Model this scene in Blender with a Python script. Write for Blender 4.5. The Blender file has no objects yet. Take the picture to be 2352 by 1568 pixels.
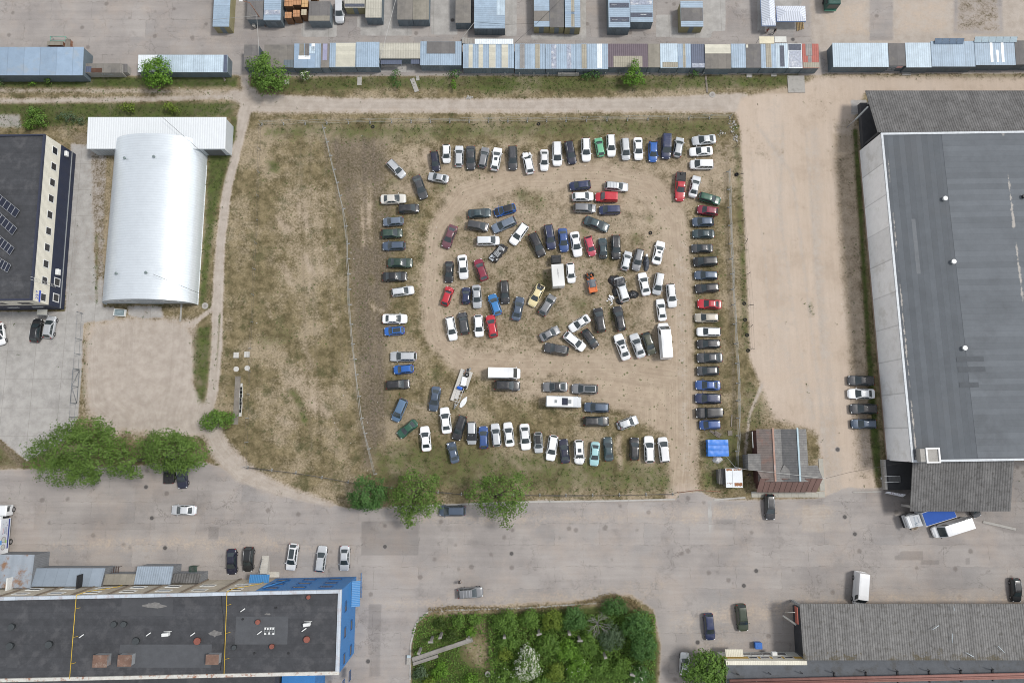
import bpy, math, random
import numpy as np
from mathutils import Vector, Matrix, noise as mnoise

random.seed(7)
SC = bpy.context.scene
COL = SC.collection
rad = math.radians

# ---------------------------------------------------------------- camera
F, CX, CY, TILT, HC = 1568.0, 1176.0, 784.0, rad(7.9), 128.0
cam_d = bpy.data.cameras.new("drone_camera")
cam_d.lens = 24.0
cam_d.sensor_width = 36.0
cam_d.clip_end = 3000
cam_o = bpy.data.objects.new("drone_camera", cam_d)
cam_o.location = (0, 0, HC)
cam_o.rotation_euler = (TILT, 0, 0)
COL.objects.link(cam_o)
SC.camera = cam_o


def at(u, v, z=0.0):
 """survey helper: where a reading of the plan meets the height z"""
 x = (u - CX) / F
 y = (CY - v) / F
 Y = y * math.cos(TILT) + math.sin(TILT)
 Z = y * math.sin(TILT) - math.cos(TILT)
 k = (HC - z) / -Z
 return x * k, Y * k


REG = {
 'D': (0, 0, 4096 / 2352), 'A': (1400, 450, .3614), 'B': (2150, 450, .3614), 'C': (1400, 950, .3614),
 'E': (1400, 1400, .3614), 'F': (2150, 1350, .3614), 'G': (2150, 900, .3614),
 'R1': (0, 0, .3614), 'R2': (800, 0, .3614), 'R3': (1600, 0, .3614), 'R4': (2400, 0, .3614), 'R5': (3150, 0, .4022),
 'L6': (0, 450, .5102), 'L7': (0, 1200, .5102), 'H8': (3250, 400, .574), 'H1': (3250, 1200, .574),
 'S2': (0, 1900, .53), 'S3': (700, 2100, .4024), 'S4': (1300, 1850, .3827), 'S5': (1600, 2300, .4677),
 'S6': (2650, 2250, .3189), 'S7': (3300, 2050, .4343), 'S8': (2700, 1650, .3189), 'T': (1750, 1450, .12755),
 'U': (3580, 1980, .2194), 'K': (3500, 1780, .2534),
}


def W(reg, x, y, z=0.0):
 x0, y0, s = REG[reg]
 k = 2352 / 4096
 return at((x0 + x * s) * k, (y0 + y * s) * k, z)


def V(reg, x, y, z=0.0):
 a = W(reg, x, y, z)
 return Vector((a[0], a[1], z))


# ---------------------------------------------------------------- scene graph
def tag(o, label=None, cat=None, group=None, kind=None):
 if label:
  o['label'] = label
 if cat:
  o['category'] = cat
 if group:
  o['group'] = group
 if kind:
  o['kind'] = kind
 return o


def thing(name, label, cat, loc=(0, 0, 0), rz=0.0, group=None):
 o = bpy.data.objects.new(name, None)
 o.empty_display_size = .2
 COL.objects.link(o)
 o.location = loc
 o.rotation_euler = (0, 0, rz)
 return tag(o, label, cat, group)


def link(name, mesh, parent=None):
 o = bpy.data.objects.new(name, mesh)
 COL.objects.link(o)
 if parent is not None:
  o.parent = parent
 return o


class MB:
 def __init__(s):
  s.v, s.f, s.m, s.sm = [], [], [], []

 def face(s, idx, m=0, smooth=False):
  s.f.append(idx)
  s.m.append(m)
  s.sm.append(smooth)

 def quad(s, a, b, c, d, m=0, smooth=False):
  n = len(s.v)
  s.v += [tuple(a), tuple(b), tuple(c), tuple(d)]
  s.face((n, n + 1, n + 2, n + 3), m, smooth)

 def poly(s, pts, m=0):
  n = len(s.v)
  s.v += [tuple(p) for p in pts]
  s.face(tuple(range(n, n + len(pts))), m)

 def prism(s, pts, z0, z1, m=0, mt=None, zt=None):
  """vertical prism over plan polygon pts (counter-clockwise); zt optional list of top heights"""
  n, k = len(s.v), len(pts)
  for p in pts:
   s.v.append((p[0], p[1], z0))
  for i, p in enumerate(pts):
   s.v.append((p[0], p[1], zt[i] if zt else z1))
  for i in range(k):
   j = (i + 1) % k
   s.face((n + i, n + j, n + k + j, n + k + i), m)
  s.face(tuple(range(n + k, n + 2 * k)), m if mt is None else mt)
  s.face(tuple(range(n + k - 1, n - 1, -1)), m)

 def box(s, x0, x1, y0, y1, z0, z1, m=0):
  s.prism([(x0, y0), (x1, y0), (x1, y1), (x0, y1)], z0, z1, m)

 def obox(s, c, size, rz=0.0, m=0, ch=0.0, rx=0.0, ry=0.0):
  """oriented box centred at c, optional chamfer"""
  hx, hy, hz = size[0] / 2, size[1] / 2, size[2] / 2
  R = Matrix.Rotation(rz, 3, 'Z') @ Matrix.Rotation(ry, 3, 'Y') @ Matrix.Rotation(rx, 3, 'X')
  c = Vector(c)
  if ch <= 0:
   n = len(s.v)
   for dz in (-hz, hz):
    for dx, dy in ((-hx, -hy), (hx, -hy), (hx, hy), (-hx, hy)):
     s.v.append(tuple(c + R @ Vector((dx, dy, dz))))
   for q in ((0, 3, 2, 1), (4, 5, 6, 7), (0, 1, 5, 4), (1, 2, 6, 5), (2, 3, 7, 6), (3, 0, 4, 7)):
    s.face(tuple(n + i for i in q), m)
   return
  # chamfered: stacked rings
  rings = [(-hz, ch), (-hz + ch, 0), (hz - ch, 0), (hz, ch)]
  n = len(s.v)
  for dz, ins in rings:
   a, b = hx - ins, hy - ins
   k = ch * .8
   for dx, dy in ((-a + k, -b), (a - k, -b), (a, -b + k), (a, b - k), (a - k, b), (-a + k, b), (-a, b - k), (-a, -b + k)):
    s.v.append(tuple(c + R @ Vector((dx, dy, dz))))
  for r in range(3):
   for i in range(8):
    j = (i + 1) % 8
    s.face((n + r * 8 + i, n + r * 8 + j, n + r * 8 + 8 + j, n + r * 8 + 8 + i), m)
  s.face(tuple(n + 24 + i for i in range(8)), m)
  s.face(tuple(n + 7 - i for i in range(8)), m)

 def tube(s, pts, r, seg=6, m=0, smooth=True):
  rs = r if isinstance(r, (list, tuple)) else [r] * len(pts)
  pts = [Vector(p) for p in pts]
  n = len(s.v)
  for i, p in enumerate(pts):
   t = (pts[min(i + 1, len(pts) - 1)] - pts[max(i - 1, 0)])
   t = t.normalized() if t.length > 1e-9 else Vector((0, 0, 1))
   a = Vector((0, 0, 1)) if abs(t.z) < .9 else Vector((1, 0, 0))
   u = t.cross(a).normalized()
   w = t.cross(u)
   for k in range(seg):
    an = 2 * math.pi * k / seg
    s.v.append(tuple(p + (u * math.cos(an) + w * math.sin(an)) * rs[i]))
  for i in range(len(pts) - 1):
   for k in range(seg):
    j = (k + 1) % seg
    s.face((n + i * seg + k, n + i * seg + j, n + i * seg + seg + j, n + i * seg + seg + k), m, smooth)
  s.face(tuple(n + seg - 1 - k for k in range(seg)), m)
  e = n + (len(pts) - 1) * seg
  s.face(tuple(e + k for k in range(seg)), m)

 def cyl(s, c, r, z0, z1, seg=16, m=0, mt=None, r1=None):
  r1 = r if r1 is None else r1
  n = len(s.v)
  for z, q in ((z0, r), (z1, r1)):
   for k in range(seg):
    a = 2 * math.pi * k / seg
    s.v.append((c[0] + q * math.cos(a), c[1] + q * math.sin(a), z))
  for k in range(seg):
   j = (k + 1) % seg
   s.face((n + k, n + j, n + seg + j, n + seg + k), m, True)
  s.face(tuple(n + seg + k for k in range(seg)), m if mt is None else mt)
  s.face(tuple(n + seg - 1 - k for k in range(seg)), m)

 def ell(s, c, r, m=0, nu=10, nv=6):
  n = len(s.v)
  for i in range(nv + 1):
   ph = math.pi * i / nv - math.pi / 2
   for k in range(nu):
    a = 2 * math.pi * k / nu
    s.v.append((c[0] + r[0] * math.cos(ph) * math.cos(a), c[1] + r[1] * math.cos(ph) * math.sin(a), c[2] + r[2] * math.sin(ph)))
  for i in range(nv):
   for k in range(nu):
    j = (k + 1) % nu
    s.face((n + i * nu + k, n + i * nu + j, n + i * nu + nu + j, n + i * nu + nu + k), m, True)

 def grid(s, fn, nu, nv, m=0, smooth=True):
  n = len(s.v)
  for j in range(nv + 1):
   for i in range(nu + 1):
    s.v.append(tuple(fn(i / nu, j / nv)))
  for j in range(nv):
   for i in range(nu):
    a = n + j * (nu + 1) + i
    s.face((a, a + 1, a + nu + 2, a + nu + 1), m, smooth)

 def mesh(s, name, mats, off=None):
  me = bpy.data.meshes.new(name)
  vs = s.v if off is None else [(x - off[0], y - off[1], z - off[2]) for x, y, z in s.v]
  me.from_pydata(vs, [], s.f)
  for m in mats if isinstance(mats, (list, tuple)) else [mats]:
   me.materials.append(m)
  me.polygons.foreach_set('material_index', s.m)
  me.polygons.foreach_set('use_smooth', s.sm)
  me.update()
  return me

 def build(s, name, mats, parent=None, world=True):
  """world=True: the vertices are world coordinates (parents are never rotated then)"""
  off = None
  if parent is not None and world:
   off = parent.location
   p = parent.parent
   while p is not None:
    off = off + p.location
    p = p.parent
  return link(name, s.mesh(name, mats, off), parent)


# ---------------------------------------------------------------- materials
class NT:
 def __init__(s, mat):
  s.t = mat.node_tree
  s.t.nodes.clear()

 def n(s, typ, **kw):
  nd = s.t.nodes.new(typ)
  ins = kw.pop('ins', {})
  for k, v in kw.items():
   setattr(nd, k, v)
  for k, v in ins.items():
   s.set(nd, k, v)
  return nd

 def set(s, nd, k, v):
  sock = nd.inputs[k]
  if isinstance(v, bpy.types.NodeSocket):
   s.t.links.new(v, sock)
  elif isinstance(v, bpy.types.Node):
   s.t.links.new(v.outputs[0], sock)
  else:
   if isinstance(v, tuple) and len(v) == 3 and len(sock.default_value) == 4:
    v = (*v, 1)
   sock.default_value = v

 def math(s, op, a, b=0.0, c=None, clamp=False):
  nd = s.n('ShaderNodeMath', operation=op, use_clamp=clamp)
  s.set(nd, 0, a)
  s.set(nd, 1, b)
  if c is not None:
   s.set(nd, 2, c)
  return nd.outputs[0]

 def mix(s, f, a, b, mode='MIX'):
  nd = s.n('ShaderNodeMix', data_type='RGBA', blend_type=mode)
  s.set(nd, 0, f)
  s.set(nd, 6, a)
  s.set(nd, 7, b)
  return nd.outputs[2]

 def noise(s, vec, scale, detail=3, rough=.6, out=0):
  nd = s.n('ShaderNodeTexNoise', ins={'Scale': scale, 'Detail': detail, 'Roughness': rough})
  if vec is not None:
   s.set(nd, 'Vector', vec)
  return nd.outputs[out]

 def ramp(s, f, lo, hi, a=0.0, b=1.0, smooth=True):
  nd = s.n('ShaderNodeMapRange', interpolation_type='SMOOTHSTEP' if smooth else 'LINEAR', clamp=True) if smooth else s.n('ShaderNodeMapRange', clamp=True)
  s.set(nd, 0, f)
  s.set(nd, 1, lo)
  s.set(nd, 2, hi)
  s.set(nd, 3, a)
  s.set(nd, 4, b)
  return nd.outputs[0]


def c3(c):
 return (c[0], c[1], c[2], 1)


def newmat(name):
 m = bpy.data.materials.new(name)
 m.use_nodes = True
 return m, NT(m)


MATS = {}


def M(name, col=None, rough=.75, metal=0.0, var=.18, vs=.8, stripe=None, sdark=.2, grime=None, gamt=.5, gs=.35, coat=0.0, spec=.5, trans=0.0, seam=None, peel=None, bs=.35):
 """general weathered surface. stripe=(axis,period): corrugation; grime: stain colour; seam=(axis,period): sheet laps"""
 if name in MATS:
  return MATS[name]
 m, t = newmat(name)
 MATS[name] = m
 tc = t.n('ShaderNodeTexCoord').outputs['Object']
 oi = t.n('ShaderNodeObjectInfo').outputs['Random']
 sh = t.n('ShaderNodeVectorMath', operation='ADD')
 t.set(sh, 0, tc)
 cmb = t.n('ShaderNodeCombineXYZ', ins={0: t.math('MULTIPLY', oi, 37.0), 1: t.math('MULTIPLY', oi, 91.0), 2: 0.0})
 t.set(sh, 1, cmb.outputs[0])
 p = sh.outputs[0]
 n1 = t.noise(p, vs, 5, .65)
 n2 = t.noise(p, vs * 7, 3, .6)
 nn = t.math('ADD', t.math('MULTIPLY', n1, .65), t.math('MULTIPLY', n2, .35))
 k = t.ramp(nn, .3, .7, 1 - var, 1 + var, smooth=False)
 colr = t.mix(1.0, c3(col), t.n('ShaderNodeCombineColor', ins={0: k, 1: k, 2: k}).outputs[0], 'MULTIPLY')
 if grime:
  g = t.ramp(t.noise(p, gs, 6, .7), .5, .68, 0, gamt)
  colr = t.mix(g, colr, c3(grime))
 bump = None
 sep = t.n('ShaderNodeSeparateXYZ', ins={0: tc})
 if stripe:
  ax = 'XYZ'.index(stripe[0])
  w = t.math('SINE', t.math('MULTIPLY', sep.outputs[ax], 2 * math.pi / stripe[1]))
  d = t.ramp(w, -1, 0, 1 - sdark, 1, smooth=False)
  colr = t.mix(1.0, colr, t.n('ShaderNodeCombineColor', ins={0: d, 1: d, 2: d}).outputs[0], 'MULTIPLY')
  bump = w
 if seam:
  ax = 'XYZ'.index(seam[0])
  fr = t.math('FRACT', t.math('DIVIDE', sep.outputs[ax], seam[1]))
  cell = t.math('FLOOR', t.math('DIVIDE', sep.outputs[ax], seam[1]))
  wn = t.n('ShaderNodeTexWhiteNoise', noise_dimensions='1D', ins={'W': cell})
  d = t.math('MULTIPLY', t.ramp(fr, 0, .06, .72, 1), t.ramp(wn.outputs[0], 0, 1, .9, 1.08, smooth=False))
  colr = t.mix(1.0, colr, t.n('ShaderNodeCombineColor', ins={0: d, 1: d, 2: d}).outputs[0], 'MULTIPLY')
 if peel:
  d = t.ramp(t.math('ABSOLUTE', t.math('SUBTRACT', sep.outputs['XYZ'.index(peel[0])], peel[1])), 0, peel[2], .34, -.1, smooth=False)
  pf = t.ramp(t.math('ADD', t.noise(p, .9, 6, .75), d), .72, .84, 0, .75)
  pf = t.math('MULTIPLY', pf, t.ramp(t.noise(p, .16, 2, .5), .42, .52))
  pc = peel[3] if len(peel) > 3 else ((.30, .27, .24, 1), (.62, .58, .53, 1))
  colr = t.mix(pf, colr, t.mix(n2, *pc))
 b = t.n('ShaderNodeBsdfPrincipled', ins={'Base Color': colr, 'Metallic': metal, 'Coat Weight': coat, 'Specular IOR Level': spec})
 t.set(b, 'Roughness', t.ramp(n2, .2, .8, max(.02, rough - .08), min(1, rough + .08), smooth=False))
 if trans:
  b.inputs['Transmission Weight'].default_value = trans
 bp = t.n('ShaderNodeBump', ins={'Strength': bs, 'Distance': .03})
 t.set(bp, 'Height', bump if bump is not None else n2)
 t.set(b, 'Normal', bp.outputs[0])
 o = t.n('ShaderNodeOutputMaterial')
 t.t.links.new(b.outputs[0], o.inputs[0])
 return m


def paint(name, col, dust=.35, metal=0.0, rough=.32, dustcol=(.24, .225, .205)):
 """car paint: base coat under clear coat with a film of yard dust in blotches"""
 key = 'paint_' + name
 if key in MATS:
  return MATS[key]
 m, t = newmat(key)
 MATS[key] = m
 g = t.n('ShaderNodeNewGeometry')
 p = g.outputs['Position']
 n1 = t.noise(p, 1.1, 5, .7)
 n2 = t.noise(p, 7, 3, .6)
 f = t.math('ADD', t.ramp(n1, .46, .74, 0, dust * .42), t.ramp(n2, .55, .8, 0, dust * .2))
 vk = t.ramp(t.noise(p, .17, 1, .5), .35, .65, .84, 1.14, smooth=False)
 colr = t.mix(1.0, c3(col), t.n('ShaderNodeCombineColor', ins={0: vk, 1: vk, 2: vk}).outputs[0], 'MULTIPLY')
 colr = t.mix(f, colr, c3(dustcol))
 b = t.n('ShaderNodeBsdfPrincipled', ins={'Base Color': colr, 'Metallic': metal, 'Coat Weight': .6, 'Coat Roughness': .08})
 t.set(b, 'Roughness', t.ramp(f, 0, .4, rough, .6, smooth=False))
 o = t.n('ShaderNodeOutputMaterial')
 t.t.links.new(b.outputs[0], o.inputs[0])
 return m


def leafmat(name, dark, light, tr=.25):
 key = 'leaf_' + name
 if key in MATS:
  return MATS[key]
 m, t = newmat(key)
 MATS[key] = m
 rnd = t.n('ShaderNodeNewGeometry').outputs['Random Per Island']
 tint = t.n('ShaderNodeAttribute', attribute_name='tint').outputs['Fac']
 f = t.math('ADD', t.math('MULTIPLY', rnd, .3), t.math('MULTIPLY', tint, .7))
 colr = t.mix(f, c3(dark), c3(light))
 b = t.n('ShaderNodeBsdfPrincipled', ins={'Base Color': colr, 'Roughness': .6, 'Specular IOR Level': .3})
 tl = t.n('ShaderNodeBsdfTranslucent', ins={'Color': t.mix(.5, colr, (.12, .2, .02, 1))})
 mx = t.n('ShaderNodeMixShader', ins={0: tr})
 t.t.links.new(b.outputs[0], mx.inputs[1])
 t.t.links.new(tl.outputs[0], mx.inputs[2])
 o = t.n('ShaderNodeOutputMaterial')
 t.t.links.new(mx.outputs[0], o.inputs[0])
 return m


# ---------------------------------------------------------------- light
wd = bpy.data.worlds.new("World")
SC.world = wd
wd.use_nodes = True
wt = NT(wd)
SUN_EL, SUN_AZ = rad(58), rad(74)      # azimuth clockwise from north (+Y): the sun stands in the east
sky = wt.n('ShaderNodeTexSky', sky_type='NISHITA')
sky.sun_disc = False
sky.sun_elevation = SUN_EL
sky.sun_rotation = SUN_AZ
sky.air_density = 1.0
sky.dust_density = .6
sky.ozone_density = 1.0
hs = wt.n('ShaderNodeHueSaturation', ins={'Saturation': .22, 'Color': sky.outputs[0]})
cld = wt.noise(wt.n('ShaderNodeTexCoord').outputs['Generated'], 3.2, 6, .62)
cl_ = wt.ramp(cld, .36, .66, .72, 1.32)
cloudy = wt.mix(1.0, hs.outputs[0], wt.n('ShaderNodeCombineColor', ins={0: cl_, 1: cl_, 2: cl_}).outputs[0], 'MULTIPLY')
bg = wt.n('ShaderNodeBackground', ins={'Color': cloudy, 'Strength': .14})
wo = wt.n('ShaderNodeOutputWorld')
wt.t.links.new(bg.outputs[0], wo.inputs[0])
sl = bpy.data.lights.new("sun", 'SUN')
sl.energy = 1.8
sl.angle = rad(10)
sl.color = (1, .96, .9)
so = bpy.data.objects.new("sun", sl)
COL.objects.link(so)
sd = Vector((math.sin(SUN_AZ) * math.cos(SUN_EL), math.cos(SUN_AZ) * math.cos(SUN_EL), math.sin(SUN_EL)))
so.rotation_euler = (-sd).to_track_quat('-Z', 'Y').to_euler()
so.location = sd * 200
vs_ = SC.view_settings
vs_.view_transform = 'Standard'
vs_.look = 'None'
vs_.exposure = .42
SC.cycles.filter_width = 1.0
vs_.gamma = 1.0
vs_.use_curve_mapping = False
# ================================================================ ground
def inv_px(X, Y):
 z_ = -HC
 yc = Y * math.cos(TILT) + z_ * math.sin(TILT)
 zc = -Y * math.sin(TILT) + z_ * math.cos(TILT)
 return CX + F * X / -zc, CY - F * yc / -zc


def axis(lo, hi, st, far):
 a = list(np.arange(lo, hi + 1e-6, st))
 d = st
 while a[-1] < far:
  d *= 1.5
  a.append(a[-1] + d)
 d = st
 pre = []
 x = lo
 while x > -far:
  d *= 1.5
  x -= d
  pre.append(x)
 return np.array(pre[::-1] + a)


GX = axis(-120, 120, .4, 900)
GY = axis(-60, 102, .4, 900)
gx, gy = np.meshgrid(GX, GY)
NX, NY = len(GX), len(GY)
U, Vv = inv_px(gx.ravel(), np.clip(gy.ravel(), -260, 400))


def sd_poly(pts):
 p = np.array(pts, float)
 d = np.full(U.shape, 1e9)
 ins = np.zeros(U.shape, bool)
 n = len(p)
 for i in range(n):
  a, b = p[i], p[(i + 1) % n]
  e = b - a
  wx, wy = U - a[0], Vv - a[1]
  h = np.clip((wx * e[0] + wy * e[1]) / (e @ e + 1e-9), 0, 1)
  d = np.minimum(d, np.hypot(wx - e[0] * h, wy - e[1] * h))
  c = (a[1] > Vv) != (b[1] > Vv)
  with np.errstate(divide='ignore', invalid='ignore'):
   xi = a[0] + (Vv - a[1]) * e[0] / (e[1] if abs(e[1]) > 1e-9 else 1e-9)
  ins ^= c & (U < xi)
 return np.where(ins, -d, d)


def sd_line(pts, r):
 p = np.array(pts, float)
 rr = r if isinstance(r, (list, tuple)) else [r] * len(p)
 best = np.full(U.shape, 1e9)
 raw = best.copy()
 for i in range(len(p) - 1):
  a, b = p[i], p[i + 1]
  e = b - a
  wx, wy = U - a[0], Vv - a[1]
  h = np.clip((wx * e[0] + wy * e[1]) / (e @ e + 1e-9), 0, 1)
  dd = np.hypot(wx - e[0] * h, wy - e[1] * h)
  raw = np.minimum(raw, dd)
  best = np.minimum(best, dd - (rr[i] + (rr[i + 1] - rr[i]) * h))
 if max(rr) >= 10 and len(p) > 3:
  LANE[:] = np.where(raw / 12 < LANE, raw / 12, LANE)
 return best


CH = {k: np.zeros(U.shape) for k in 'ACSPGBK'}
LANE = np.full(U.shape, 9.0)
WEED = np.zeros(U.shape)


def lay(ch, sd, val=1.0, soft=8):
 w = np.clip(.5 - sd / (2 * soft), 0, 1)
 w = w * w * (3 - 2 * w) * val
 for k in CH:
  CH[k] *= (1 - w)
 if ch in CH:
  CH[ch] += w


def weed(sd, val, soft=20):
 global WEED
 w = np.clip(.5 - sd / (2 * soft), 0, 1) * val
 WEED = np.maximum(WEED, w)


def rect(reg, x0, y0, x1, y1):
 k = 2352 / 4096
 a, b, s = REG[reg]
 x0, x1, y0, y1 = (a + x0 * s) * k, (a + x1 * s) * k, (b + y0 * s) * k, (b + y1 * s) * k
 return [(x0, y0), (x1, y0), (x1, y1), (x0, y1)]


# --- market side
lay('A', sd_poly([(-600, -500), (2900, -500), (2900, 168), (1895, 168), (1880, 172), (560, 176), (545, 172), (-600, 182)]), .95, 5)
lay('P', sd_poly([(1840, -400), (2900, -400), (2900, 150), (1900, 150), (1860, 90)]), .75, 14)
lay('A', sd_poly([(2000, -400), (2052, -400), (2050, 92), (1998, 92)]), .78, 5)
lay('A', sd_poly([(2198, -400), (2290, -400), (2302, 76), (2192, 76)]), .8, 7)
lay('B', sd_poly([(2200, -20), (2290, -20), (2300, 74), (2196, 74)]), .6, 8)
lay('S', sd_poly([(1880, 20), (1990, 0), (1995, 80), (1900, 84)]), .5, 14)
lay('S', sd_poly([(2060, 0), (2180, 0), (2180, 78), (2060, 80)]), .45, 14)
for r_ in (('R2', 1125, 250, 1515, 415), ('R2', 1770, 290, 2352, 398), ('R2', 1740, 170, 1860, 300), ('R3', 340, -40, 640, 385), ('R3', 1165, -40, 1290, 400),
  ('R3', 1450, 380, 2060, 440), ('R3', 2000, -40, 2060, 420), ('R4', 620, 165, 800, 415), ('R4', 1140, -40, 1390, 350), ('R4', 1740, -40, 2230, 340),
  ('R2', 2030, -40, 2190, 300), ('R4', 800, 300, 1240, 420)):
 lay('C', sd_poly(rect(*r_)), .8, 2.5)
lay('C', sd_poly(rect('R2', 1985, 640, 2352, 800)), .7, 4)
lay('C', sd_poly(rect('R3', 0, 640, 690, 800)), .6, 4)
# --- strips of growth south of the stalls
lay('G', sd_poly([(-600, 178), (545, 176), (545, 201), (-600, 203)]), .8, 8)
lay('G', sd_poly([(575, 178), (1830, 170), (1815, 200), (1300, 212), (900, 204), (570, 216)]), .6, 9)
lay('G', sd_poly([(1120, 178), (1180, 175), (1180, 225), (1080, 225)]), .3, 9)
lay('G', sd_poly([(-600, 236), (540, 234), (535, 268), (120, 292), (-600, 300)]), .72, 10)
lay('C', sd_poly([(-600, 262), (46, 262), (50, 292), (-600, 300)]), .6, 7)
lay('G', sd_poly([(1990, 172), (2900, 166), (2900, 186), (2000, 184)]), .4, 7)
# --- tracks
lay('P', sd_line([(-600, 234), (60, 232), (300, 229), (540, 222)], 6), .75, 6)
lay('P', sd_line([(-600, 207), (60, 208), (300, 209), (540, 213)], 5), .5, 7)
lay('P', sd_line([(540, 218), (585, 236), (800, 242), (1200, 243), (1500, 240), (1700, 236)], [12, 20, 15, 15, 15, 22]), .92, 9)
lay('S', sd_line([(600, 262), (900, 252), (1300, 256), (1660, 256)], 5), .35, 8)
lay('P', sd_line([(562, 170), (565, 220)], 9), .8, 6)
lay('P', sd_line([(578, 215), (560, 265), (546, 330), (522, 430), (506, 560), (500, 680), (497, 800), (488, 900), (470, 965)], [14, 14, 11, 10, 10, 12, 13, 12, 14]), .92, 6)
lay('G', sd_line([(505, 720), (500, 800), (492, 890)], 1.5), .6, 3)
lay('P', sd_line([(440, 745), (500, 700)], 5), .7, 5)
lay('S', sd_poly([(1690, 262), (1700, 225), (1880, 182), (1990, 182), (2900, 192), (2900, 212), (1985, 214), (1962, 262), (1986, 700), (2012, 1140), (1885, 1140), (1882, 1000),
    (1745, 985), (1722, 930), (1745, 885), (1722, 820), (1712, 600), (1700, 300)]), .95, 9)
lay('P', sd_line([(1780, 240), (1790, 500), (1800, 800), (1890, 1000), (1910, 1140)], 18), .4, 30)
lay('P', sd_line([(1872, 300), (1880, 600), (1905, 900), (1925, 1140)], 12), .55, 16)
lay('S', sd_line([(1880, 185), (2900, 190)], 14), .6, 10)
lay('B', sd_poly([(1912, 270), (1960, 270), (1985, 560), (2005, 900), (2015, 1100), (1960, 1100), (1945, 800), (1922, 560)]), .35, 10)  # browner soil that also paints in the hall's cast shadow band
lay('G', sd_line([(1964, 300), (1976, 480), (1986, 650), (2000, 860), (2010, 1010), (2018, 1090)], [5, 5, 5, 6, 10, 8]), .85, 6)
lay('C', sd_poly([(1955, 230), (1990, 230), (1995, 262), (1955, 262)]), .8, 3)
lay('G', sd_line([(1860, 700), (1862, 725)], 6), .5, 8)
lay('', sd_poly([(1702, 850), (1745, 880), (1780, 960), (1870, 985), (1885, 1050), (1715, 1060), (1705, 900)]), .75, 14)
lay('G', sd_poly([(1705, 870), (1750, 900), (1760, 985), (1706, 990)]), .4, 14)
lay('G', sd_line([(1690, 290), (1700, 500), (1714, 800)], 7), .5, 8)
lay('P', sd_line([(1752, 880), (1722, 950), (1712, 1040)], 3), .7, 4)
# --- hangar side
lay('P', sd_poly([(215, 760), (250, 745), (300, 738), (400, 742), (432, 765), (440, 820), (440, 880), (478, 950), (462, 990), (360, 985), (250, 975), (210, 930), (204, 850), (203, 790)]), .95, 9)
lay('C', sd_poly([(163, 330), (245, 330), (240, 470), (236, 700), (230, 735), (190, 740), (192, 715), (150, 718)]), .72, 5)
lay('C', sd_poly([(200, 705), (262, 705), (262, 735), (200, 738)]), .7, 4)
lay('C', sd_poly([(292, 703), (372, 703), (374, 728), (330, 733), (295, 722)]), .6, 4)
lay('B', sd_poly([(208, 350), (245, 350), (238, 620), (228, 650), (215, 600)]), .6, 6)
lay('G', sd_line([(222, 540), (222, 690)], 3), .6, 5)
lay('G', sd_poly([(480, 352), (532, 352), (500, 470), (482, 600), (472, 700), (456, 702)]), .75, 10)
lay('G', sd_poly([(530, 270), (545, 270), (545, 320), (530, 340)]), .6, 6)
lay('G', sd_poly([(445, 755), (486, 745), (482, 830), (472, 925), (455, 935), (440, 850)]), .72, 9)
lay('G', sd_line([(205, 745), (200, 800), (194, 900)], 6), .6, 7)
lay('B', sd_poly([(160, 310), (320, 270), (330, 330), (170, 335)]), .45, 10)
lay('C', sd_poly([(-600, 716), (192, 716), (186, 850), (180, 955), (150, 1010), (62, 1058), (-10, 1000), (-600, 970)]), .95, 3)
lay('B', sd_poly([(-600, 1010), (0, 1005), (60, 1060), (70, 1075), (-600, 1090)]), .6, 8)
lay('G', sd_poly([(-600, 1030), (0, 1025), (40, 1070), (-600, 1080)]), .5, 8)
# --- the yard inside the fence
lay('B', sd_poly([(735, 300), (900, 300), (905, 600), (885, 1000), (860, 1080), (830, 1080), (805, 700), (790, 500), (760, 360)]), .62, 22)
lay('S', sd_poly([(640, 420), (760, 400), (770, 560), (700, 640), (630, 560)]), .32, 45)
lay('S', sd_poly([(640, 840), (700, 830), (760, 900), (740, 960), (680, 940), (640, 900)]), .42, 30)
lay('S', sd_poly([(820, 420), (870, 420), (870, 560), (835, 560)]), .35, 25)
lay('G', sd_poly([(600, 285), (1680, 272), (1680, 312), (1300, 318), (900, 322), (610, 318)]), .5, 20)
lay('G', sd_poly([(615, 370), (640, 370), (640, 395), (615, 395)]), .7, 12)
lay('G', sd_line([(608, 780), (660, 770)], 18), .35, 18)
lay('G', sd_line([(672, 900), (690, 925), (700, 965)], 9), .55, 10)
lay('S', sd_poly([(890, 345), (1000, 335), (1560, 345), (1690, 320), (1690, 470), (1580, 480), (1500, 440), (1000, 440), (900, 450)]), .5, 28)
lay('S', sd_poly([(1010, 430), (1530, 430), (1590, 500), (1590, 1000), (1540, 1020), (1450, 960), (1180, 900), (1040, 860), (960, 760), (970, 560)]), .55, 30)
lay('B', sd_poly([(1040, 530), (1460, 560), (1460, 780), (1060, 780)]), .28, 30)
lay('S', sd_line([(1555, 1140), (1565, 1000), (1562, 700), (1545, 500), (1490, 430), (1380, 405), (1180, 408), (1070, 445), (1005, 530), (985, 680), (1000, 780), (1060, 830), (1200, 838), (1400, 838), (1550, 860)],
    [30, 26, 26, 26, 26, 28, 24, 20, 17, 16, 17, 20, 20, 22, 30]), .9, 15)
lay('S', sd_poly([(1360, 850), (1600, 850), (1605, 1128), (1552, 1128), (1540, 1000), (1460, 950), (1340, 900)]), .92, 18)
lay('S', sd_line([(1150, 905), (1300, 905)], 22), .4, 25)
lay('P', sd_line([(1580, 1140), (1570, 900), (1562, 560)], 12), .35, 18)
lay('G', sd_poly([(850, 1030), (960, 1010), (1230, 1040), (1535, 1062), (1550, 1128), (1200, 1130), (870, 1110)]), .5, 22)
lay('S', sd_line([(1420, 1000), (1425, 1075)], 7), .6, 8)
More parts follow.
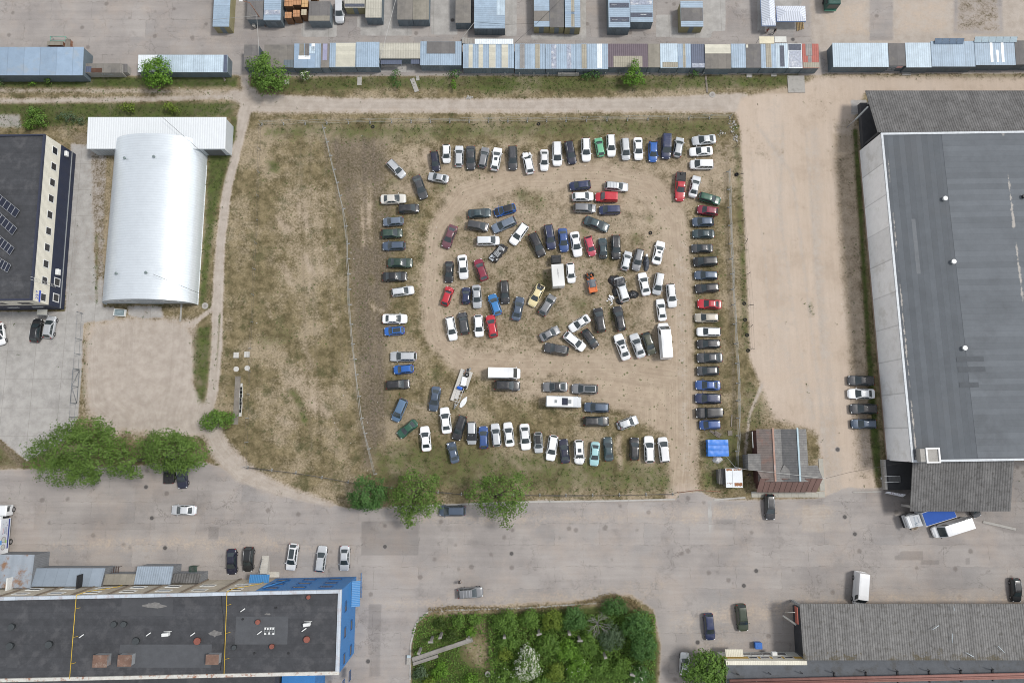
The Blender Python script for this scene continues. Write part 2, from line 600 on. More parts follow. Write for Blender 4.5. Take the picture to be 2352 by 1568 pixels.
lay('G', sd_poly([(1618, 985), (1700, 985), (1706, 1122), (1615, 1125)]), .5, 14)
lay('B', sd_line([(1668, 330), (1676, 600), (1688, 980)], 8), .45, 12)
lay('B', sd_poly([(880, 900), (1000, 940), (1100, 960), (1100, 1010), (900, 1010)]), .3, 25)
for gx_, gy_, gr_ in ((945, 400, 10), (1010, 425, 14), (905, 425, 16), (1050, 500, 8), (1195, 445, 14), (1230, 460, 20), (1460, 545, 12), (1490, 500, 8), (1395, 590, 14), (1010, 560, 7),
     (870, 470, 10), (900, 600, 8), (850, 640, 9), (930, 740, 10), (945, 640, 8), (930, 870, 8), (1230, 560, 18), (1250, 650, 22), (1330, 700, 20), (1300, 640, 14), (1150, 620, 8),
     (1010, 620, 9), (1190, 590, 7), (1410, 720, 12), (1290, 740, 12), (1000, 850, 10), (1380, 960, 8), (1460, 1000, 9), (1200, 960, 14), (1340, 530, 9), (1430, 440, 7)):
 lay('G', sd_line([(gx_, gy_), (gx_ + 3, gy_ + 4)], gr_), .38, gr_)
weed(sd_poly([(880, 330), (1690, 330), (1690, 1120), (880, 1120)]), .55, 20)
weed(sd_poly([(1180, 540), (1480, 540), (1480, 760), (1180, 760)]), .85, 30)
weed(sd_poly([(600, 290), (880, 290), (880, 1080), (575, 1070)]), .4, 20)
weed(sd_poly([(570, 178), (1840, 176), (1820, 215), (570, 220)]), .7, 10)
weed(sd_poly([(1905, 300), (1985, 300), (2015, 1000), (1960, 1000)]), .45, 14)
weed(sd_poly([(-200, 180), (545, 178), (545, 300), (-200, 300)]), .8, 10)
# --- the street and its yards
lay('A', sd_poly([(-700, 1092), (60, 1078), (300, 1070), (470, 1062), (520, 1078), (565, 1106), (640, 1132), (720, 1150), (800, 1168), (900, 1166), (1240, 1150), (1552, 1148), (1560, 1134),
    (1612, 1132), (1640, 1146), (1712, 1150), (1885, 1146), (1945, 1120), (2090, 1125), (2900, 1150), (2900, 2400), (-700, 2400)]), .96, 6)
lay('P', sd_line([(472, 955), (505, 1030), (555, 1085), (640, 1125), (760, 1160)], [14, 26, 26, 16, 8]), .75, 12)
lay('P', sd_line([(900, 1185), (1200, 1195), (1560, 1180), (1700, 1170)], 16), .4, 18)
lay('P', sd_line([(870, 1395), (1060, 1385), (1300, 1375), (1520, 1370)], 14), .45, 16)
lay('S', sd_line([(1640, 1400), (1760, 1390), (2352, 1380)], 22), .3, 25)
lay('S', sd_line([(200, 1240), (480, 1250), (640, 1240)], 16), .22, 25)
lay('P', sd_poly([(1560, 1150), (1900, 1150), (1900, 1240), (1700, 1250), (1560, 1220)]), .3, 25)
lay('C', sd_poly([(2010, 1068), (2420, 1068), (2420, 1140), (2080, 1140), (2030, 1128)]), .3, 10)
# --- the planted island
lay('', sd_poly([(940, 1620), (942, 1480), (955, 1430), (985, 1402), (1040, 1392), (1370, 1374), (1450, 1362), (1502, 1398), (1520, 1480), (1512, 1620)]), .95, 6)
lay('G', sd_poly([(945, 1640), (946, 1490), (958, 1440), (990, 1414), (1040, 1412), (1370, 1392), (1490, 1402), (1512, 1480), (1505, 1640)]), .9, 7)
lay('', sd_line([(1110, 1450), (1090, 1500), (1130, 1520)], 28), .7, 22)
lay('S', sd_line([(990, 1402), (1100, 1396), (1360, 1380), (1440, 1368), (1480, 1380)], 4), .3, 5)
LANE[(U > 1650) & (Vv > 180) & (Vv < 1140)] = 9.0
lay('S', sd_poly([(200, 735), (450, 735), (450, 770), (200, 770)]), .45, 14)
lay('S', sd_line([(205, 770), (200, 850), (208, 930), (260, 975)], 10), .5, 12)
lay('P', sd_poly([(222, 770), (260, 752), (300, 748), (400, 752), (425, 775), (432, 820), (432, 880), (468, 950), (452, 980), (360, 975), (260, 962), (222, 930), (215, 850), (212, 800)]), .9, 14)
for pts_, r_, w_ in (([(1740, 290), (1820, 400), (1850, 640), (1885, 930), (1905, 1130)], 5, .5), ([(1725, 350), (1758, 600), (1775, 860)], 4, .45), ([(1800, 290), (1790, 480), (1830, 760), (1870, 960)], 3, .45), ([(1850, 300), (1868, 520), (1890, 820)], 4, .5)):
 lay('P', sd_line(pts_, r_), w_, 5)
for a_, b_, c_, w_ in ((1745, 345, 22, .3), (1790, 335, 14, .22), (1730, 420, 12, .22), (1830, 560, 20, .18), (1780, 760, 24, .2), (1850, 900, 16, .2), (1900, 1060, 16, .25), (1720, 300, 10, .25), (1880, 240, 20, .2)):
 lay('B', sd_line([(a_, b_), (a_ + 6, b_ + 14)], c_), w_, c_)
for x0_, y0_, x1_, y1_, r_, w_ in ((700, 590, 722, 632, 5, .7), (715, 640, 708, 676, 4, .6), (690, 470, 704, 520, 8, .5), (650, 610, 668, 650, 9, .45), (735, 600, 742, 640, 5, .45), (640, 505, 660, 525, 8, .45), (760, 700, 768, 760, 7, .4), (700, 800, 716, 840, 8, .45), (640, 960, 676, 978, 9, .45), (724, 930, 750, 950, 12, .5),
        (615, 700, 620, 730, 6, .4), (770, 560, 776, 610, 5, .4), (832, 480, 836, 560, 3, .6), (848, 470, 846, 520, 3, .6), (858, 700, 880, 720, 5, .55), (845, 690, 860, 712, 3, .5), (930, 805, 950, 812, 7, .5), (905, 430, 960, 440, 9, .5), (980, 350, 992, 380, 9, .6), (950, 930, 985, 940, 8, .45)):
 lay('S', sd_line([(x0_, y0_), (x1_, y1_)], r_), w_, r_ + 3)
for x_ in (690, 712, 748, 772, 836, 858):
 lay('B', sd_line([(x_, 320), (x_ + 8, 700), (x_ + 26, 1040)], 3.5), .4, 5)
lay('P', sd_poly([(205, 745), (300, 728), (440, 735), (452, 800), (446, 900), (486, 960), (470, 1000), (350, 1000), (240, 1000), (198, 950), (196, 840)]), .55, 26)
lay('P', sd_line([(380, 985), (440, 980), (490, 985)], 16), .6, 14)
# dark oil and water marks
for a_, b_, c_ in ((1261, 863, 4), (1264, 885, 5), (925, 735, 5), (1372, 947, 4), (2098, 1205, 12)):
 lay('B', sd_line([(a_, b_), (a_ + 3, b_)], c_), .8, 4)
lay('S', sd_line([(900, 1182), (1200, 1192), (1560, 1185), (1900, 1175)], 18), .42, 26)
lay('S', sd_line([(850, 1385), (1060, 1378), (1320, 1368), (1520, 1345)], 16), .45, 26)
lay('S', sd_line([(1560, 1430), (1800, 1405), (2000, 1388), (2400, 1385)], 24), .45, 30)
lay('S', sd_line([(100, 1255), (500, 1245), (800, 1262)], 18), .4, 28)
lay('S', sd_line([(1600, 1480), (1760, 1470)], 22), .35, 26)
lay('K', sd_poly([(2075, 1060), (2420, 1060), (2420, 1232), (2310, 1222), (2215, 1185), (2080, 1178), (2030, 1185), (2020, 1140)]), .85, 6)  # wet, dark asphalt with the shade by the loading canopy painted in
# --- newer, darker asphalt
lay('K', sd_poly(rect('S4', 375, 605, 985, 960)), .8, 1.5)
lay('K', sd_poly(rect('S7', 640, 395, 900, 440)), .9, 1.5)
lay('K', sd_poly(rect('S7', 690, 355, 905, 400)), .9, 1.5)
lay('K', sd_poly(rect('S7', 880, 435, 1055, 480)), .9, 1.5)
lay('K', sd_poly(rect('S7', 1290, 420, 1330, 480)), .9, 1.5)
lay('K', sd_poly(rect('S2', 250, 235, 1175, 415)), .45, 2)
lay('K', sd_poly(rect('S2', 1010, 105, 1600, 235)), .4, 2)
lay('K', sd_poly(rect('S2', 600, -20, 1230, 110)), .3, 3)
lay('K', sd_poly(rect('S3', 325, 0, 432, 132)), .6, 1.5)
lay('K', sd_poly(rect('S3', 1920, 780, 2050, 1500)), .55, 2)
lay('K', sd_poly(rect('S4', 1280, 780, 1340, 1000)), .3, 2)
lay('K', sd_poly(rect('S4', 1490, 800, 1890, 915)), .35, 2)
lay('K', sd_poly(rect('S4', 980, 770, 1600, 860)), .25, 2)
lay('K', sd_poly(rect('R2', 985, 320, 1120, 420)), .35, 1.5)
lay('K', sd_poly(rect('R2', 1550, 330, 1765, 432)), .25, 1.5)
lay('K', sd_poly(rect('R4', 1400, -40, 1560, 380)), .35, 2)
lay('K', sd_poly(rect('S8', 480, 1345, 770, 1480)), .4, 3)
lay('K', sd_poly(rect('S6', 10, 540, 40, 1100)), .3, 6)
lay('P', sd_poly(rect('S8', 1590, 1150, 2195, 1500)), .4, 3)
lay('C', sd_poly(rect('S8', 330, 1080, 580, 1130)), .35, 2)
lay('C', sd_poly(rect('S8', 415, 1120, 465, 1568)), .4, 2)
# --- yard tones of damp soil
lay('B', sd_poly([(0, 175), (200, 176), (200, 186), (0, 188)]), .3, 5)
# dirt pushed up on the street
for a_, b_, c_ in ((2010, 1205, 10), (1700, 1245, 14), (1640, 1200, 12), (320, 1265, 14)):
 lay('B', sd_line([(a_, b_), (a_ + 10, b_ + 3)], c_), .22, c_)

LANE[(U > 1650) & (Vv > 180) & (Vv < 1140)] = 9.0
_s = CH['S'] + CH['P'] + CH['A'] + CH['C'] + CH['K']
_p = CH['P'] + CH['A'] + CH['C'] + CH['K']
_a = CH['A'] + CH['C'] + CH['K']
EPS = 1e-4
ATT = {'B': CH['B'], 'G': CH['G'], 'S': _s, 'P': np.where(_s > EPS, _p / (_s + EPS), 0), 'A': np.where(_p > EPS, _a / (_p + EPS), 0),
 'K': np.where(_a > EPS, CH['K'] / (_a + EPS), 0), 'C': np.where(_a > EPS, CH['C'] / (_a + EPS), 0)}
gm, t = newmat('earth_and_paving')
MATS['ground'] = gm
pos = t.n('ShaderNodeNewGeometry').outputs['Position']


def A_(nm):
 return t.n('ShaderNodeAttribute', attribute_name=nm).outputs['Fac']


nA = t.noise(pos, .11, 6, .62)
nB = t.noise(pos, .55, 6, .66)
nC = t.noise(pos, 2.6, 4, .7)
nD = t.noise(pos, 9.0, 2, .7)
edge = t.math('ADD', t.math('MULTIPLY', t.math('SUBTRACT', nB, .5), 1.15), t.math('MULTIPLY', t.math('SUBTRACT', nC, .5), 1.05))


def sharp(nm, amt, lo=.3, hi=.7):
 a = A_(nm)
 live = t.ramp(a, .02, .14)
 return t.math('MULTIPLY', t.ramp(t.math('ADD', a, t.math('MULTIPLY', edge, amt)), lo, hi), live)


def vcol(f, a, b):
 return t.mix(f, c3(a), c3(b))


def mul(colr, k):
 if isinstance(k, float):
  return t.mix(1.0, colr, (k, k, k, 1), 'MULTIPLY')
 return t.mix(1.0, colr, t.n('ShaderNodeCombineColor', ins={0: k, 1: k, 2: k}).outputs[0], 'MULTIPLY')


fine = t.ramp(t.math('ADD', t.math('MULTIPLY', nC, .5), t.math('MULTIPLY', nD, .5)), .3, .7, .62, 1.4, smooth=False)
fine2 = t.ramp(nD, .3, .7, .93, 1.07, smooth=False)
# dry turf: olive-brown, straw coloured, with bare tan patches
dry = vcol(t.ramp(nB, .32, .68), (.098, .081, .041), (.235, .19, .11))
dry = t.mix(t.ramp(t.math('ADD', nA, t.math('MULTIPLY', nC, .35)), .62, .82, 0, .75), dry, (.36, .295, .21, 1))
dry = t.mix(t.ramp(t.noise(pos, .3, 5, .7), .52, .66, 0, .6), dry, (.066, .07, .03, 1))
dry = mul(dry, fine)
# dug-over brown
brown = mul(vcol(t.ramp(nC, .3, .7), (.09, .073, .055), (.19, .155, .118)), fine)
# sand
sand = vcol(t.ramp(nA, .3, .7), (.43, .35, .28), (.52, .435, .36))
sand = t.mix(t.ramp(nB, .54, .75, 0, .55), sand, (.35, .285, .22, 1))
strk = t.n('ShaderNodeMapping', ins={'Vector': pos, 'Rotation': (0, 0, .04), 'Scale': (1.7, .13, 1)})
sand = mul(sand, t.ramp(t.noise(strk.outputs[0], .8, 4, .6), .3, .7, .95, 1.04, smooth=False))
lanv = t.n('ShaderNodeCombineXYZ', ins={0: t.math('MULTIPLY', A_('lane'), 2.6), 1: t.math('MULTIPLY', nA, 3.0), 2: 0.0})
lanes = t.noise(lanv.outputs[0], 1.0, 4, .65)
lanek = t.ramp(lanes, .32, .68, .88, 1.07, smooth=False)
sand = mul(mul(sand, lanek), fine2)
# pale gravel
grav = mul(vcol(t.ramp(nB, .3, .7), (.36, .312, .268), (.455, .402, .352)), t.math('MULTIPLY', t.ramp(nD, .25, .75, .86, 1.12, smooth=False), t.ramp(lanes, .3, .7, .92, 1.05, smooth=False)))
# old dusty asphalt: patched in rectangles, cracked
asp = vcol(t.ramp(nA, .3, .7), (.272, .25, .238), (.362, .333, .312))
bk = t.n('ShaderNodeTexBrick', offset=.37, squash=1.0, ins={'Vector': pos, 'Scale': .11, 'Mortar Size': .006, 'Mortar Smooth': .6, 'Color1': (0, 0, 0, 1), 'Color2': (1, 1, 1, 1), 'Mortar': (.5, .5, .5, 1), 'Brick Width': .9, 'Row Height': .42})
wob = t.n('ShaderNodeVectorMath', operation='ADD', ins={0: pos})
t.set(wob, 1, t.n('ShaderNodeVectorMath', operation='SCALE', ins={0: t.noise(pos, .8, 3, .6, out=1), 'Scale': .9}).outputs[0])
t.set(bk, 'Vector', wob.outputs[0])
pm = t.ramp(t.noise(pos, .07, 2, .5), .45, .6)
asp = t.mix(t.math('MULTIPLY', pm, t.ramp(bk.outputs['Color'], .55, .95, 0, .45)), asp, (.255, .248, .246, 1))
asp = t.mix(t.math('MULTIPLY', pm, t.ramp(bk.outputs['Color'], .45, .05, 0, .35)), asp, (.40, .375, .355, 1))
asp = t.mix(t.math('MULTIPLY', t.math('MULTIPLY', bk.outputs['Fac'], t.ramp(nB, .42, .6)), .5), asp, (.12, .105, .095, 1))
vo = t.n('ShaderNodeTexVoronoi', feature='DISTANCE_TO_EDGE', ins={'Scale': .16})
t.set(vo, 'Vector', t.n('ShaderNodeVectorMath', operation='ADD', ins={0: pos, 1: t.n('ShaderNodeVectorMath', operation='SCALE', ins={0: t.noise(pos, .45, 5, .7, out=1), 'Scale': 5.0}).outputs[0]}).outputs[0])
crk = t.math('MULTIPLY', t.ramp(vo.outputs['Distance'], .0, .018, 1, 0), t.ramp(t.noise(pos, .09, 3, .6), .46, .62, 0, .5))
asp = t.mix(crk, asp, (.1, .085, .075, 1))
asp = t.mix(t.ramp(t.noise(pos, .2, 6, .75), .54, .74, 0, .6), asp, (.185, .168, .158, 1))
asp = t.mix(t.ramp(t.noise(pos, .13, 5, .7), .45, .7, 0, .5), asp, (.375, .318, .275, 1))
lane = t.n('ShaderNodeMapping', ins={'Vector': pos, 'Scale': (.06, .9, 1)})
asp = mul(asp, t.ramp(t.noise(lane.outputs[0], 1.0, 4, .6), .3, .7, .92, 1.07, smooth=False))
spot = t.n('ShaderNodeTexVoronoi', feature='F1', ins={'Scale': .28, 'Vector': pos, 'Randomness': 1.0})
asp = t.mix(t.ramp(t.math('ADD', spot.outputs['Distance'], t.math('MULTIPLY', nC, .14)), .14, .24, .6, 0), asp, (.15, .13, .118, 1))
asp = mul(asp, t.ramp(nD, .25, .75, .9, 1.1, smooth=False))
# concrete slabs
conc = vcol(t.ramp(nB, .25, .75), (.31, .298, .282), (.43, .415, .395))
conc = t.mix(t.ramp(t.noise(pos, .22, 6, .7), .5, .68, 0, .6), conc, (.255, .245, .235, 1))
bk2 = t.n('ShaderNodeTexBrick', offset=0.0, ins={'Vector': pos, 'Scale': .17, 'Mortar Size': .006, 'Mortar Smooth': .4, 'Brick Width': .9, 'Row Height': .9})
conc = t.mix(t.math('MULTIPLY', bk2.outputs['Fac'], .55), conc, (.15, .14, .12, 1))
conc = mul(conc, fine2)
# living grass
grass = mul(vcol(t.ramp(nB, .3, .7), (.034, .056, .014), (.09, .115, .034)), fine)
grass = t.mix(t.ramp(nC, .5, .72, 0, .55), grass, (.15, .13, .062, 1))

col = dry
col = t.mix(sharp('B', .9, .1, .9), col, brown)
sand = t.mix(t.ramp(A_('weed'), .2, .5, 0, .75), sand, mul(vcol(t.ramp(nB, .35, .65), (.315, .248, .178), (.40, .325, .24)), lanek))
mS = sharp('S', .8, .12, .85)
mP = t.math('MULTIPLY', mS, sharp('P', .95, .12, .86))
mA = t.math('MULTIPLY', mP, sharp('A', .5, .22, .7))
col = t.mix(mS, col, sand)
col = t.mix(mP, col, grav)
col = t.mix(mA, col, asp)
col = t.mix(t.math('MULTIPLY', mA, sharp('K', .12, .2, .7)), col, mul(asp, 0.8))
col = t.mix(t.math('MULTIPLY', mA, sharp('C', .3, .34, .6)), col, conc)
col = t.mix(sharp('G', 1.15, .12, .92), col, grass)
# low weeds: dark rosettes dotted over the trodden ground
vw = t.n('ShaderNodeTexVoronoi', feature='F1', ins={'Scale': 1.25, 'Vector': pos, 'Randomness': 1.0})
vw2 = t.n('ShaderNodeTexVoronoi', feature='F1', ins={'Scale': 2.6, 'Vector': pos, 'Randomness': 1.0})
sel = t.n('ShaderNodeSeparateColor', ins={0: vw.outputs['Color']}).outputs[0]
sel2 = t.n('ShaderNodeSeparateColor', ins={0: vw2.outputs['Color']}).outputs[0]
wd_ = A_('weed')
dn = t.math('ADD', t.math('MULTIPLY', wd_, .55), t.math('MULTIPLY', t.math('SUBTRACT', nB, .56), 2.6))
m1 = t.math('MULTIPLY', t.ramp(t.math('ADD', vw.outputs['Distance'], t.math('MULTIPLY', t.math('SUBTRACT', nD, .5), .5)), .16, .32, 1, 0), t.math('LESS_THAN', sel, dn))
m2 = t.math('MULTIPLY', t.ramp(t.math('ADD', vw2.outputs['Distance'], t.math('MULTIPLY', t.math('SUBTRACT', nD, .5), .5)), .16, .34, 1, 0), t.math('LESS_THAN', sel2, t.math('MULTIPLY', dn, .7)))
mm = t.math('MULTIPLY', t.math('MAXIMUM', m1, m2), t.ramp(wd_, .05, .2, 0, .8))
col = t.mix(mm, col, t.mix(t.ramp(nB, .4, .6), (.06, .06, .032, 1), (.085, .105, .035, 1)))
# small pale litter and stones
vl = t.n('ShaderNodeTexVoronoi', feature='F1', ins={'Scale': .8, 'Vector': pos, 'Randomness': 1.0})
lsel = t.n('ShaderNodeSeparateColor', ins={0: vl.outputs['Color']}).outputs[1]
lit = t.math('MULTIPLY', t.math('LESS_THAN', vl.outputs['Distance'], .075), t.math('LESS_THAN', lsel, .05))
col = t.mix(t.math('MULTIPLY', lit, t.ramp(wd_, .05, .2, 0, .8)), col, (.6, .58, .55, 1))
b = t.n('ShaderNodeBsdfPrincipled', ins={'Base Color': col, 'Roughness': .95, 'Specular IOR Level': .15})
bp = t.n('ShaderNodeBump', ins={'Strength': .5, 'Distance': .12})
t.set(bp, 'Height', t.math('ADD', t.math('MULTIPLY', nC, .6), t.math('MULTIPLY', nD, .4)))
t.set(b, 'Normal', bp.outputs[0])
o_ = t.n('ShaderNodeOutputMaterial')
t.t.links.new(b.outputs[0], o_.inputs[0])

# faces to zones
fi = (np.arange(NY - 1)[:, None] * NX + np.arange(NX - 1)[None, :]).ravel()
quads = np.stack([fi, fi + 1, fi + NX + 1, fi + NX], 1)
fA, fS, fP, fC = (CH[k][quads].mean(1) for k in 'ASPC')
fA = fA + CH['K'][quads].mean(1)
fv, fu = Vv[quads].mean(1), U[quads].mean(1)
hard = (fA + fC * (fv < 200) + fP * (fv < 155) + (fP + fS) * (fv > 1150)) > .5
zone = np.zeros(len(quads), int)
zone[hard & (fv > 900)] = 1
zone[hard & (fv < 300)] = 2
zone[(~hard) & (fC > .5) & (fu < 300)] = 3
zone[(~hard) & ((fS + fP) > .5)] = 4
VX, VY = gx.ravel(), gy.ravel()


def ground_piece(name, sel):
 q = quads[sel]
 used, invq = np.unique(q, return_inverse=True)
 me = bpy.data.meshes.new(name)
 n = len(used)
 me.vertices.add(n)
 co = np.zeros((n, 3), np.float32)
 co[:, 0], co[:, 1] = VX[used], VY[used]
 me.vertices.foreach_set('co', co.ravel())
 me.loops.add(len(q) * 4)
 me.loops.foreach_set('vertex_index', invq.ravel().astype(np.int32))
 me.polygons.add(len(q))
 me.polygons.foreach_set('loop_start', np.arange(0, len(q) * 4, 4, dtype=np.int32))
 me.materials.append(gm)
 at_ = me.attributes.new('lane', 'FLOAT', 'POINT')
 at_.data.foreach_set('value', LANE[used].astype(np.float32))
 for k in ATT:
  at_ = me.attributes.new(k, 'FLOAT', 'POINT')
  at_.data.foreach_set('value', ATT[k][used].astype(np.float32))
 at_ = me.attributes.new('weed', 'FLOAT', 'POINT')
 at_.data.foreach_set('value', WEED[used].astype(np.float32))
 me.update()
 me.validate()
 return tag(link(name, me), kind='structure')


for i_, nm_ in enumerate(('ground', 'road', 'market_pavement', 'concrete_yard', 'dirt_track')):
 ground_piece(nm_, zone == i_)


def ground_mix(u, v):
 """nearest ground-cover weights (for scattering growth)"""
 X, Y = at(u, v)
 i = int(np.argmin(np.abs(GX - X)))
 j = int(np.argmin(np.abs(GY - Y)))
 k = j * NX + i
 return {c: CH[c][k] for c in CH}
# ================================================================ vehicles
glass = M('car_glass', (.030, .042, .047), rough=.12, var=.1, spec=.9)
tyre = M('tyre_rubber', (.016, .016, .016), rough=.9)
rimm = M('wheel_rim', (.42, .42, .43), rough=.35, metal=.7)
dark = M('black_trim', (.018, .018, .02), rough=.6)
headm = M('headlamp_glass', (.72, .74, .76), rough=.15, var=.05)
tailm = M('taillight_red', (.32, .012, .012), rough=.25, var=.05)
alu = M('bright_metal', (.55, .56, .57), rough=.35, metal=.6)
gut = M('engine_clutter', (.035, .033, .032), rough=.8, var=.6, vs=3, grime=(.16, .15, .14), gs=4, gamt=.8)

PAL = {
 'white': ((.80, .81, .82), .10, 0), 'offwhite': ((.66, .64, .59), .15, 0), 'silver': ((.50, .52, .54), .16, .25), 'lsilver': ((.60, .62, .64), .14, .2),
 'grey': ((.20, .205, .215), .3, .25), 'dgrey': ((.055, .057, .062), .38, .15), 'black': ((.022, .022, .025), .34, 0), 'blackc': ((.016, .017, .019), .12, 0),
 'navy': ((.020, .030, .085), .3, 0), 'dnavy': ((.012, .014, .034), .2, 0), 'blue': ((.018, .115, .42), .18, 0), 'azure': ((.04, .20, .48), .2, 0), 'mblue': ((.035, .085, .26), .25, .1),
 'slate': ((.075, .105, .155), .28, .2), 'lslate': ((.16, .20, .26), .25, .2), 'steel': ((.09, .16, .26), .25, .1), 'red': ((.44, .018, .032), .18, 0), 'pinkred': ((.42, .05, .085), .22, 0),
 'maroon': ((.13, .022, .038), .3, 0), 'wine': ((.22, .02, .045), .25, 0), 'plum': ((.12, .045, .06), .3, 0), 'green': ((.015, .085, .05), .25, 0), 'dgreen': ((.022, .05, .035), .32, 0),
 'mint': ((.14, .42, .24), .2, 0), 'teal': ((.035, .06, .07), .33, .1), 'aqua': ((.30, .50, .52), .15, 0), 'olive': ((.05, .055, .032), .3, 0), 'moss': ((.035, .05, .028), .2, 0),
 'yellow': ((.70, .60, .34), .15, 0), 'beige': ((.46, .42, .35), .15, .1), 'orange': ((.62, .13, .02), .2, 0),
}


def P(c):
 a = PAL[c]
 return paint(c, a[0], a[1], a[2])


#         name            L     W     H    belt  xw0  xw1   xr1   xr0   deck  wr
TYP = {
 's': ('saloon_car', 4.55, 1.80, 1.43, .90, .245, .045, -.20, -.37, .93, .655),
 'c': ('coupe_car', 4.50, 1.80, 1.36, .88, .225, .01, -.18, -.39, .90, .64),
 'h': ('hatchback_car', 4.10, 1.74, 1.46, .91, .265, .065, -.345, -.468, .90, .665),
 'w': ('estate_car', 4.65, 1.80, 1.47, .91, .245, .045, -.40, -.478, .90, .67),
 'm': ('people_carrier', 4.60, 1.86, 1.68, .98, .315, .10, -.42, -.484, .95, .70),
 'o': ('off_roader', 4.70, 1.90, 1.74, 1.05, .24, .06, -.395, -.478, 1.0, .70),
 'k': ('panel_van_small', 4.30, 1.76, 1.82, 1.0, .275, .09, -.47, -.488, .98, .84),
 'v': ('panel_van', 5.9, 2.02, 2.5, 1.15, .40, .275, -.478, -.492, 1.1, .88),
 'p': ('pickup_truck', 5.2, 1.86, 1.74, 1.02, .215, .06, -.10, -.13, .98, .72),
 'j': ('boxy_off_roader', 4.5, 1.86, 1.86, 1.12, .16, .10, -.455, -.475, 1.05, .83),
}
CATN = {'v': 'van', 'k': 'van', 'p': 'pickup'}


def lerp(x, xs, ys):
 return float(np.interp(x, xs, ys))


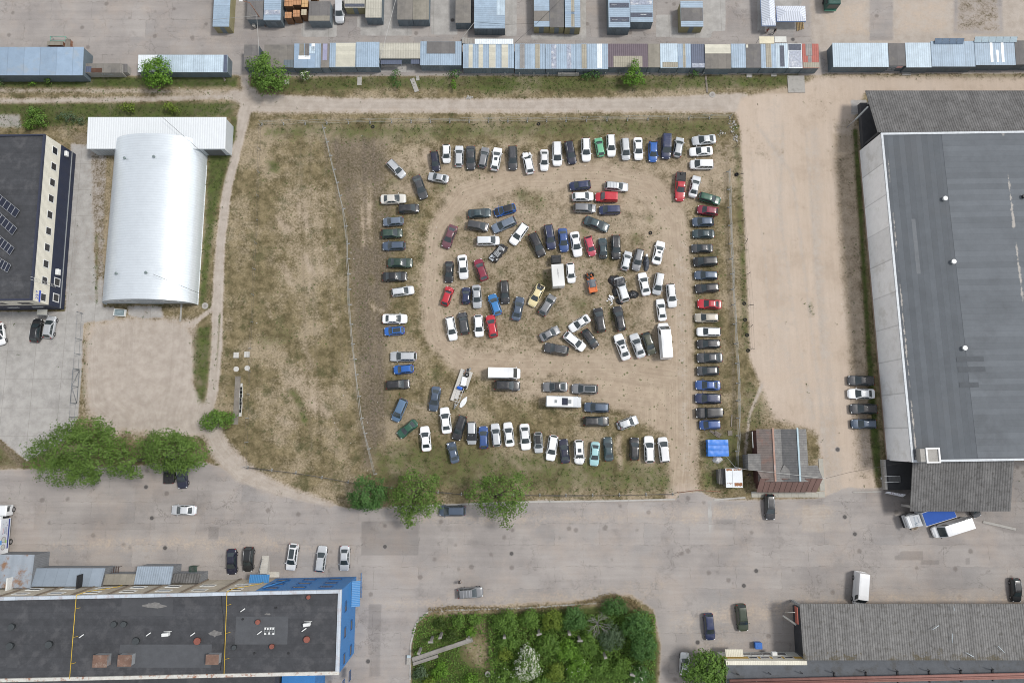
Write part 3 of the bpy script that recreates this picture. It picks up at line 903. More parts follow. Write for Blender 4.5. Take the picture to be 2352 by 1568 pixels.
def car_parts(ty, col, opt):
 nm, L, Wd, H, belt, xw0, xw1, xr1, xr0, deck, wrf = TYP[ty]
 o = set(opt.split()) if opt else set()
 pm = P(col)
 seed = sum(ord(ch) for ch in ty + col + opt)
 rnd = random.Random(seed)
 half = Wd / 2
 boxy = ty in 'vkj'
 crf, crr = 'crf' in o, 'crr' in o

 def warp(p):
  x, y, z = p
  t = x / L
  d = 0
  if crf and t > .12:
   d = min(1, (t - .12) / .3)
  if crr and t < -.2:
   d = min(1, (-.2 - t) / .25)
  if 'crush' in o:
   d = max(d, .8)
  if d:
   q = Vector((x * 1.9, y * 1.9, z * 1.9 + seed))
   n = mnoise.noise_vector(q)
   n2 = mnoise.noise_vector(q * 2.7)
   k = d * .34
   x2 = x + (n.x * k + n2.x * k * .4) - (d * .30 * (1 if t > 0 else -1) if (crf or crr) else 0)
   return (x2, y + n.y * k * .8 + n2.y * k * .3, max(.1, z + n.z * k * .75 + n2.z * k * .3 - d * .06))
  return p

 T = [-.5, -.493, -.475, -.44, -.39, -.30, -.18, -.05, .08, .18, .25, .32, .385, .435, .47, .49, .5]
 if boxy:
  pl = ([-.5, -.49, -.46, .36, .42, .46, .485, .5], [.9, .97, 1, 1, .97, .92, .84, .72])
 else:
  pl = ([-.5, -.493, -.475, -.44, -.39, -.3, .2, .3, .385, .435, .47, .49, .5], [.70, .80, .88, .94, .975, 1, 1, .985, .96, .915, .83, .72, .58])

 def plan(t):
  return lerp(t, *pl)

 hk = belt - (.02 if boxy else 0)

 def top(t):
  if t >= xw0:
   return lerp(t, [xw0, .385, .44, .475, .492, .5], [hk, hk - (.075 if ty != 'j' else .02), hk - .13, hk - .21, hk - .33, hk - .42])
  if t <= xr0:
   return lerp(t, [-.5, -.492, -.475, -.44, xr0], [deck - .30, deck - .13, deck - .05, deck - .015, deck])
  return lerp(t, [xr0, xw0], [deck, hk])

 body = MB()
 sec = [(0, 0, 0), (.88, 0, 0), (.965, .10, 0), (1.0, .30, 0), (.99, 0, -.16), (.955, 0, -.05), (.86, 0, -.008), (.45, 0, .014), (0, 0, .02)]
 ring = len(sec) * 2 - 2
 for t in T:
  w = plan(t) * half
  zt, zb = top(t), lerp(t, [-.5, -.46, -.4, .38, .46, .5], [.34, .26, .2, .2, .24, .30])
  hs = [(f * w, (zb + up) if (up or i < 2) else (zt + dn)) for i, (f, up, dn) in enumerate(sec)]
  hs = [(y, min(z, zt + .02)) for y, z in hs]
  pts = hs + [(-y, z) for y, z in hs[-2:0:-1]]
  for y, z in pts:
   body.v.append(warp((t * L, y, z)))
 for i in range(len(T) - 1):
  for k in range(ring):
   j = (k + 1) % ring
   lowr = k in (0, ring - 1, 1, ring - 2)
   body.face((i * ring + k, i * ring + j, (i + 1) * ring + j, (i + 1) * ring + k), 1 if lowr else 0, True)
 body.face(tuple(range(ring)), 0)
 body.face(tuple((len(T) - 1) * ring + k for k in range(ring - 1, -1, -1)), 0)

 zb_, zr = belt - .03, H - .055
 wb, wr = half * (.925 if not boxy else .97), half * wrf
 bul = .10 if not boxy else .05

 def front(u, v):
  yb, yt = wb * (2 * u - 1), wr * (2 * u - 1)
  q = 1 - (2 * u - 1) ** 2
  a = Vector((xw0 * L + bul * q, yb, zb_))
  c = Vector((xw1 * L + bul * .55 * q, yt, zr))
  p = a.lerp(c, v)
  p.z += .035 * math.sin(math.pi * v)
  return p

 def rear(u, v):
  yb, yt = wb * .97 * (1 - 2 * u), wr * (1 - 2 * u)
  q = 1 - (2 * u - 1) ** 2
  a = Vector((xr0 * L - bul * .6 * q, yb, (deck if ty in 'scp' else belt) - .03))
  c = Vector((xr1 * L - bul * .4 * q, yt, zr))
  p = a.lerp(c, v)
  p.z += .02 * math.sin(math.pi * v)
  return p

 def side(sg):
  def f(u, v):
   u = 1 - u if sg > 0 else u
   a = Vector((lerp(u, [0, 1], [xr0 * L, xw0 * L]), sg * wb * lerp(u, [0, .15, 1], [.97, 1, 1]), zb_))
   c = Vector((lerp(u, [0, 1], [xr1 * L, xw1 * L]), sg * wr, zr))
   p = a.lerp(c, v)
   p.y += sg * .03 * math.sin(math.pi * v)
   return p
  return f

 def roof(u, v):
  q = 1 - (2 * u - 1) ** 2
  x = lerp(v, [0, 1], [xr1 * L - bul * .4 * q, xw1 * L + bul * .55 * q])
  y = wr * (2 * u - 1)
  e = max(0, min(1, q * 3.2)) * max(0, min(1, math.sin(math.pi * min(1, max(0, v))) * 2.2))
  return Vector((x, -y, zr + .05 * e + (.0 if not boxy else .0)))

 wf = lambda fn: (lambda u, v: warp(tuple(fn(u, v))))
 for fn in (front, rear, side(1), side(-1)):
  body.grid(wf(fn), 6, 3, 0)
 # wheel wells
 wx = ((.315 if not boxy else .335) * L, (-.285 if not boxy else -.29) * L)
 rw = .32 if ty not in 'ojpv' else .37
 for x in wx:
  for sg in (1, -1):
   n = len(body.v)
   for k in range(14):
    a = 2 * math.pi * k / 14
    body.v.append((x + (rw + .06) * math.cos(a), sg * (half + .004), rw + (rw + .06) * math.sin(a) * (1 if math.sin(a) > 0 else .8)))
   body.face(tuple(n + k for k in (range(14) if sg < 0 else range(13, -1, -1))), 1)
 # bumper shadow gap + lip
 body.obox((L * .492, 0, .42), (.05, Wd * .62, .10), m=1)
 if 'bed' in o:
  x0, x1 = -.475 * L, xr0 * L - .06
  body.box(x0, x1, -half * .84, half * .84, deck - .02, deck + .035, 1)
  body.obox(((x0 + x1) / 2, half * .88, deck + .06), (x1 - x0, .07, .10), m=1)
  body.obox(((x0 + x1) / 2, -half * .88, deck + .06), (x1 - x0, .07, .10), m=1)
  body.obox((x0 + .25, .1, deck + .12), (.4, .5, .18), rz=.3, m=1)
  body.tube([(x1 - .05, -half * .8, deck), (x1 - .05, -half * .7, H - .1), (x1 - .05, half * .7, H - .1), (x1 - .05, half * .8, deck)], .035, m=1)
 if 'spare' in o:
  n = len(body.v)
  body.tube([(-.5 * L - .02, 0, .95), (-.5 * L - .24, 0, .95)], .34, 14, 1)
 if 'ripr' in o or 'ripf' in o:
  s_ = -1 if 'ripr' in o else 1
  xs = (xr1 * L if s_ < 0 else xw0 * L)
  for i in range(26):
   x = xs + s_ * rnd.uniform(.05, .48 * L - abs(xs)) if abs(xs) < .47 * L else s_ * L * .45
   body.obox((x, rnd.uniform(-.62, .62), (deck if s_ < 0 else top(.4)) + rnd.uniform(-.02, .09)), (rnd.uniform(.12, .4), rnd.uniform(.06, .3), rnd.uniform(.05, .16)), rz=rnd.uniform(0, 3), rx=rnd.uniform(-.5, .5), m=2)
  x0, x1 = sorted((s_ * .455 * L, xs + s_ * .1))
  body.box(x0, x1, -half * .74, half * .74, belt - .25, (deck if s_ < 0 else top(.42)) + .015, 2)
 parts = [('body', body.mesh('body', [pm, dark, gut]), None)]

 def off(fn, u, v, d):
  e = 1e-3
  p = fn(u, v)
  n = (fn(min(1, u + e), v) - fn(max(0, u - e), v)).cross(fn(u, min(1, v + e)) - fn(u, max(0, v - e)))
  n = n.normalized() if n.length else Vector((0, 0, 1))
  c = Vector((0 if abs(p.x) < 99 else 0, 0, .7))
  if n.dot(p - Vector((p.x * .5, 0, .7))) < 0:
   n = -n
  return warp(tuple(p + n * d))

 def panel(fn, u0, u1, v0, v1, nu, nv, d=.012, m=None, into=None, mi=0):
  b_ = into or MB()
  b_.grid(lambda a, c: off(fn, u0 + (u1 - u0) * a, v0 + (v1 - v0) * c, d), nu, nv, mi)
  return b_

 rm = pm
 if 'broof' in o:
  rm = P('blackc')
 elif 'droof' in o:
  rm = P('black')
 rb = MB()
 rb.grid(wf(lambda u, v: roof(u, v) + Vector((0, 0, .004))), 8, 8, 0)
 if ty == 'v' or ty == 'k':
  for i in range(1, 6):
   x = lerp(i / 6, [0, 1], [xr1 * L, xw1 * L])
   rb.obox((x, 0, H + .002), (.05, wr * 1.7, .022), m=0)
 parts.append(('roof', rb.mesh('roof', rm), None))
 if 'ripf' not in o:
  hm = P('blackc') if 'bhood' in o else pm
  hb = MB()

  def hoodf(u, v):
   t = lerp(v, [0, 1], [xw0 + .012, .468])
   w = plan(t) * half * lerp(v, [0, 1], [.86, .84])
   y = w * (1 - 2 * u)
   q = 1 - (2 * u - 1) ** 2
   return Vector((t * L + (bul * .8 * q if v < .5 else 0), y, top(t) + .012 + .028 * min(1, q * 2)))
  hb.grid(wf(hoodf), 8, 6, 0)
  parts.append(('bonnet', hb.mesh('bonnet', hm), None))
 if ty in 'sc' and 'ripr' not in o:
  tb = MB()

  def trf(u, v):
   t = lerp(v, [0, 1], [-.482, xr0 - .012])
   w = plan(t) * half * .84
   q = 1 - (2 * u - 1) ** 2
   return Vector((t * L, w * (1 - 2 * u), top(t) + .01 + .022 * min(1, q * 2)))
  tb.grid(wf(trf), 8, 4, 0)
  parts.append(('boot_lid', tb.mesh('boot_lid', pm), None))
 if 'crush' not in o:
  parts.append(('windscreen', panel(front, .06, .94, .06, .93, 6, 3).mesh('windscreen', glass), None))
  if ty not in 'vk':
   parts.append(('rear_window', panel(rear, .10, .90, .12, .90, 6, 2).mesh('rear_window', glass), None))
  for sg in (1, -1):
   sb = MB()
   if ty in 'vk':
    segs = [(.80, .95)]
   elif ty == 'c':
    segs = [(.14, .46), (.485, .90)]
   elif ty == 'p':
    segs = [(.10, .92)]
   else:
    segs = [(.07, .33), (.355, .62), (.645, .92)] if ty in 'wmoj' else [(.13, .50), (.53, .91)]
   for a, c in segs:
    fn = side(sg)
    if sg > 0:
     a, c = 1 - c, 1 - a
    panel(fn, a, c, .16, .90, 3, 2, into=sb)
   parts.append(('side_window', sb.mesh('side_window', glass), None))
 for x in wx:
  for sg in (1, -1):
   wbm = MB()
   y0, y1 = sg * (half - .2), sg * (half + .018)
   wbm.tube([(x, y0, rw), (x, y1, rw)], rw, 16, 0)
   wbm.tube([(x, y1 - sg * .05, rw), (x, y1 + sg * .006, rw)], rw * .64, 12, 1)
   parts.append(('wheel', wbm.mesh('wheel', [tyre, rimm]), None))
 if 'ripf' not in o and 'crush' not in o:
  for sg in (1, -1):
   hl = MB()
   t = .452 if not boxy else .47
   hl.ell(warp((t * L, sg * half * .70, top(t) - .045)), (.13, .16, .06), 0)
   parts.append(('headlight', hl.mesh('headlight', headm), None))
 if 'ripr' not in o and 'crush' not in o:
  for sg in (1, -1):
   hl = MB()
   zt = deck - .12 if ty in 'scp' else belt - .02
   hl.ell(warp((-.478 * L, sg * half * .76, zt)), (.07, .13, .09 if ty in 'scp' else .16), 0)
   parts.append(('taillight', hl.mesh('taillight', tailm), None))
 for sg in (1, -1):
  mr = MB()
  mr.ell((xw0 * L - .14, sg * (half + .09), belt + .06), (.07, .12, .075), 0)
  parts.append(('wing_mirror', mr.mesh('wing_mirror', dark if 'dm' in o else pm), None))
 if 'rail' in o or 'railb' in o:
  for sg in (1, -1):
   rl = MB()
   xa, xb = xr1 * L + .1, xw1 * L - .1
   rl.tube([(xa, sg * wr * .93, zr + .03), (xa + .08, sg * wr * .93, H + .06), (xb - .08, sg * wr * .93, H + .06), (xb, sg * wr * .93, zr + .03)], .022, 5)
   parts.append(('roof_rail', rl.mesh('roof_rail', alu if 'rail' in o else dark), None))
 if 'bars' in o:
  for f in (.3, .6, .85):
   rl = MB()
   x = lerp(f, [0, 1], [xr1 * L, xw1 * L])
   rl.obox((x, 0, H + .07), (.07, wr * 1.9, .035))
   parts.append(('roof_bar', rl.mesh('roof_bar', alu), None))
 if 'sun' in o or 'pano' in o:
  sb = MB()
  v0, v1, u0 = (.52, .82, .24) if 'sun' in o else (.08, .92, .13)
  sb.grid(lambda a, c: roof(u0 + (1 - 2 * u0) * a, v0 + (v1 - v0) * c) + Vector((0, 0, .016)), 4, 4, 0)
  parts.append(('sunroof', sb.mesh('sunroof', glass), None))
 return nm, L, Wd, parts


CACHE = {}
LOT = 'cars stored in the fenced dirt yard'


def car(reg, ty, col, fx, fy, rx, ry, opt, label, group=LOT, zq=.55):
 key = (ty, col, opt)
 nm, L0, W0 = TYP[ty][0:3]
 a, b_ = Vector(W(reg, fx, fy, zq)), Vector(W(reg, rx, ry, zq))
 c, d = (a + b_) / 2, a - b_
 L = d.length
 rz = math.atan2(d.y, d.x)
 r = thing(nm, label, CATN.get(ty, 'car'), (c.x, c.y, .004), rz, group)
 sx = min(1.16, max(.84, L / L0))
 r.scale = (sx, min(1.05, max(.95, sx)), min(1.05, max(.96, sx)))
 if key not in CACHE:
  CACHE[key] = car_parts(ty, col, opt)[3]
 for pn, me, _ in CACHE[key]:
  link(pn, me, r)
 return r


CARS = '''
A|w|silver|597,712|428,538|rail|silver estate car with roof rails parked aslant at the yard's top left corner
A|s|dgrey|822,955|730,705||long dark grey saloon parked aslant below the silver estate with roof rails
A|h|dnavy|958,650|925,432||dark blue-black hatchback at the left end of the top row, nose down
A|s|silver|865,705|1092,745||silver car lying crossways below the left end of the top row
A|h|white|1070,560|1065,355||white hatchback second from the left in the top row
A|w|lsilver|1210,368|1205,603||silver-white estate car in the top row between a white hatchback and a dark grey saloon
A|s|dgrey|1340,634|1335,375||dark grey saloon in the top row, fourth from its left end
A|w|grey|1503,386|1458,614||mid grey estate car tilted between a dark grey saloon and a white car with sunroof
A|h|white|1640,388|1595,648|sun|white hatchback with open sunroof in the top row
A|w|dgrey|1803,638|1798,374|railb|dark grey estate car in the top row beside a crumpled white hatchback
A|h|white|1945,428|1998,682|crf|white hatchback with its crumpled front pointing up, in the top row
A|s|white|2150,645|2150,412||small white saloon in the top row right of the crumpled white hatchback
B|m|white|220,592|213,332|rail|long white people carrier in the top row left of a dark blue estate
B|w|dnavy|388,572|340,320|rail|dark blue estate with pale roof rails tilted in the top row
B|w|white|540,543|532,285|railb|white estate with dark roof rails in the top row left of the mint green hatchback
B|h|mint|668,282|706,488||mint green hatchback in the top row, tail towards the track
B|w|white|818,488|808,244|rail|white estate car in the top row just right of the mint green hatchback
B|m|silver|980,528|964,291|railb|light grey people carrier in the middle right of the top row
B|s|white|1119,525|1108,281||white saloon in the top row left of the bright blue car
B|h|blue|1275,548|1278,322||bright blue hatchback in the top row beside a navy van
B|k|navy|1420,515|1424,255||tall navy blue van in the top row
B|h|silver|1578,278|1538,495||silver hatchback at the right end of the top row
B|c|silver|1708,322|1972,294||grey-silver coupe topmost of the right column by the fence
B|c|white|1680,442|1937,424||white coupe second from the top in the right column
B|m|white|1685,580|1945,580||white people carrier third from the top in the right column
B|p|red|1570,982|1585,662|bed|red pickup with black load bed beside the right column
B|s|lsilver|1766,702|1708,938||silver-white saloon slanting between the red pickup and a green estate
B|w|green|2024,988|1783,922||bottle green estate in the right column with its nose to the fence
B|h|wine|1766,1072|1997,1102||wine red hatchback in the right column under a green estate
B|h|slate|1710,1215|1950,1210||slate grey hatchback in the right column under a wine red one
B|s|teal|1712,1345|1957,1345||dark teal saloon with red tail lamps in the right column
B|h|navy|353,822|588,800||navy hatchback at the top of the upper island cluster
B|w|silver|1005,832|743,812|bars|silver estate with crosswise roof bars at the upper island cluster's top right
B|h|white|620,930|381,936||white hatchback left of the red van in the upper island cluster
B|k|red|638,938|885,946||dark red small van in the upper island cluster
B|m|grey|647,1066|398,1058||grey people carrier below the white hatchback in the upper island cluster
B|m|navy|678,1085|917,1080||navy people carrier below the dark red small van
B|s|teal|787,1288|518,1188||dark grey-green saloon parked aslant below the navy people carrier
A|s|offwhite|622,955|340,966||cream saloon topmost of the left column
A|m|black|767,1060|536,1076||black people carrier offset to the right below the cream saloon
A|h|lslate|365,1217|594,1200||blue-grey hatchback in the left column above a green car
A|h|dgreen|582,1334|343,1347||dark green car with sunroof in the left column
A|w|slate|358,1482|614,1474||slate blue estate below the dark green car in the left column
A|s|plum|1053,1500|1152,1252||dusty plum saloon slanting beside the left track
A|s|teal|1562,1108|1306,1126||dark teal saloon with a dusty roof left of the blue car with black roof
A|h|blue|1596,1118|1834,1052|broof bhood|blue hatchback with black roof and bonnet
A|m|dgrey|1535,1278|1296,1238||dark grey people carrier under the dusty dark teal saloon
A|w|lslate|1575,1302|1834,1188|rail|grey estate with a silver roof slanting beside a white estate
A|w|white|1792,1455|1948,1238||white estate slanting down left beside a grey estate
A|m|lsilver|1657,1420|1396,1425||silver-white people carrier with dark nose left of the slanting white estate
C|w|black|2130,207|2012,-45||black estate slanting left of the two navy cars
G|w|navy|160,270|113,-3|rail|navy estate with pale roof rails in the central row
G|s|mblue|298,298|273,38||navy saloon in the central row between a navy estate and a white coupe
G|c|white|450,350|403,77||white coupe in the central row left of the small raspberry car
G|h|pinkred|612,342|552,128||small raspberry red hatchback in the central row
G|s|teal|717,143|726,372|ripr|dark grey saloon with its tail torn off beside the raspberry car
G|w|black|870,380|862,112|rail|black estate with pale roof rails at the central row's right end
G|h|lsilver|1008,292|958,500||silver hatchback right of the central row with its tail down
G|w|grey|1082,503|1138,266||grey estate between a silver hatchback and a tarpaulin heap
G|s|white|1367,180|1308,434|sun|white saloon with open sunroof by the right track, topmost there
G|s|dgrey|1700,260|1940,258||dark grey saloon in the right column below the dark teal saloon
G|m|blackc|1722,412|1988,400||glossy black people carrier in the right column
G|w|slate|1735,555|1992,560||slate grey estate in the right column below a black people carrier
G|w|black|1742,708|2007,690||black estate in the right column just above the bright red saloon
G|s|red|1769,870|2034,882||bright red saloon in the right column
G|w|beige|1739,1026|2004,1025||beige estate in the right column under the bright red saloon
G|w|white|1762,1180|2027,1183|dm|white estate in the right column under the beige one
G|w|black|1762,1318|2022,1314|rail|black estate with roof rails in the right column under a white estate
F|s|dgrey|1762,226|2047,221||dark grey saloon with shiny boot in the right column
F|h|dgrey|1762,370|2007,365||short dark grey hatchback in the right column above a blue saloon
F|s|mblue|1745,524|2022,530||mid blue saloon in the right column
F|w|navy|1739,670|2029,677|rail|navy estate with silver roof rails in the right column
F|j|black|1749,836|2037,828|spare|matt black boxy off-roader with spare wheel in the right column
F|m|mblue|1792,966|2017,960||blue people carrier at the bottom end of the right column
G|h|white|378,640|358,420||small white hatchback parked right beside the box truck
G|s|white|1152,528|1207,780||white saloon slanting right of the black plastic heap
G|m|lsilver|1312,770|1358,532||silver people carrier between two white cars right of the black plastic heap
G|w|white|1493,912|1468,648|railb|white estate with dark roof rails at the edge of the right track
G|s|white|1353,818|1384,1062||white saloon with a red mark on its rear window near the right track
G|m|black|662,918|707,1187||black people carrier with bright blue windscreen below the orange wreck
G|w|black|877,898|932,1170||black estate right of the people carrier with blue windscreen
G|c|white|358,1158|572,1018||white coupe slanting left of the black people carrier
G|s|grey|240,1148|30,1257||dusty grey saloon slanting left of the white coupe and white hatchback
G|h|white|518,1372|302,1203||white hatchback slanting down right under the white coupe
G|h|black|652,1352|512,1163||black hatchback slanting beside a white one in the lower cluster
G|o|dgrey|73,1350|344,1396|rail|dark grey off-roader at the lower cluster's bottom left
G|s|white|882,1208|987,1492|sun|white saloon with open sunroof in the lower right cluster
G|s|lsilver|1057,1203|1152,1467||silver-white saloon with dark blue windscreen left of the olive car
G|h|olive|1272,1432|1188,1188||olive brown hatchback left of the long white van
C|s|dgreen|694,282|417,280||dark green saloon with grey roof in the left column
C|s|blackc|634,430|362,437||black saloon in the left column under a dark green one
C|w|lsilver|710,578|458,612|railb|silver-white estate pointing slightly up in the left column
C|s|white|634,900|360,900||white saloon in the left column above a blue hatchback with sunroof
C|h|blue|379,1042|604,1024|pano|blue hatchback with glass roof in the left column
E|w|silver|444,72|739,69|rail|long silver estate in the left column above a bright blue hatchback
E|h|blue|482,222|705,203||bright blue hatchback in the left column under the long silver estate
E|w|black|665,372|398,388||black estate lowest of the left column, nose to the yard
C|s|black|1094,500|1101,264||black saloon left of a white one in the left inner cluster
C|s|white|1263,460|1239,194||white saloon beside a black one in the left inner cluster
C|h|wine|1410,243|1492,474||wine red hatchback slanting in the left inner cluster
C|h|red|1118,535|1042,752|crf|red hatchback with smashed front beside the left track
C|h|navy|1288,550|1280,750|crr|dark blue hatchback with dented tail beside the smashed red one
C|s|silver|1411,782|1397,525||light grey saloon beside a dented dark blue hatchback
C|h|azure|1566,628|1642,858||azure blue hatchback slanting in the left inner cluster
C|w|black|1721,735|1704,477|rail|black estate with roof rails right of the azure hatchback
C|s|slate|1887,657|1832,917||slate blue saloon left of the pale yellow car
C|s|yellow|2003,758|2122,522|ripr|pale yellow car with its tail ripped open
C|h|grey|2250,640|2117,854||grey hatchback slanting below the pale yellow car
C|w|white|1147,1138|1098,875|railb|white estate at the left of the short lower inner row
C|w|dgrey|1238,808|1277,1073|crf|dark grey estate with damaged nose in the short lower inner row
C|h|white|1434,1098|1417,855||white hatchback left of a red one in the short lower inner row
C|h|red|1547,858|1592,1104||red hatchback at the right of the short lower inner row
E|m|steel|497,787|602,541||steel blue people carrier pointing down left near the inner fence
E|s|green|537,952|738,788||green saloon pointing down left near the inner fence
E|s|slate|918,675|961,402||dark slate saloon left of the boat trailer
E|s|white|824,841|852,1118||white saloon at the left end of the bottom row
E|s|white|1043,632|1077,922||white saloon standing nose up below the dark slate one
E|w|black|1172,994|1252,726||black estate tilted in the bottom row next to a covered silver car
E|m|silver|1350,1045|1345,788||silver people carrier with black sheeting over its bonnet and windscreen
E|h|mblue|1475,840|1481,1090||dark blue hatchback in the bottom row right of the covered silver car
E|w|lsilver|1603,810|1629,1066||silver-white estate in the bottom row right of the dark blue hatchback
E|s|white|1743,797|1772,1066||white saloon in the bottom row, nose up, right of a silver-white estate
E|s|white|1949,1104|1928,813||white saloon, nose down, left of the black-roofed small car in the bottom row
E|h|silver|2089,1137|2079,906|broof|small silver car with black roof in the bottom row
F|w|white|138,1360|182,1078|rail|white estate tilted in the bottom row left of a midnight blue saloon
F|s|dnavy|284,1120|311,1389||midnight blue saloon in the bottom row
F|o|white|466,1412|454,1130|sun crf|white off-roader with sunroof and crumpled bonnet in the bottom row
F|s|aqua|624,1418|641,1150||pale aqua saloon in the bottom row
F|s|teal|774,1098|792,1365||dark grey-green saloon at the end of the bottom row's left run
F|h|black|1075,1103|1069,1354||black hatchback left of two white cars at the bottom right
F|w|white|1228,1088|1241,1385|railb|big white estate in the bottom row's right end pair
F|m|white|1378,1100|1411,1381||white people carrier last at the right end of the bottom row
E|s|slate|1110,1002|1169,1248|crf|dark slate saloon with broken nose standing below the bottom row
F|c|grey|57,546|334,545|droof|grey coupe with dark dirty roof left of a grey estate with sunroof
F|w|grey|375,564|668,572|pano rail|grey estate with glass roof in the lower middle of the yard
F|w|slate|514,767|794,776||slate blue estate right of the camper van
F|w|black|790,924|505,926|railb|black estate below the slate blue one right of the camper van
F|h|silver|1108,902|875,988|crr|silver car with a torn rear quarter slanting near the bottom right cars
E|o|black|1883,397|1597,390||black off-roader with dusty roof below the long white van
'''
STREET = '''
R2|o|lsilver|1548,258|1548,18||silver-white off-roader standing between the market kiosks
L7|h|white|12,352|-10,178||white car cut by the left edge on the concrete yard
L7|h|blackc|302,146|276,330|rail|glossy black hatchback on the concrete yard beside a silver one
L7|h|silver|412,124|378,300||silver hatchback on the concrete yard beside a glossy black one
L7|p|blackc|1335,1205|1330,1438|bed|black pickup tail sticking out from under the big tree
L7|w|dnavy|1437,1476|1425,1262|rail|dark blue car with roof rails nosing out from under the big tree
S2|s|lsilver|1295,259|1484,264||silver saloon driving on the street left of the trees
S3|s|dnavy|568,490|567,232||dark blue saloon parked left of the concrete steps
S3|o|blackc|727,460|742,212|rail|glossy black off-roader parked beside the concrete steps
S3|h|white|1148,448|1188,178|pano|white car with black glass roof outside the blue building
S3|w|lsilver|1472,202|1438,462|rail|silver estate outside the blue building between two other cars
S3|s|silver|1684,452|1692,199||silver-grey saloon rightmost outside the blue building
S4|m|slate|1194,500|1470,499|railb|slate grey people carrier parked under the street trees
S4|o|grey|1653,1343|1385,1366|bars|grey off-roader with roof bars parked by the planted island
S8|w|black|1192,1345|1180,1018|rail|black estate parked in front of the brown-roofed house
H1|w|dgrey|244,558|427,563|droof|dark grey estate topmost of four cars along the big hall
H1|s|white|244,652|430,653||white saloon parked along the big hall
H1|w|dgrey|259,757|447,758|droof|dark grey estate parked along the big hall under a white saloon
H1|w|slate|267,862|442,862|railb|slate grey estate lowest of four cars along the big hall
S7|w|blackc|1762,822|1745,598|rail|glossy black car at the right edge by the corrugated roof
S6|w|navy|600,970|568,628||dark blue estate parked on the bare asphalt at the lower right
S6|o|moss|1012,855|970,510|railb|dark green off-roader parked on the bare asphalt at the lower right
S6|s|white|280,1126|270,1402||white saloon half hidden under the corner tree
U|h|dgrey|1500,390|1340,85||dark car nose with two pale headlamps peeping out behind the blue-topped lorry
'''


def load(tbl, group):
 for ln in tbl.strip().split('\n'):
  r, ty, c, f, q, o, lab = ln.split('|')
  fx, fy = map(float, f.split(','))
  rx, ry = map(float, q.split(','))
  car(r, ty, c, fx, fy, rx, ry, o, lab, group)


load(CARS, LOT)
load(STREET, 'cars parked outside the yard')

# ---- long vans
car('G', 'v', 'white', 1384, 1083, 1420, 1487, '', 'long white van standing nose up at the edge of the right track', 'long white vans')
car('E', 'v', 'white', 1885, 262, 1526, 254, '', 'long white van lying crossways in the lower middle of the yard', 'long white vans')
car('S7', 'v', 'white', 300, 850, 320, 538, 'dm', 'white van with side door backed to the corrugated roof', 'long white vans')
car('U', 'v', 'white', 650, 690, 1345, 470, 'dm', 'white van parked close beside the blue-topped lorry', 'long white vans')
# ================================================================ market stalls and kiosks
wall_d = M('stall_wall_slate', (.13, .165, .19), rough=.7, stripe=('X', .3), sdark=.18, grime=(.10, .10, .09), gamt=.4)
wall_b = M('stall_wall_slate_plain', (.15, .18, .20), rough=.75, grime=(.08, .09, .10), gamt=.5)
wall_o = M('stall_wall_olive', (.26, .235, .13), rough=.8, grime=(.15, .14, .09), gamt=.5)
wall_c = M('stall_wall_cream', (.42, .39, .30), rough=.8)
r_blue = M('roof_pale_blue_sheet', (.325, .42, .52), rough=.5, stripe=('X', .42), sdark=.16, grime=(.30, .36, .43), gamt=.5, seam=('X', 2.3))
r_bluey = M('roof_pale_blue_sheet_cross', (.325, .42, .52), rough=.5, stripe=('Y', .42), sdark=.16, grime=(.30, .36, .43), gamt=.5, seam=('Y', 2.3))
r_lblue = M('roof_icy_sheet', (.47, .57, .65), rough=.5, stripe=('X', .42), sdark=.14, seam=('X', 2.1))
r_dblue = M('roof_dull_blue_sheet', (.27, .36, .47), rough=.55, var=.12, seam=('X', 3.2), grime=(.33, .36, .38), gamt=.5)
r_white = M('roof_white_sheet', (.72, .77, .80), rough=.45, stripe=('X', .35), sdark=.12)
r_felt = M('roof_grey_felt', (.155, .148, .145), rough=.9, seam=('X', 1.6), grime=(.22, .205, .18), gamt=.6)
r_felt2 = M('roof_brown_felt', (.205, .19, .17), rough=.9, seam=('X', 1.6), grime=(.13, .125, .12), gamt=.6)
r_olive = M('roof_olive_felt', (.26, .24, .20), rough=.9, seam=('X', 1.1), grime=(.17, .16, .13), gamt=.6)
r_plum = M('roof_plum_sheet', (.125, .095, .115), rough=.6, stripe=('X', .4), sdark=.2)
r_navy = M('roof_navy_sheet', (.095, .115, .17), rough=.55, stripe=('X', .4), sdark=.2)
r_cream = M('roof_cream_sheet', (.47, .45, .38), rough=.6, stripe=('X', .5), sdark=.1, grime=(.42, .40, .33), gamt=.6, seam=('Y', 1.4))
r_red = M('roof_brick_red_sheet', (.38, .105, .08), rough=.6, stripe=('X', .4), sdark=.15)
p_clear = M('clear_roof_panel', (.30, .33, .40), rough=.25, var=.5, vs=2.5, grime=(.62, .63, .64), gs=.9, gamt=.9, spec=.8)
p_grey = M('greying_roof_panel', (.27, .26, .25), rough=.7, var=.25, stripe=('X', .35), seam=('Y', 1.7))
p_cream = M('cream_roof_panel', (.54, .52, .43), rough=.5, var=.15, seam=('Y', .85))
p_glass = M('dark_rooflight_glass', (.09, .10, .13), rough=.15, var=.4, vs=3)
p_white = M('white_roof_panel', (.85, .87, .88), rough=.3)  # plain white panels for roof strips, boxes and rooflight bars
p_tan = M('tan_roof_panel', (.36, .33, .26), rough=.6, var=.2, stripe=('X', .35), sdark=.25, seam=('Y', 1.5))
frame_w = M('white_frame', (.70, .71, .70), rough=.5)
conc_m = M('cast_concrete', (.36, .345, .32), rough=.9, grime=(.22, .21, .19), gamt=.7, gs=.8)
wood = M('weathered_wood', (.23, .20, .17), rough=.9, var=.35, stripe=('X', .22), sdark=.35)
steel_g = M('galvanised_steel', (.38, .40, .41), rough=.5, metal=.4)
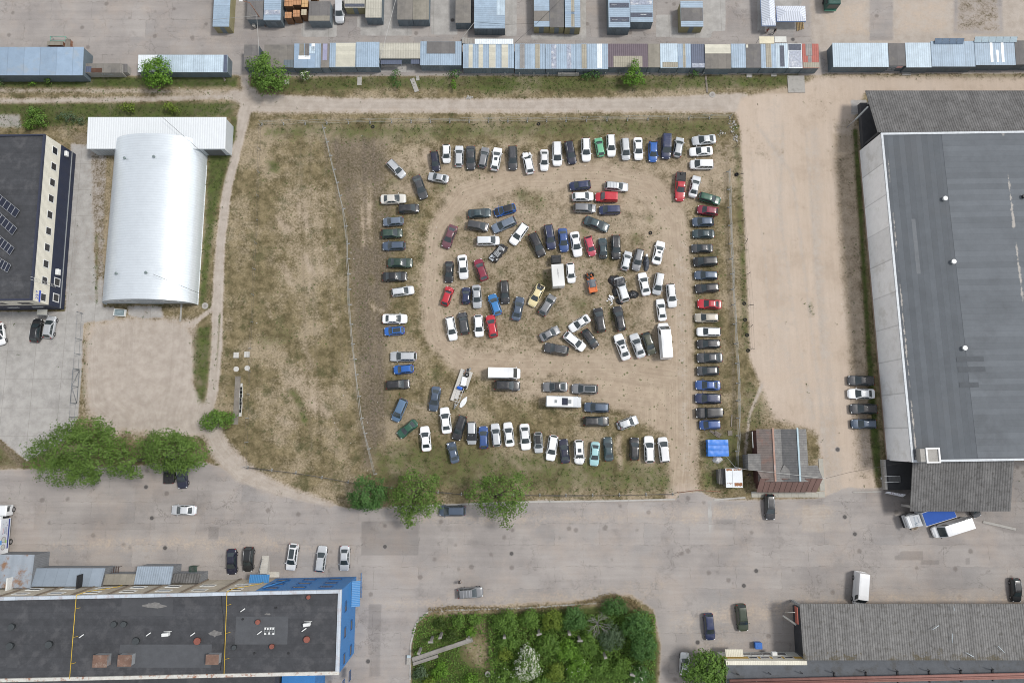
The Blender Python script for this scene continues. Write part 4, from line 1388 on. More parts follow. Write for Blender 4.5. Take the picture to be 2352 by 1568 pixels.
rustm = M('rusty_steel', (.22, .10, .055), rough=.9, var=.4, grime=(.40, .36, .33), gamt=.7, gs=1.2)
STG = 'stalls in the long market row'
KIO = 'kiosks and containers of the back market row'


def stall(reg, x0, x1, yN, yS, h, roof, label, strips=(), wall=None, fall=.25, group=STG, name='market_stall', door=True, over=.12, cross=(), under=True):
 """shed with a thin single-pitch sheet roof. strips: (x0,x1,y0,y1,material) in the reading of the plan"""
 wall = wall or wall_d
 ym = (yN + yS) / 2
 X0, X1 = W(reg, x0, ym, h)[0], W(reg, x1, ym, h)[0]
 Y1, Y0 = W(reg, (x0 + x1) / 2, yN, h)[1], W(reg, (x0 + x1) / 2, yS, h)[1]
 t_ = thing(name, label, 'stall' if group == STG else 'kiosk', ((X0 + X1) / 2, (Y0 + Y1) / 2, 0), 0, group)
 w_ = MB()
 i = over
 hz = lambda y: h - fall * (Y1 - y) / (Y1 - Y0) * -1 - fall
 zs, zn = h - fall * .5, h + fall * .5
 w_.prism([(X0 + i * .3, Y0 + i), (X1 - i * .3, Y0 + i), (X1 - i * .3, Y1 - i), (X0 + i * .3, Y1 - i)], 0, 0, 0, zt=[zs - .07, zs - .07, zn - .07, zn - .07])
 w_.build('wall', wall, t_)
 r_ = MB()
 zz = lambda y: zs + (zn - zs) * (y - Y0) / (Y1 - Y0)
 r_.prism([(X0 + .015, Y0), (X1 - .015, Y0), (X1 - .015, Y1), (X0 + .015, Y1)], 0, 0, 0, zt=[zs, zs, zn, zn])
 for k in range(4):
  x, y, _ = r_.v[k]
  r_.v[k] = (x, y, zz(y) - .06)
 ro = r_.build('roof', roof, t_)
 for s_ in strips:
  a, c, y0, y1, mt = s_
  y0 = yN if y0 is None else y0
  y1 = yS if y1 is None else y1
  xa = X0 + (X1 - X0) * (a - x0) / (x1 - x0)
  xc = X0 + (X1 - X0) * (c - x0) / (x1 - x0)
  ya, yc = Y1 + (Y0 - Y1) * (y1 - yN) / (yS - yN), Y1 + (Y0 - Y1) * (y0 - yN) / (yS - yN)
  xa, xc = max(xa, X0 + .03), min(xc, X1 - .03)
  ya, yc = max(ya, Y0 + .02), min(yc, Y1 - .02)
  q = MB()
  q.prism([(xa, ya), (xc, ya), (xc, yc), (xa, yc)], 0, 0, 0, zt=[zz(ya) + .035, zz(ya) + .035, zz(yc) + .035, zz(yc) + .035])
  for k in range(4):
   x, y, _ = q.v[k]
   q.v[k] = (x, y, zz(y) + .004)
  q.build('roof_panel', mt, t_)
 if door:
  d_ = MB()
  xm = (X0 + X1) / 2
  d_.box(xm - .45, xm + .45, Y0 + i - .03, Y0 + i - .004, .02, 2.0)
  d_.build('door', wall_b, t_)
  # trim rail under the eave
  g_ = MB()
  g_.box(X0 + .1, X1 - .1, Y0 + .03, Y0 + .09, zs - .16, zs - .085)
  g_.build('gutter', steel_g, t_)
 return t_, (X0, X1, Y0, Y1, zs)


N = None
stall('R2', 485, 650, 500, 740, 2.4, r_felt, 'grey felt stall at the left end of the long row, half under a tree', [(485, 650, 620, 635, r_felt2)])
stall('R2', 708, 1038, 500, 745, 2.2, r_felt2, 'wide dark grey felt stall right of the first tree in the row', [(930, 1036, 664, 743, wall_d)])
stall('R2', 1040, 1336, 488, 748, 2.35, r_dblue, 'blue stall with white boxes and junk heaped on its roof',
 [(1098, 1150, 490, 620, r_olive), (1158, 1208, 490, 640, r_felt), (1208, 1270, 520, 596, r_lblue), (1232, 1272, 482, 566, p_white), (1090, 1222, 618, 658, p_white), (1276, 1334, 488, 746, r_blue)])
stall('R2', 1337, 1432, 488, 745, 2.3, r_felt2, 'narrow brown felt stall with a mauve strip on its roof', [(1358, 1408, 490, 668, M('mauve_roof_panel', (.30, .30, .42), rough=.5, var=.2))])
stall('R2', 1433, 1724, 480, 742, 2.3, r_blue, 'stall with a broad cream gridded roof panel beside blue sheeting', [(1503, 1720, 482, 738, p_cream)])
stall('R2', 1726, 1984, 470, 740, 2.35, r_blue, 'plain pale blue stall between two cream roofs')
stall('R2', 1986, 2576, 480, 645, 2.3, r_cream, 'long cream roofed stall set back behind a concrete apron', door=False, group=STG)
stall('R3', 225, 680, 464, 720, 2.4, r_blue, 'pale blue stall with a large grey felt patch on its roof', [(294, 612, 466, 596, r_felt)])
stall('R3', 697, 1263, 491, 752, 2.35, r_blue, 'blue stall with four cream rooflight stripes',
 [(760, 804, 500, 748, p_cream), (870, 918, 500, 748, p_cream), (986, 1058, 500, 748, p_cream), (1124, 1197, 500, 748, p_cream)])
stall('R3', 1270, 1611, 490, 760, 2.35, r_blue, 'blue stall with one grey and one tan roof stripe', [(1325, 1380, 495, 756, p_grey), (1497, 1548, 495, 756, p_tan)])
stall('R3', 1613, 1947, 492, 760, 2.35, r_blue, 'blue stall with two glassy see-through roof stripes', [(1675, 1731, 498, 756, p_clear), (1846, 1896, 498, 756, p_clear)])
stall('R3', 1948, 2302, 490, 762, 2.35, r_blue, 'blue stall with a dark ribbed stripe and a white stripe', [(2010, 2066, 496, 758, p_tan), (2180, 2236, 490, 752, r_white)])
stall('R4', 87, 530, 490, 743, 2.35, r_plum, 'plum brown stall with a glazed tan patch, behind the bright small tree', [(148, 468, 622, 740, p_tan)])
stall('R4', 531, 665, 490, 743, 2.3, r_olive, 'olive grey felt stall between plum and pale blue roofs')
stall('R4', 666, 862, 488, 748, 2.35, r_lblue, 'pale blue stall with a yellowed strip along its front eave', [(690, 860, 688, 744, p_tan)])
stall('R4', 863, 1008, 490, 748, 2.35, r_blue, 'narrow blue stall with one tan centre stripe', [(918, 946, 492, 746, p_tan), (866, 916, 620, 746, r_dblue), (950, 1006, 620, 746, r_dblue)])
stall('R4', 1009, 1160, 492, 748, 2.3, r_navy, 'navy roofed stall with clear sheets along its front', [(1016, 1158, 700, 745, p_clear)])
stall('R4', 1161, 1450, 494, 757, 2.45, r_felt2, 'wide brown felt stall with a cream glazed back half', [(1163, 1447, 498, 596, p_cream)])
stall('R4', 1451, 1613, 490, 747, 2.35, r_blue, 'plain pale blue stall between two brown felt roofs')
stall('R4', 1614, 1780, 492, 747, 2.35, r_felt, 'dark grey felt stall near the right end of the long row', [(1620, 1642, 500, 534, p_cream)])
stall('R4', 1781, 1946, 486, 750, 2.35, r_blue, 'blue stall with a broad beige centre stripe', [(1836, 1896, 488, 746, p_tan)])
stall('R4', 1947, 2080, 486, 750, 2.35, r_lblue, 'pale stall with square rooflights down its middle', [(1992, 2040, 510, 736, p_glass)])
stall('R4', 2081, 2238, 490, 752, 2.3, r_white, 'white stall with a clear sheet roof near the row end', [(2088, 2230, 494, 560, p_glass), (2092, 2228, 564, 744, p_clear)])
stall('R4', 2240, 2424, 490, 752, 2.35, r_red, 'brick red roofed stall at the right end of the long row', [(2278, 2350, 490, 620, p_grey), (2300, 2340, 622, 690, p_grey), (2246, 2422, 692, 748, p_tan)])
stall('R5', 450, 1003, 432, 664, 2.35, r_lblue, 'long icy blue stall, first of the right hand row')
tg, ex = stall('R5', 1005, 1174, 435, 652, 2.3, r_felt, 'dark felt stall with graffiti beside its shutter in the right hand row', door=False)
stall('R5', 1176, 1428, 430, 668, 2.35, r_lblue, 'icy blue stall right of the dark felt one')
stall('R5', 1430, 1862, 414, 660, 2.35, r_blue, 'blue stall with tilted glass screens along its back')
stall('R5', 1864, 2263, 410, 645, 2.35, r_blue, 'blue stall with three bright white strips on its roof', [(2016, 2042, 426, 616, p_white), (2076, 2098, 500, 616, p_white), (2126, 2152, 422, 616, p_white)])
stall('R5', 2265, 2500, 408, 640, 2.3, r_felt, 'grey felt stall at the right edge of the right hand row')
stall('R1', -400, 921, 528, 829, 2.9, r_dblue, 'long dull blue shed at the left edge beside the track', wall=wall_d, fall=.4, name='market_shed', group='detached market sheds')
stall('R1', 1527, 2518, 612, 797, 2.3, r_lblue, 'long pale blue corrugated shed with a white left end', [(1529, 1738, 614, 795, r_white), (2474, 2514, 614, 795, r_navy)], name='market_shed', group='detached market sheds')
t_, ex2 = stall('R1', 945, 1345, 705, 805, 2.0, r_felt2, 'low broken concrete shed between two blue sheds', [(1012, 1130, 756, 803, M('rust_hole', (.09, .045, .03), rough=.95, var=.4)), (950, 1012, 738, 800, r_navy)],
    wall=conc_m, name='market_shed', group='detached market sheds', fall=.1, door=False)
stall('R1', 1347, 1410, 712, 800, 1.4, r_felt, 'small grey leaning store beside the broken concrete shed', wall=conc_m, name='market_shed', group='detached market sheds', door=False)
# ---- tilted screens behind two right hand stalls
for x0, x1, yy, lab in ((1470, 1760, 408, 'tilted row of dark glass screens behind a blue stall'), (1866, 2290, 392, 'tilted row of pale glass screens behind the stall with white strips')):
 a, c = W('R5', x0, yy, 2.9), W('R5', x1, yy, 2.9)
 th = thing('glass_screen', lab, 'screen', ((a[0] + c[0]) / 2, a[1], 2.3))
 n_ = max(3, int((c[0] - a[0]) / 1.3))
 for k in range(n_):
  q = MB()
  xa = a[0] + (c[0] - a[0]) * k / n_
  xb = a[0] + (c[0] - a[0]) * (k + 1) / n_ - .06
  q.quad((xa, a[1] - .45, 2.6), (xb, a[1] - .45, 2.6), (xb, a[1] + .5, 3.0), (xa, a[1] + .5, 3.0))
  q.quad((xa, a[1] - .45, 2.56), (xa, a[1] + .5, 2.96), (xb, a[1] + .5, 2.96), (xb, a[1] - .45, 2.56))
  q.build('pane', M('screen_glass_dark', (.12, .17, .24), rough=.2) if x0 < 1800 else M('screen_glass_pale', (.36, .45, .50), rough=.2), th)
 q = MB()
 for k in range(n_ + 1):
  xa = a[0] + (c[0] - a[0]) * k / n_
  q.tube([(xa, a[1] - .4, 2.2), (xa, a[1] + .45, 2.95)], .03, 5)
 q.build('frame', dark, th)

# ---- back row
def kiosk(*a, **k):
 k.setdefault('group', KIO)
 k.setdefault('name', 'market_kiosk')
 return stall(*a, **k)


kiosk('R2', 150, 333, -160, 292, 2.6, r_bluey, 'blue roofed container with mustard coloured ends, leftmost in the back row', wall=wall_o)
kiosk('R2', 522, 704, -140, 212, 2.7, r_felt, 'dark grey felt kiosk beside the blue one near the crates', [(524, 702, -135, 8, r_blue)])
kiosk('R2', 709, 898, -140, 222, 2.8, r_bluey, 'blue kiosk with a patched strip of mixed sheets, left of the crates', [(712, 892, 112, 162, p_clear)])
kiosk('R2', 1203, 1440, 15, 236, 2.4, r_felt, 'dark felt open kiosk between the crates and the white off-roader', [(1208, 1438, 178, 234, r_olive)], wall=wall_b, fall=-.1)
kiosk('R2', 1600, 1826, -60, 84, 2.4, r_cream, 'cream edged kiosk with a row of small windows', [(1606, 1822, 42, 74, p_glass)], wall=wall_o)
kiosk('R2', 1832, 2012, -140, 192, 2.7, r_cream, 'narrow cream roofed kiosk with dark front', [])
kiosk('R3', -30, 142, -140, 214, 2.6, r_felt2, 'left one of two joined grey felt kiosks')
kiosk('R3', 143, 322, -140, 214, 2.6, r_olive, 'right one of two joined felt kiosks, greener', [(146, 318, -138, 4, r_blue)])
kiosk('R3', 614, 786, -140, 250, 2.5, r_felt2, 'long brown felt kiosk left of the big blue one')
kiosk('R3', 820, 1164, -140, 312, 2.6, r_bluey, 'big blue corrugated kiosk in the back row', [(1070, 1162, -136, 170, r_lblue)])
kiosk('R3', 1482, 1654, -140, 292, 2.5, r_bluey, 'blue kiosk with a worn brown patch across its roof', [(1484, 1652, 122, 232, r_felt2)], wall=wall_o)
kiosk('R3', 1655, 1816, -140, 298, 2.5, r_felt, 'grey felt kiosk between two blue ones', [], wall=wall_o)
kiosk('R3', 1824, 1996, -140, 300, 2.7, r_bluey, 'blue kiosk with a tan stripe running down its roof', [(1894, 1930, -136, 294, p_tan), (1826, 1994, 132, 160, r_dblue)], wall=wall_o)
kiosk('R4', 92, 331, -140, 300, 2.9, r_bluey, 'blue kiosk with two pairs of white-striped rooflights', [(106, 320, 36, 88, p_glass), (112, 322, 190, 242, p_glass), (128, 182, 56, 62, p_white), (232, 296, 66, 72, p_white), (132, 190, 212, 218, p_white), (236, 300, 222, 228, p_white)])
kiosk('R4', 333, 586, -140, 240, 2.7, r_bluey, 'blue kiosk with clear rooflight bands right of a taller blue one', [(336, 576, -60, 56, p_clear), (338, 578, 142, 190, p_glass), (446, 510, 158, 164, p_white)])
kiosk('R4', 892, 1142, 20, 292, 2.4, r_bluey, 'free standing kiosk with blue ends and a grey felt middle', [(896, 1138, 90, 232, r_felt)], wall=wall_o)

# writing on the felt stall: pale panel, letters, small red and white notice
X0, X1, Y0, Y1, zs = ex
def text(txt, loc, size, rx, rz, mat, parent=None, ext=.004, name='lettering', align='CENTER', squeeze=1.0):
 cu = bpy.data.curves.new(name, 'FONT')
 cu.body = txt
 cu.size = size
 cu.extrude = ext
 cu.align_x = align
 cu.align_y = 'CENTER'
 ob = bpy.data.objects.new(name, cu)
 COL.objects.link(ob)
 dg = bpy.context.evaluated_depsgraph_get()
 me = bpy.data.meshes.new_from_object(ob.evaluated_get(dg))
 bpy.data.objects.remove(ob)
 R = Matrix.Rotation(rz, 4, 'Z') @ Matrix.Rotation(rx, 4, 'X') @ Matrix.Diagonal((squeeze, 1, 1, 1))
 me.transform(Matrix.Translation(Vector(loc)) @ R)
 if parent is not None:
  me.transform(Matrix.Translation(-parent.location))
 me.materials.clear()
 me.materials.append(mat)
 return link(name, me, parent)


q = MB()
q.box(X0 + .1, X0 + 1.9, Y0 - .03, Y0 + .09, .1, 2.0)
q.build('shutter', M('pale_shutter', (.26, .29, .32), rough=.6), tg)
text('CO', (X0 + 1.0, Y0 - .045, 1.0), 1.3, rad(90), 0, M('slate_paint', (.10, .12, .15), rough=.7), tg, name='graffiti')
q = MB()
q.box(X1 - 1.6, X1 - .5, Y0 - .05, Y0 + .0, 1.35, 2.0)
q.build('notice', M('pink_notice', (.60, .35, .34), rough=.6, var=.4, vs=6), tg)
X0, X1, Y0, Y1, zs = ex2
text('ZONA', ((X0 + X1) / 2 + .4, Y0 + .06, 1.2), .8, rad(90), 0, M('faded_white_paint', (.50, .54, .57), rough=.8), t_, name='graffiti')
# canopy behind striped stall + small awnings
def slab_thing(name, label, cat, reg, x0, x1, y0, y1, z, mat, thick=.06, legs=True, tilt=0.0, group=None):
 a, c = W(reg, x0, y0, z), W(reg, x1, y1, z)
 t2 = thing(name, label, cat, ((a[0] + c[0]) / 2, (a[1] + c[1]) / 2, 0), 0, group)
 q = MB()
 q.prism([(a[0], c[1]), (c[0], c[1]), (c[0], a[1]), (a[0], a[1])], 0, 0, 0, zt=[z + tilt, z + tilt, z, z])
 for k in range(4):
  q.v[k] = (*q.v[k][:2], q.v[k + 4][2] - thick)
 q.build('canopy_sheet', mat, t2)
 if legs:
  for x in (a[0] + .15, c[0] - .15):
   for y in (a[1] - .12, c[1] + .12):
    g = MB()
    g.tube([(x, y, 0), (x, y, z - .05)], .04, 6)
    g.build('post', steel_g, t2)
 return t2


slab_thing('awning', 'bright white corrugated awning behind the stall with cream stripes', 'awning', 'R3', 828, 1254, 432, 488, 2.6, r_white)
slab_thing('awning', 'pale yellow awning behind the stall with a beige stripe', 'awning', 'R4', 1762, 1930, 406, 484, 2.6, M('pale_yellow_sheet', (.62, .57, .42), rough=.6))
slab_thing('awning', 'whitish awning behind the stall with square rooflights', 'awning', 'R4', 1932, 2066, 406, 470, 2.6, M('milky_sheet', (.58, .58, .54), rough=.5))
slab_thing('awning', 'dark lean-to awning under the long cream roof, left part', 'awning', 'R2', 2000, 2232, 664, 712, 1.9, r_navy)
slab_thing('awning', 'dark lean-to awning under the long cream roof, right part', 'awning', 'R3', 120, 222, 660, 708, 1.9, r_navy)

# crate stacks
crate_o = M('orange_crate', (.46, .24, .12), rough=.8, stripe=('X', .3), sdark=.25, var=.25)
crate_s = M('crate_side_brown', (.19, .10, .05), rough=.9, stripe=('Z', .24), sdark=.5, var=.3)
crate_p = M('pale_crate_top', (.50, .44, .32), rough=.8, stripe=('Y', .3), sdark=.2)
tan_top = M('tan_crate_top', (.56, .36, .17), rough=.8, stripe=('X', .3), sdark=.2)
for i, (x, y, w, d, mt, lab) in enumerate((
  (982, 20, 88, 100, crate_o, 'stack of orange crates at the top left of the crate group'), (1072, 12, 88, 86, crate_o, 'stack of orange crates at the top middle of the crate group'),
  (1160, 42, 68, 74, tan_top, 'stack of tan crates at the top right of the crate group'), (976, 168, 70, 66, crate_o, 'stack of orange crates at the bottom left of the crate group'),
  (1066, 150, 70, 74, crate_o, 'stack of orange crates at the bottom middle of the crate group'), (1150, 136, 54, 62, crate_p, 'stack of pale grey-brown crates at the bottom right of the crate group'),
  (1260, -18, 70, 40, tan_top, 'stack of tan crates just behind the open kiosk'))):
 h = 2.2
 a, c = W('R2', x - w / 2, y - d / 2, h), W('R2', x + w / 2, y + d / 2, h)
 t2 = thing('crate_stack', lab, 'crates', ((a[0] + c[0]) / 2, (a[1] + c[1]) / 2, 0), 0, 'stacks of crates in the market')
 q = MB()
 q.box(a[0], c[0], c[1], a[1], 0.02, 2.13)
 q.build('stacked_crates', crate_s, t2)
 mx, my = (a[0] + c[0]) / 2, (a[1] + c[1]) / 2
 for sx in (0, 1):
  for sy in (0, 1):
   g = MB()
   g.box([a[0], mx + .02][sx], [mx - .02, c[0]][sx], [c[1], my + .02][sy], [my - .02, a[1]][sy], 2.14, 2.2 + .015 * ((sx + sy) % 2))
   g.build('top_crate', mt, t2)
# striped tents
tent_m = M('blue_white_tent_stripe', (.66, .70, .78), rough=.7, stripe=('Y', .36), sdark=.42, var=.06)
tent_m2 = M('blue_white_tent_stripe_cross', (.66, .70, .78), rough=.7, stripe=('X', .36), sdark=.42, var=.06)
for x0, x1, y0, y1, lab in ((1770, 1946, -150, 285, 'long blue and white striped market tent running upwards'), (1950, 2282, 68, 236, 'blue and white striped market tent lying crossways')):
 a, c = W('R4', x0, y0, 2.3), W('R4', x1, y1, 2.3)
 t2 = thing('market_tent', lab, 'tent', ((a[0] + c[0]) / 2, (a[1] + c[1]) / 2, 0), 0, 'striped market tents')
 q = MB()
 w_, d_ = c[0] - a[0], a[1] - c[1]
 ins = min(w_, d_) / 2
 mx, my = (a[0] + c[0]) / 2, (a[1] + c[1]) / 2
 if d_ > w_:
  r1, r2 = (mx, c[1] + ins, 3.1), (mx, a[1] - ins, 3.1)
 else:
  r1, r2 = (a[0] + ins, my, 3.1), (c[0] - ins, my, 3.1)
 e = [(a[0], c[1], 2.3), (c[0], c[1], 2.3), (c[0], a[1], 2.3), (a[0], a[1], 2.3)]
 if d_ > w_:
  q.poly([e[0], e[1], r1], 1); q.poly([e[1], e[2], r2, r1], 0); q.poly([e[2], e[3], r2], 1); q.poly([e[3], e[0], r1, r2], 0)
 else:
  q.poly([e[0], e[1], r2, r1], 1); q.poly([e[1], e[2], r2], 0); q.poly([e[2], e[3], r1, r2], 1); q.poly([e[3], e[0], r1], 0)
 for i in range(4):
  p1, p2 = e[i], e[(i + 1) % 4]
  q.quad((p1[0], p1[1], 2.0), (p2[0], p2[1], 2.0), p2, p1, 2)
 q.build('canopy', [tent_m, tent_m2, M('tent_valance_blue', (.24, .36, .62), rough=.7)], t2)
 for p1 in e:
  g = MB()
  g.tube([(p1[0] + (.1 if p1[0] < mx else -.1), p1[1] + (.1 if p1[1] < my else -.1), 0), (p1[0] + (.1 if p1[0] < mx else -.1), p1[1] + (.1 if p1[1] < my else -.1), 2.2)], .03, 6)
  g.build('post', steel_g, t2)
# planks under the tent
t2 = thing('timber_stack', 'pale timber planks lying under the crossways striped tent', 'timber', (*W('R4', 2212, 300), 0))
q = MB()
for k in range(5):
 a = V('R4', 2178 + k * 17, 240, .12)
 c = V('R4', 2184 + k * 17, 345 - k * 6, .12)
 q.tube([a, c], .1, 4, smooth=False)
q.build('planks', M('pale_timber', (.45, .33, .17), rough=.8), t2)

# person by the tents, person in the street (built in 50)
# green bus end at the top edge
a, c = W('R5', 352, 120, 0), W('R5', 470, -260, 0)
t2 = thing('bus', 'dark green and pale bus cut by the top edge', 'bus', ((a[0] + c[0]) / 2, (a[1] + c[1]) / 2, 0))
x0, x1, y0, y1 = a[0], a[0] + 2.5, a[1], a[1] + 9.5
q = MB()
q.obox(((x0 + x1) / 2, (y0 + y1) / 2, 1.45), (x1 - x0, y1 - y0, 2.3), ch=.14)
q.build('body', M('bus_dark_green', (.022, .075, .06), rough=.35, var=.3), t2)
q = MB()
q.obox(((x0 + x1) / 2, (y0 + y1) / 2 + .4, 2.72), (x1 - x0 - .1, y1 - y0 - .9, .26), ch=.1)
q.build('roof', M('bus_roof_pale', (.58, .68, .64), rough=.4), t2)
q = MB()
q.box(x0 + .2, x1 - .2, y0 - .03, y0 + .02, 1.35, 2.35)
q.build('windscreen', glass, t2)
q = MB()
q.box(x0 + .1, x1 - .1, y0 - .12, y0 - .035, .35, .75)
q.build('bumper', M('bus_bumper_green', (.10, .34, .24), rough=.5), t2)
for sx in (x0 - .04, x1 + .02):
 q = MB()
 q.box(sx, sx + .02, y0 + .6, y1 - .5, 1.5, 2.2)
 q.build('side_window', glass, t2)
for y in (y0 + 1.8, y1 - 2.4):
 for sx in (x0 - .02, x1 - .24):
  q = MB()
  q.tube([(sx, y, .46), (sx + .26, y, .46)], .46, 14)
  q.build('wheel', tyre, t2)
# benches / green frame behind the long blue shed
for x0, x1, y0, y1, h, mt, lab in ((522, 694, 455, 500, .95, r_olive, 'low wooden trading table behind the long blue shed'), (728, 772, 432, 526, 1.0, wood, 'grey wooden trestle standing endways behind the long blue shed')):
 a, c = W('R1', x0, y0, h), W('R1', x1, y1, h)
 t2 = thing('trestle_table', lab, 'table', ((a[0] + c[0]) / 2, (a[1] + c[1]) / 2, 0))
 q = MB(); q.box(a[0], c[0], c[1], a[1], h - .08, h); q.build('table_top', mt, t2)
 q = MB(); q.box(a[0] + .1, c[0] - .1, c[1] + .05, a[1] - .05, 0, h - .085); q.build('base', rustm, t2)
a, c = W('R1', 560, 405, 1), W('R1', 718, 455, 1)
t2 = thing('metal_rack', 'small green metal frame behind the long blue shed', 'frame', ((a[0] + c[0]) / 2, (a[1] + c[1]) / 2, 0))
q = MB()
g_ = M('green_frame_paint', (.09, .36, .26), rough=.5)
cs = [(a[0], a[1]), (c[0], a[1]), (c[0], c[1]), (a[0], c[1])]
for i in range(4):
 p1, p2 = cs[i], cs[(i + 1) % 4]
 q.tube([(*p1, 0), (*p1, 1)], .04, 5); q.tube([(*p1, 1), (*p2, 1)], .05, 5)
q.build('frame', g_, t2)
# steps down between the stalls
t2 = thing('concrete_steps', 'short concrete steps between two market stalls', 'steps', (*W('R3', 735, 458), 0))
q = MB()
for k in range(4):
 a, c = W('R3', 690 + k * 28, 425, .3), W('R3', 690 + k * 28 + 26, 490, .3)
 q.box(a[0], c[0], c[1], a[1], 0, .62 - .15 * k)
q.build('treads', conc_m, t2)

# ================================================================ navy and cream building with solar panels
NB_CREAM = M('cream_cladding', (.66, .63, .54), rough=.55, stripe=('Z', .3), sdark=.08, var=.05)
NB_NAVY = M('navy_cladding', (.018, .026, .055), rough=.5, stripe=('Z', .3), sdark=.25, var=.12)
roof_b = M('black_roof_felt', (.052, .054, .06), rough=.9, var=.3, seam=('Y', 1.0), grime=(.085, .085, .09), gamt=.7, gs=.4)
h = 9.0
ne, se = W('L6', 350, 180, h), W('L6', 246, 1480, h)
x1 = (ne[0] + se[0]) / 2
nw_x = -150.0
t2 = thing('office_building', 'navy and cream clad building with solar panels on a black roof', 'building', (x1 - 15, (ne[1] + se[1]) / 2, 0))
y0, y1 = se[1], ne[1]
q = MB(); q.box(nw_x, x1, y0, y1, 0, 4.4); q.build('lower_wall', NB_NAVY, t2)
q = MB(); q.box(nw_x, x1 - .02, y0 + .02, y1 - .02, 4.41, h - .35); q.build('upper_wall', NB_CREAM, t2)
q = MB(); q.box(nw_x, x1 - .3, y0 + .3, y1 - .3, h - .34, h - .18); rf = q.build('roof', roof_b, t2)
q = MB()
for b_ in ((nw_x, x1 + .02, y0 - .02, y0 + .28), (x1 - .28, x1 + .02, y0 + .29, y1 - .29), (nw_x, x1 + .02, y1 - .28, y1 + .02)):
 q.box(b_[0], b_[1], b_[2], b_[3], h - .345, h + .1)
q.build('parapet', M('parapet_navy', (.03, .035, .06), rough=.5), t2)


def window(parent, c, w_, hh, face, fm=frame_w, gm_=None, fr=.1, deep=.05):
 """window on a wall: face 'E','W','S','N'; c = (x,y,z) on the wall plane"""
 sx, sy = {'E': (1, 0), 'W': (-1, 0), 'S': (0, -1), 'N': (0, 1)}[face]
 q = MB()
 def bar(u0, u1, z0, z1):
  if sx:
   xs = sorted((c[0] + sx * .004, c[0] + sx * deep))
   q.box(xs[0], xs[1], c[1] + u0, c[1] + u1, c[2] + z0, c[2] + z1)
  else:
   ys = sorted((c[1] + sy * .004, c[1] + sy * deep))
   q.box(c[0] + u0, c[0] + u1, ys[0], ys[1], c[2] + z0, c[2] + z1)
 bar(-w_ / 2, w_ / 2, -hh / 2, -hh / 2 + fr); bar(-w_ / 2, w_ / 2, hh / 2 - fr, hh / 2)
 bar(-w_ / 2, -w_ / 2 + fr, -hh / 2 + fr + .001, hh / 2 - fr - .001); bar(w_ / 2 - fr, w_ / 2, -hh / 2 + fr + .001, hh / 2 - fr - .001)
 f_ = q.build('window', fm, parent)
 q = MB()
 deep2 = deep * .5
 if sx:
  xs = sorted((c[0] + sx * .002, c[0] + sx * deep2))
  q.box(xs[0], xs[1], c[1] - w_ / 2 + fr, c[1] + w_ / 2 - fr, c[2] - hh / 2 + fr, c[2] + hh / 2 - fr)
 else:
  ys = sorted((c[1] + sy * .002, c[1] + sy * deep2))
  q.box(c[0] - w_ / 2 + fr, c[0] + w_ / 2 - fr, ys[0], ys[1], c[2] - hh / 2 + fr, c[2] + hh / 2 - fr)
 link('pane', q.mesh('pane', gm_ or M('window_glass', (.02, .022, .026), rough=.12, spec=.9), parent.location), f_)
 return f_


NW = 10
for i in range(NW):
 # upper windows along the east wall, seen at (u,v) on the plane x = x1: take them evenly
 f = (i + .55) / NW
 y = y1 - 1.6 - (y1 - y0 - 3.0) * i / (NW - 1) - .3
 window(t2, (x1 - .02, y, 6.0), 1.45, 1.5, 'E')
for yy in (W('L6', 460, 1345, 2)[1], W('L6', 452, 1467, 2)[1]):
 window(t2, (x1, yy, 2.6), 1.6, 1.7, 'E', fr=.16)
for k in range(5):
 window(t2, (x1 - 3 - 4.6 * k, y0 + .02, 6.2), 2.0, 1.4, 'S', fm=M('dark_frame', (.03, .03, .04), rough=.5))
 window(t2, (x1 - 3.2 - 4.6 * k, y0, 2.6), 2.0, .5, 'S')
q = MB(); q.box(x1 + .004, x1 + .1, y0, y1, 1.15, 1.3); q.build('ledge', steel_g, t2)
q = MB(); q.obox((x1 + .35, W('L6', 455, 1262, 3)[1], 3.1), (.6, 1.1, .8), ch=.06); q.build('air_conditioner', frame_w, t2)
q = MB(); q.obox((x1 + .3, y1 - 1.3, 3.2), (.5, 1.0, .7), ch=.06); q.build('air_conditioner', frame_w, t2)
q = MB()
ly = W('L6', 335, 1345, 6)[1]
for s_ in (-.25, .25):
 q.tube([(x1 + .16, ly + s_, 3.0), (x1 + .16, ly + s_, h + .9)], .025, 5)
for k in range(16):
 q.tube([(x1 + .16, ly - .25, 3.2 + k * .38), (x1 + .16, ly + .25, 3.2 + k * .38)], .018, 4)
q.build('ladder', M('ladder_steel', (.62, .62, .60), rough=.4), t2)
# house number plate
ty = W('L6', 262, 1460, 8)[1]
blue_p = M('sign_blue', (.02, .06, .42), rough=.4)
text('23', (x1 + .01, ty + .25, 7.6), 1.0, rad(90), rad(90), blue_p, t2, name='house_number')
text('P', (x1 + .01, ty + 1.15, 7.75), .6, rad(90), rad(90), blue_p, t2, name='house_number')
q = MB(); q.box(x1 + .003, x1 + .03, ty - .6, ty + 1.5, 6.75, 7.15); q.build('street_plate', blue_p, t2)
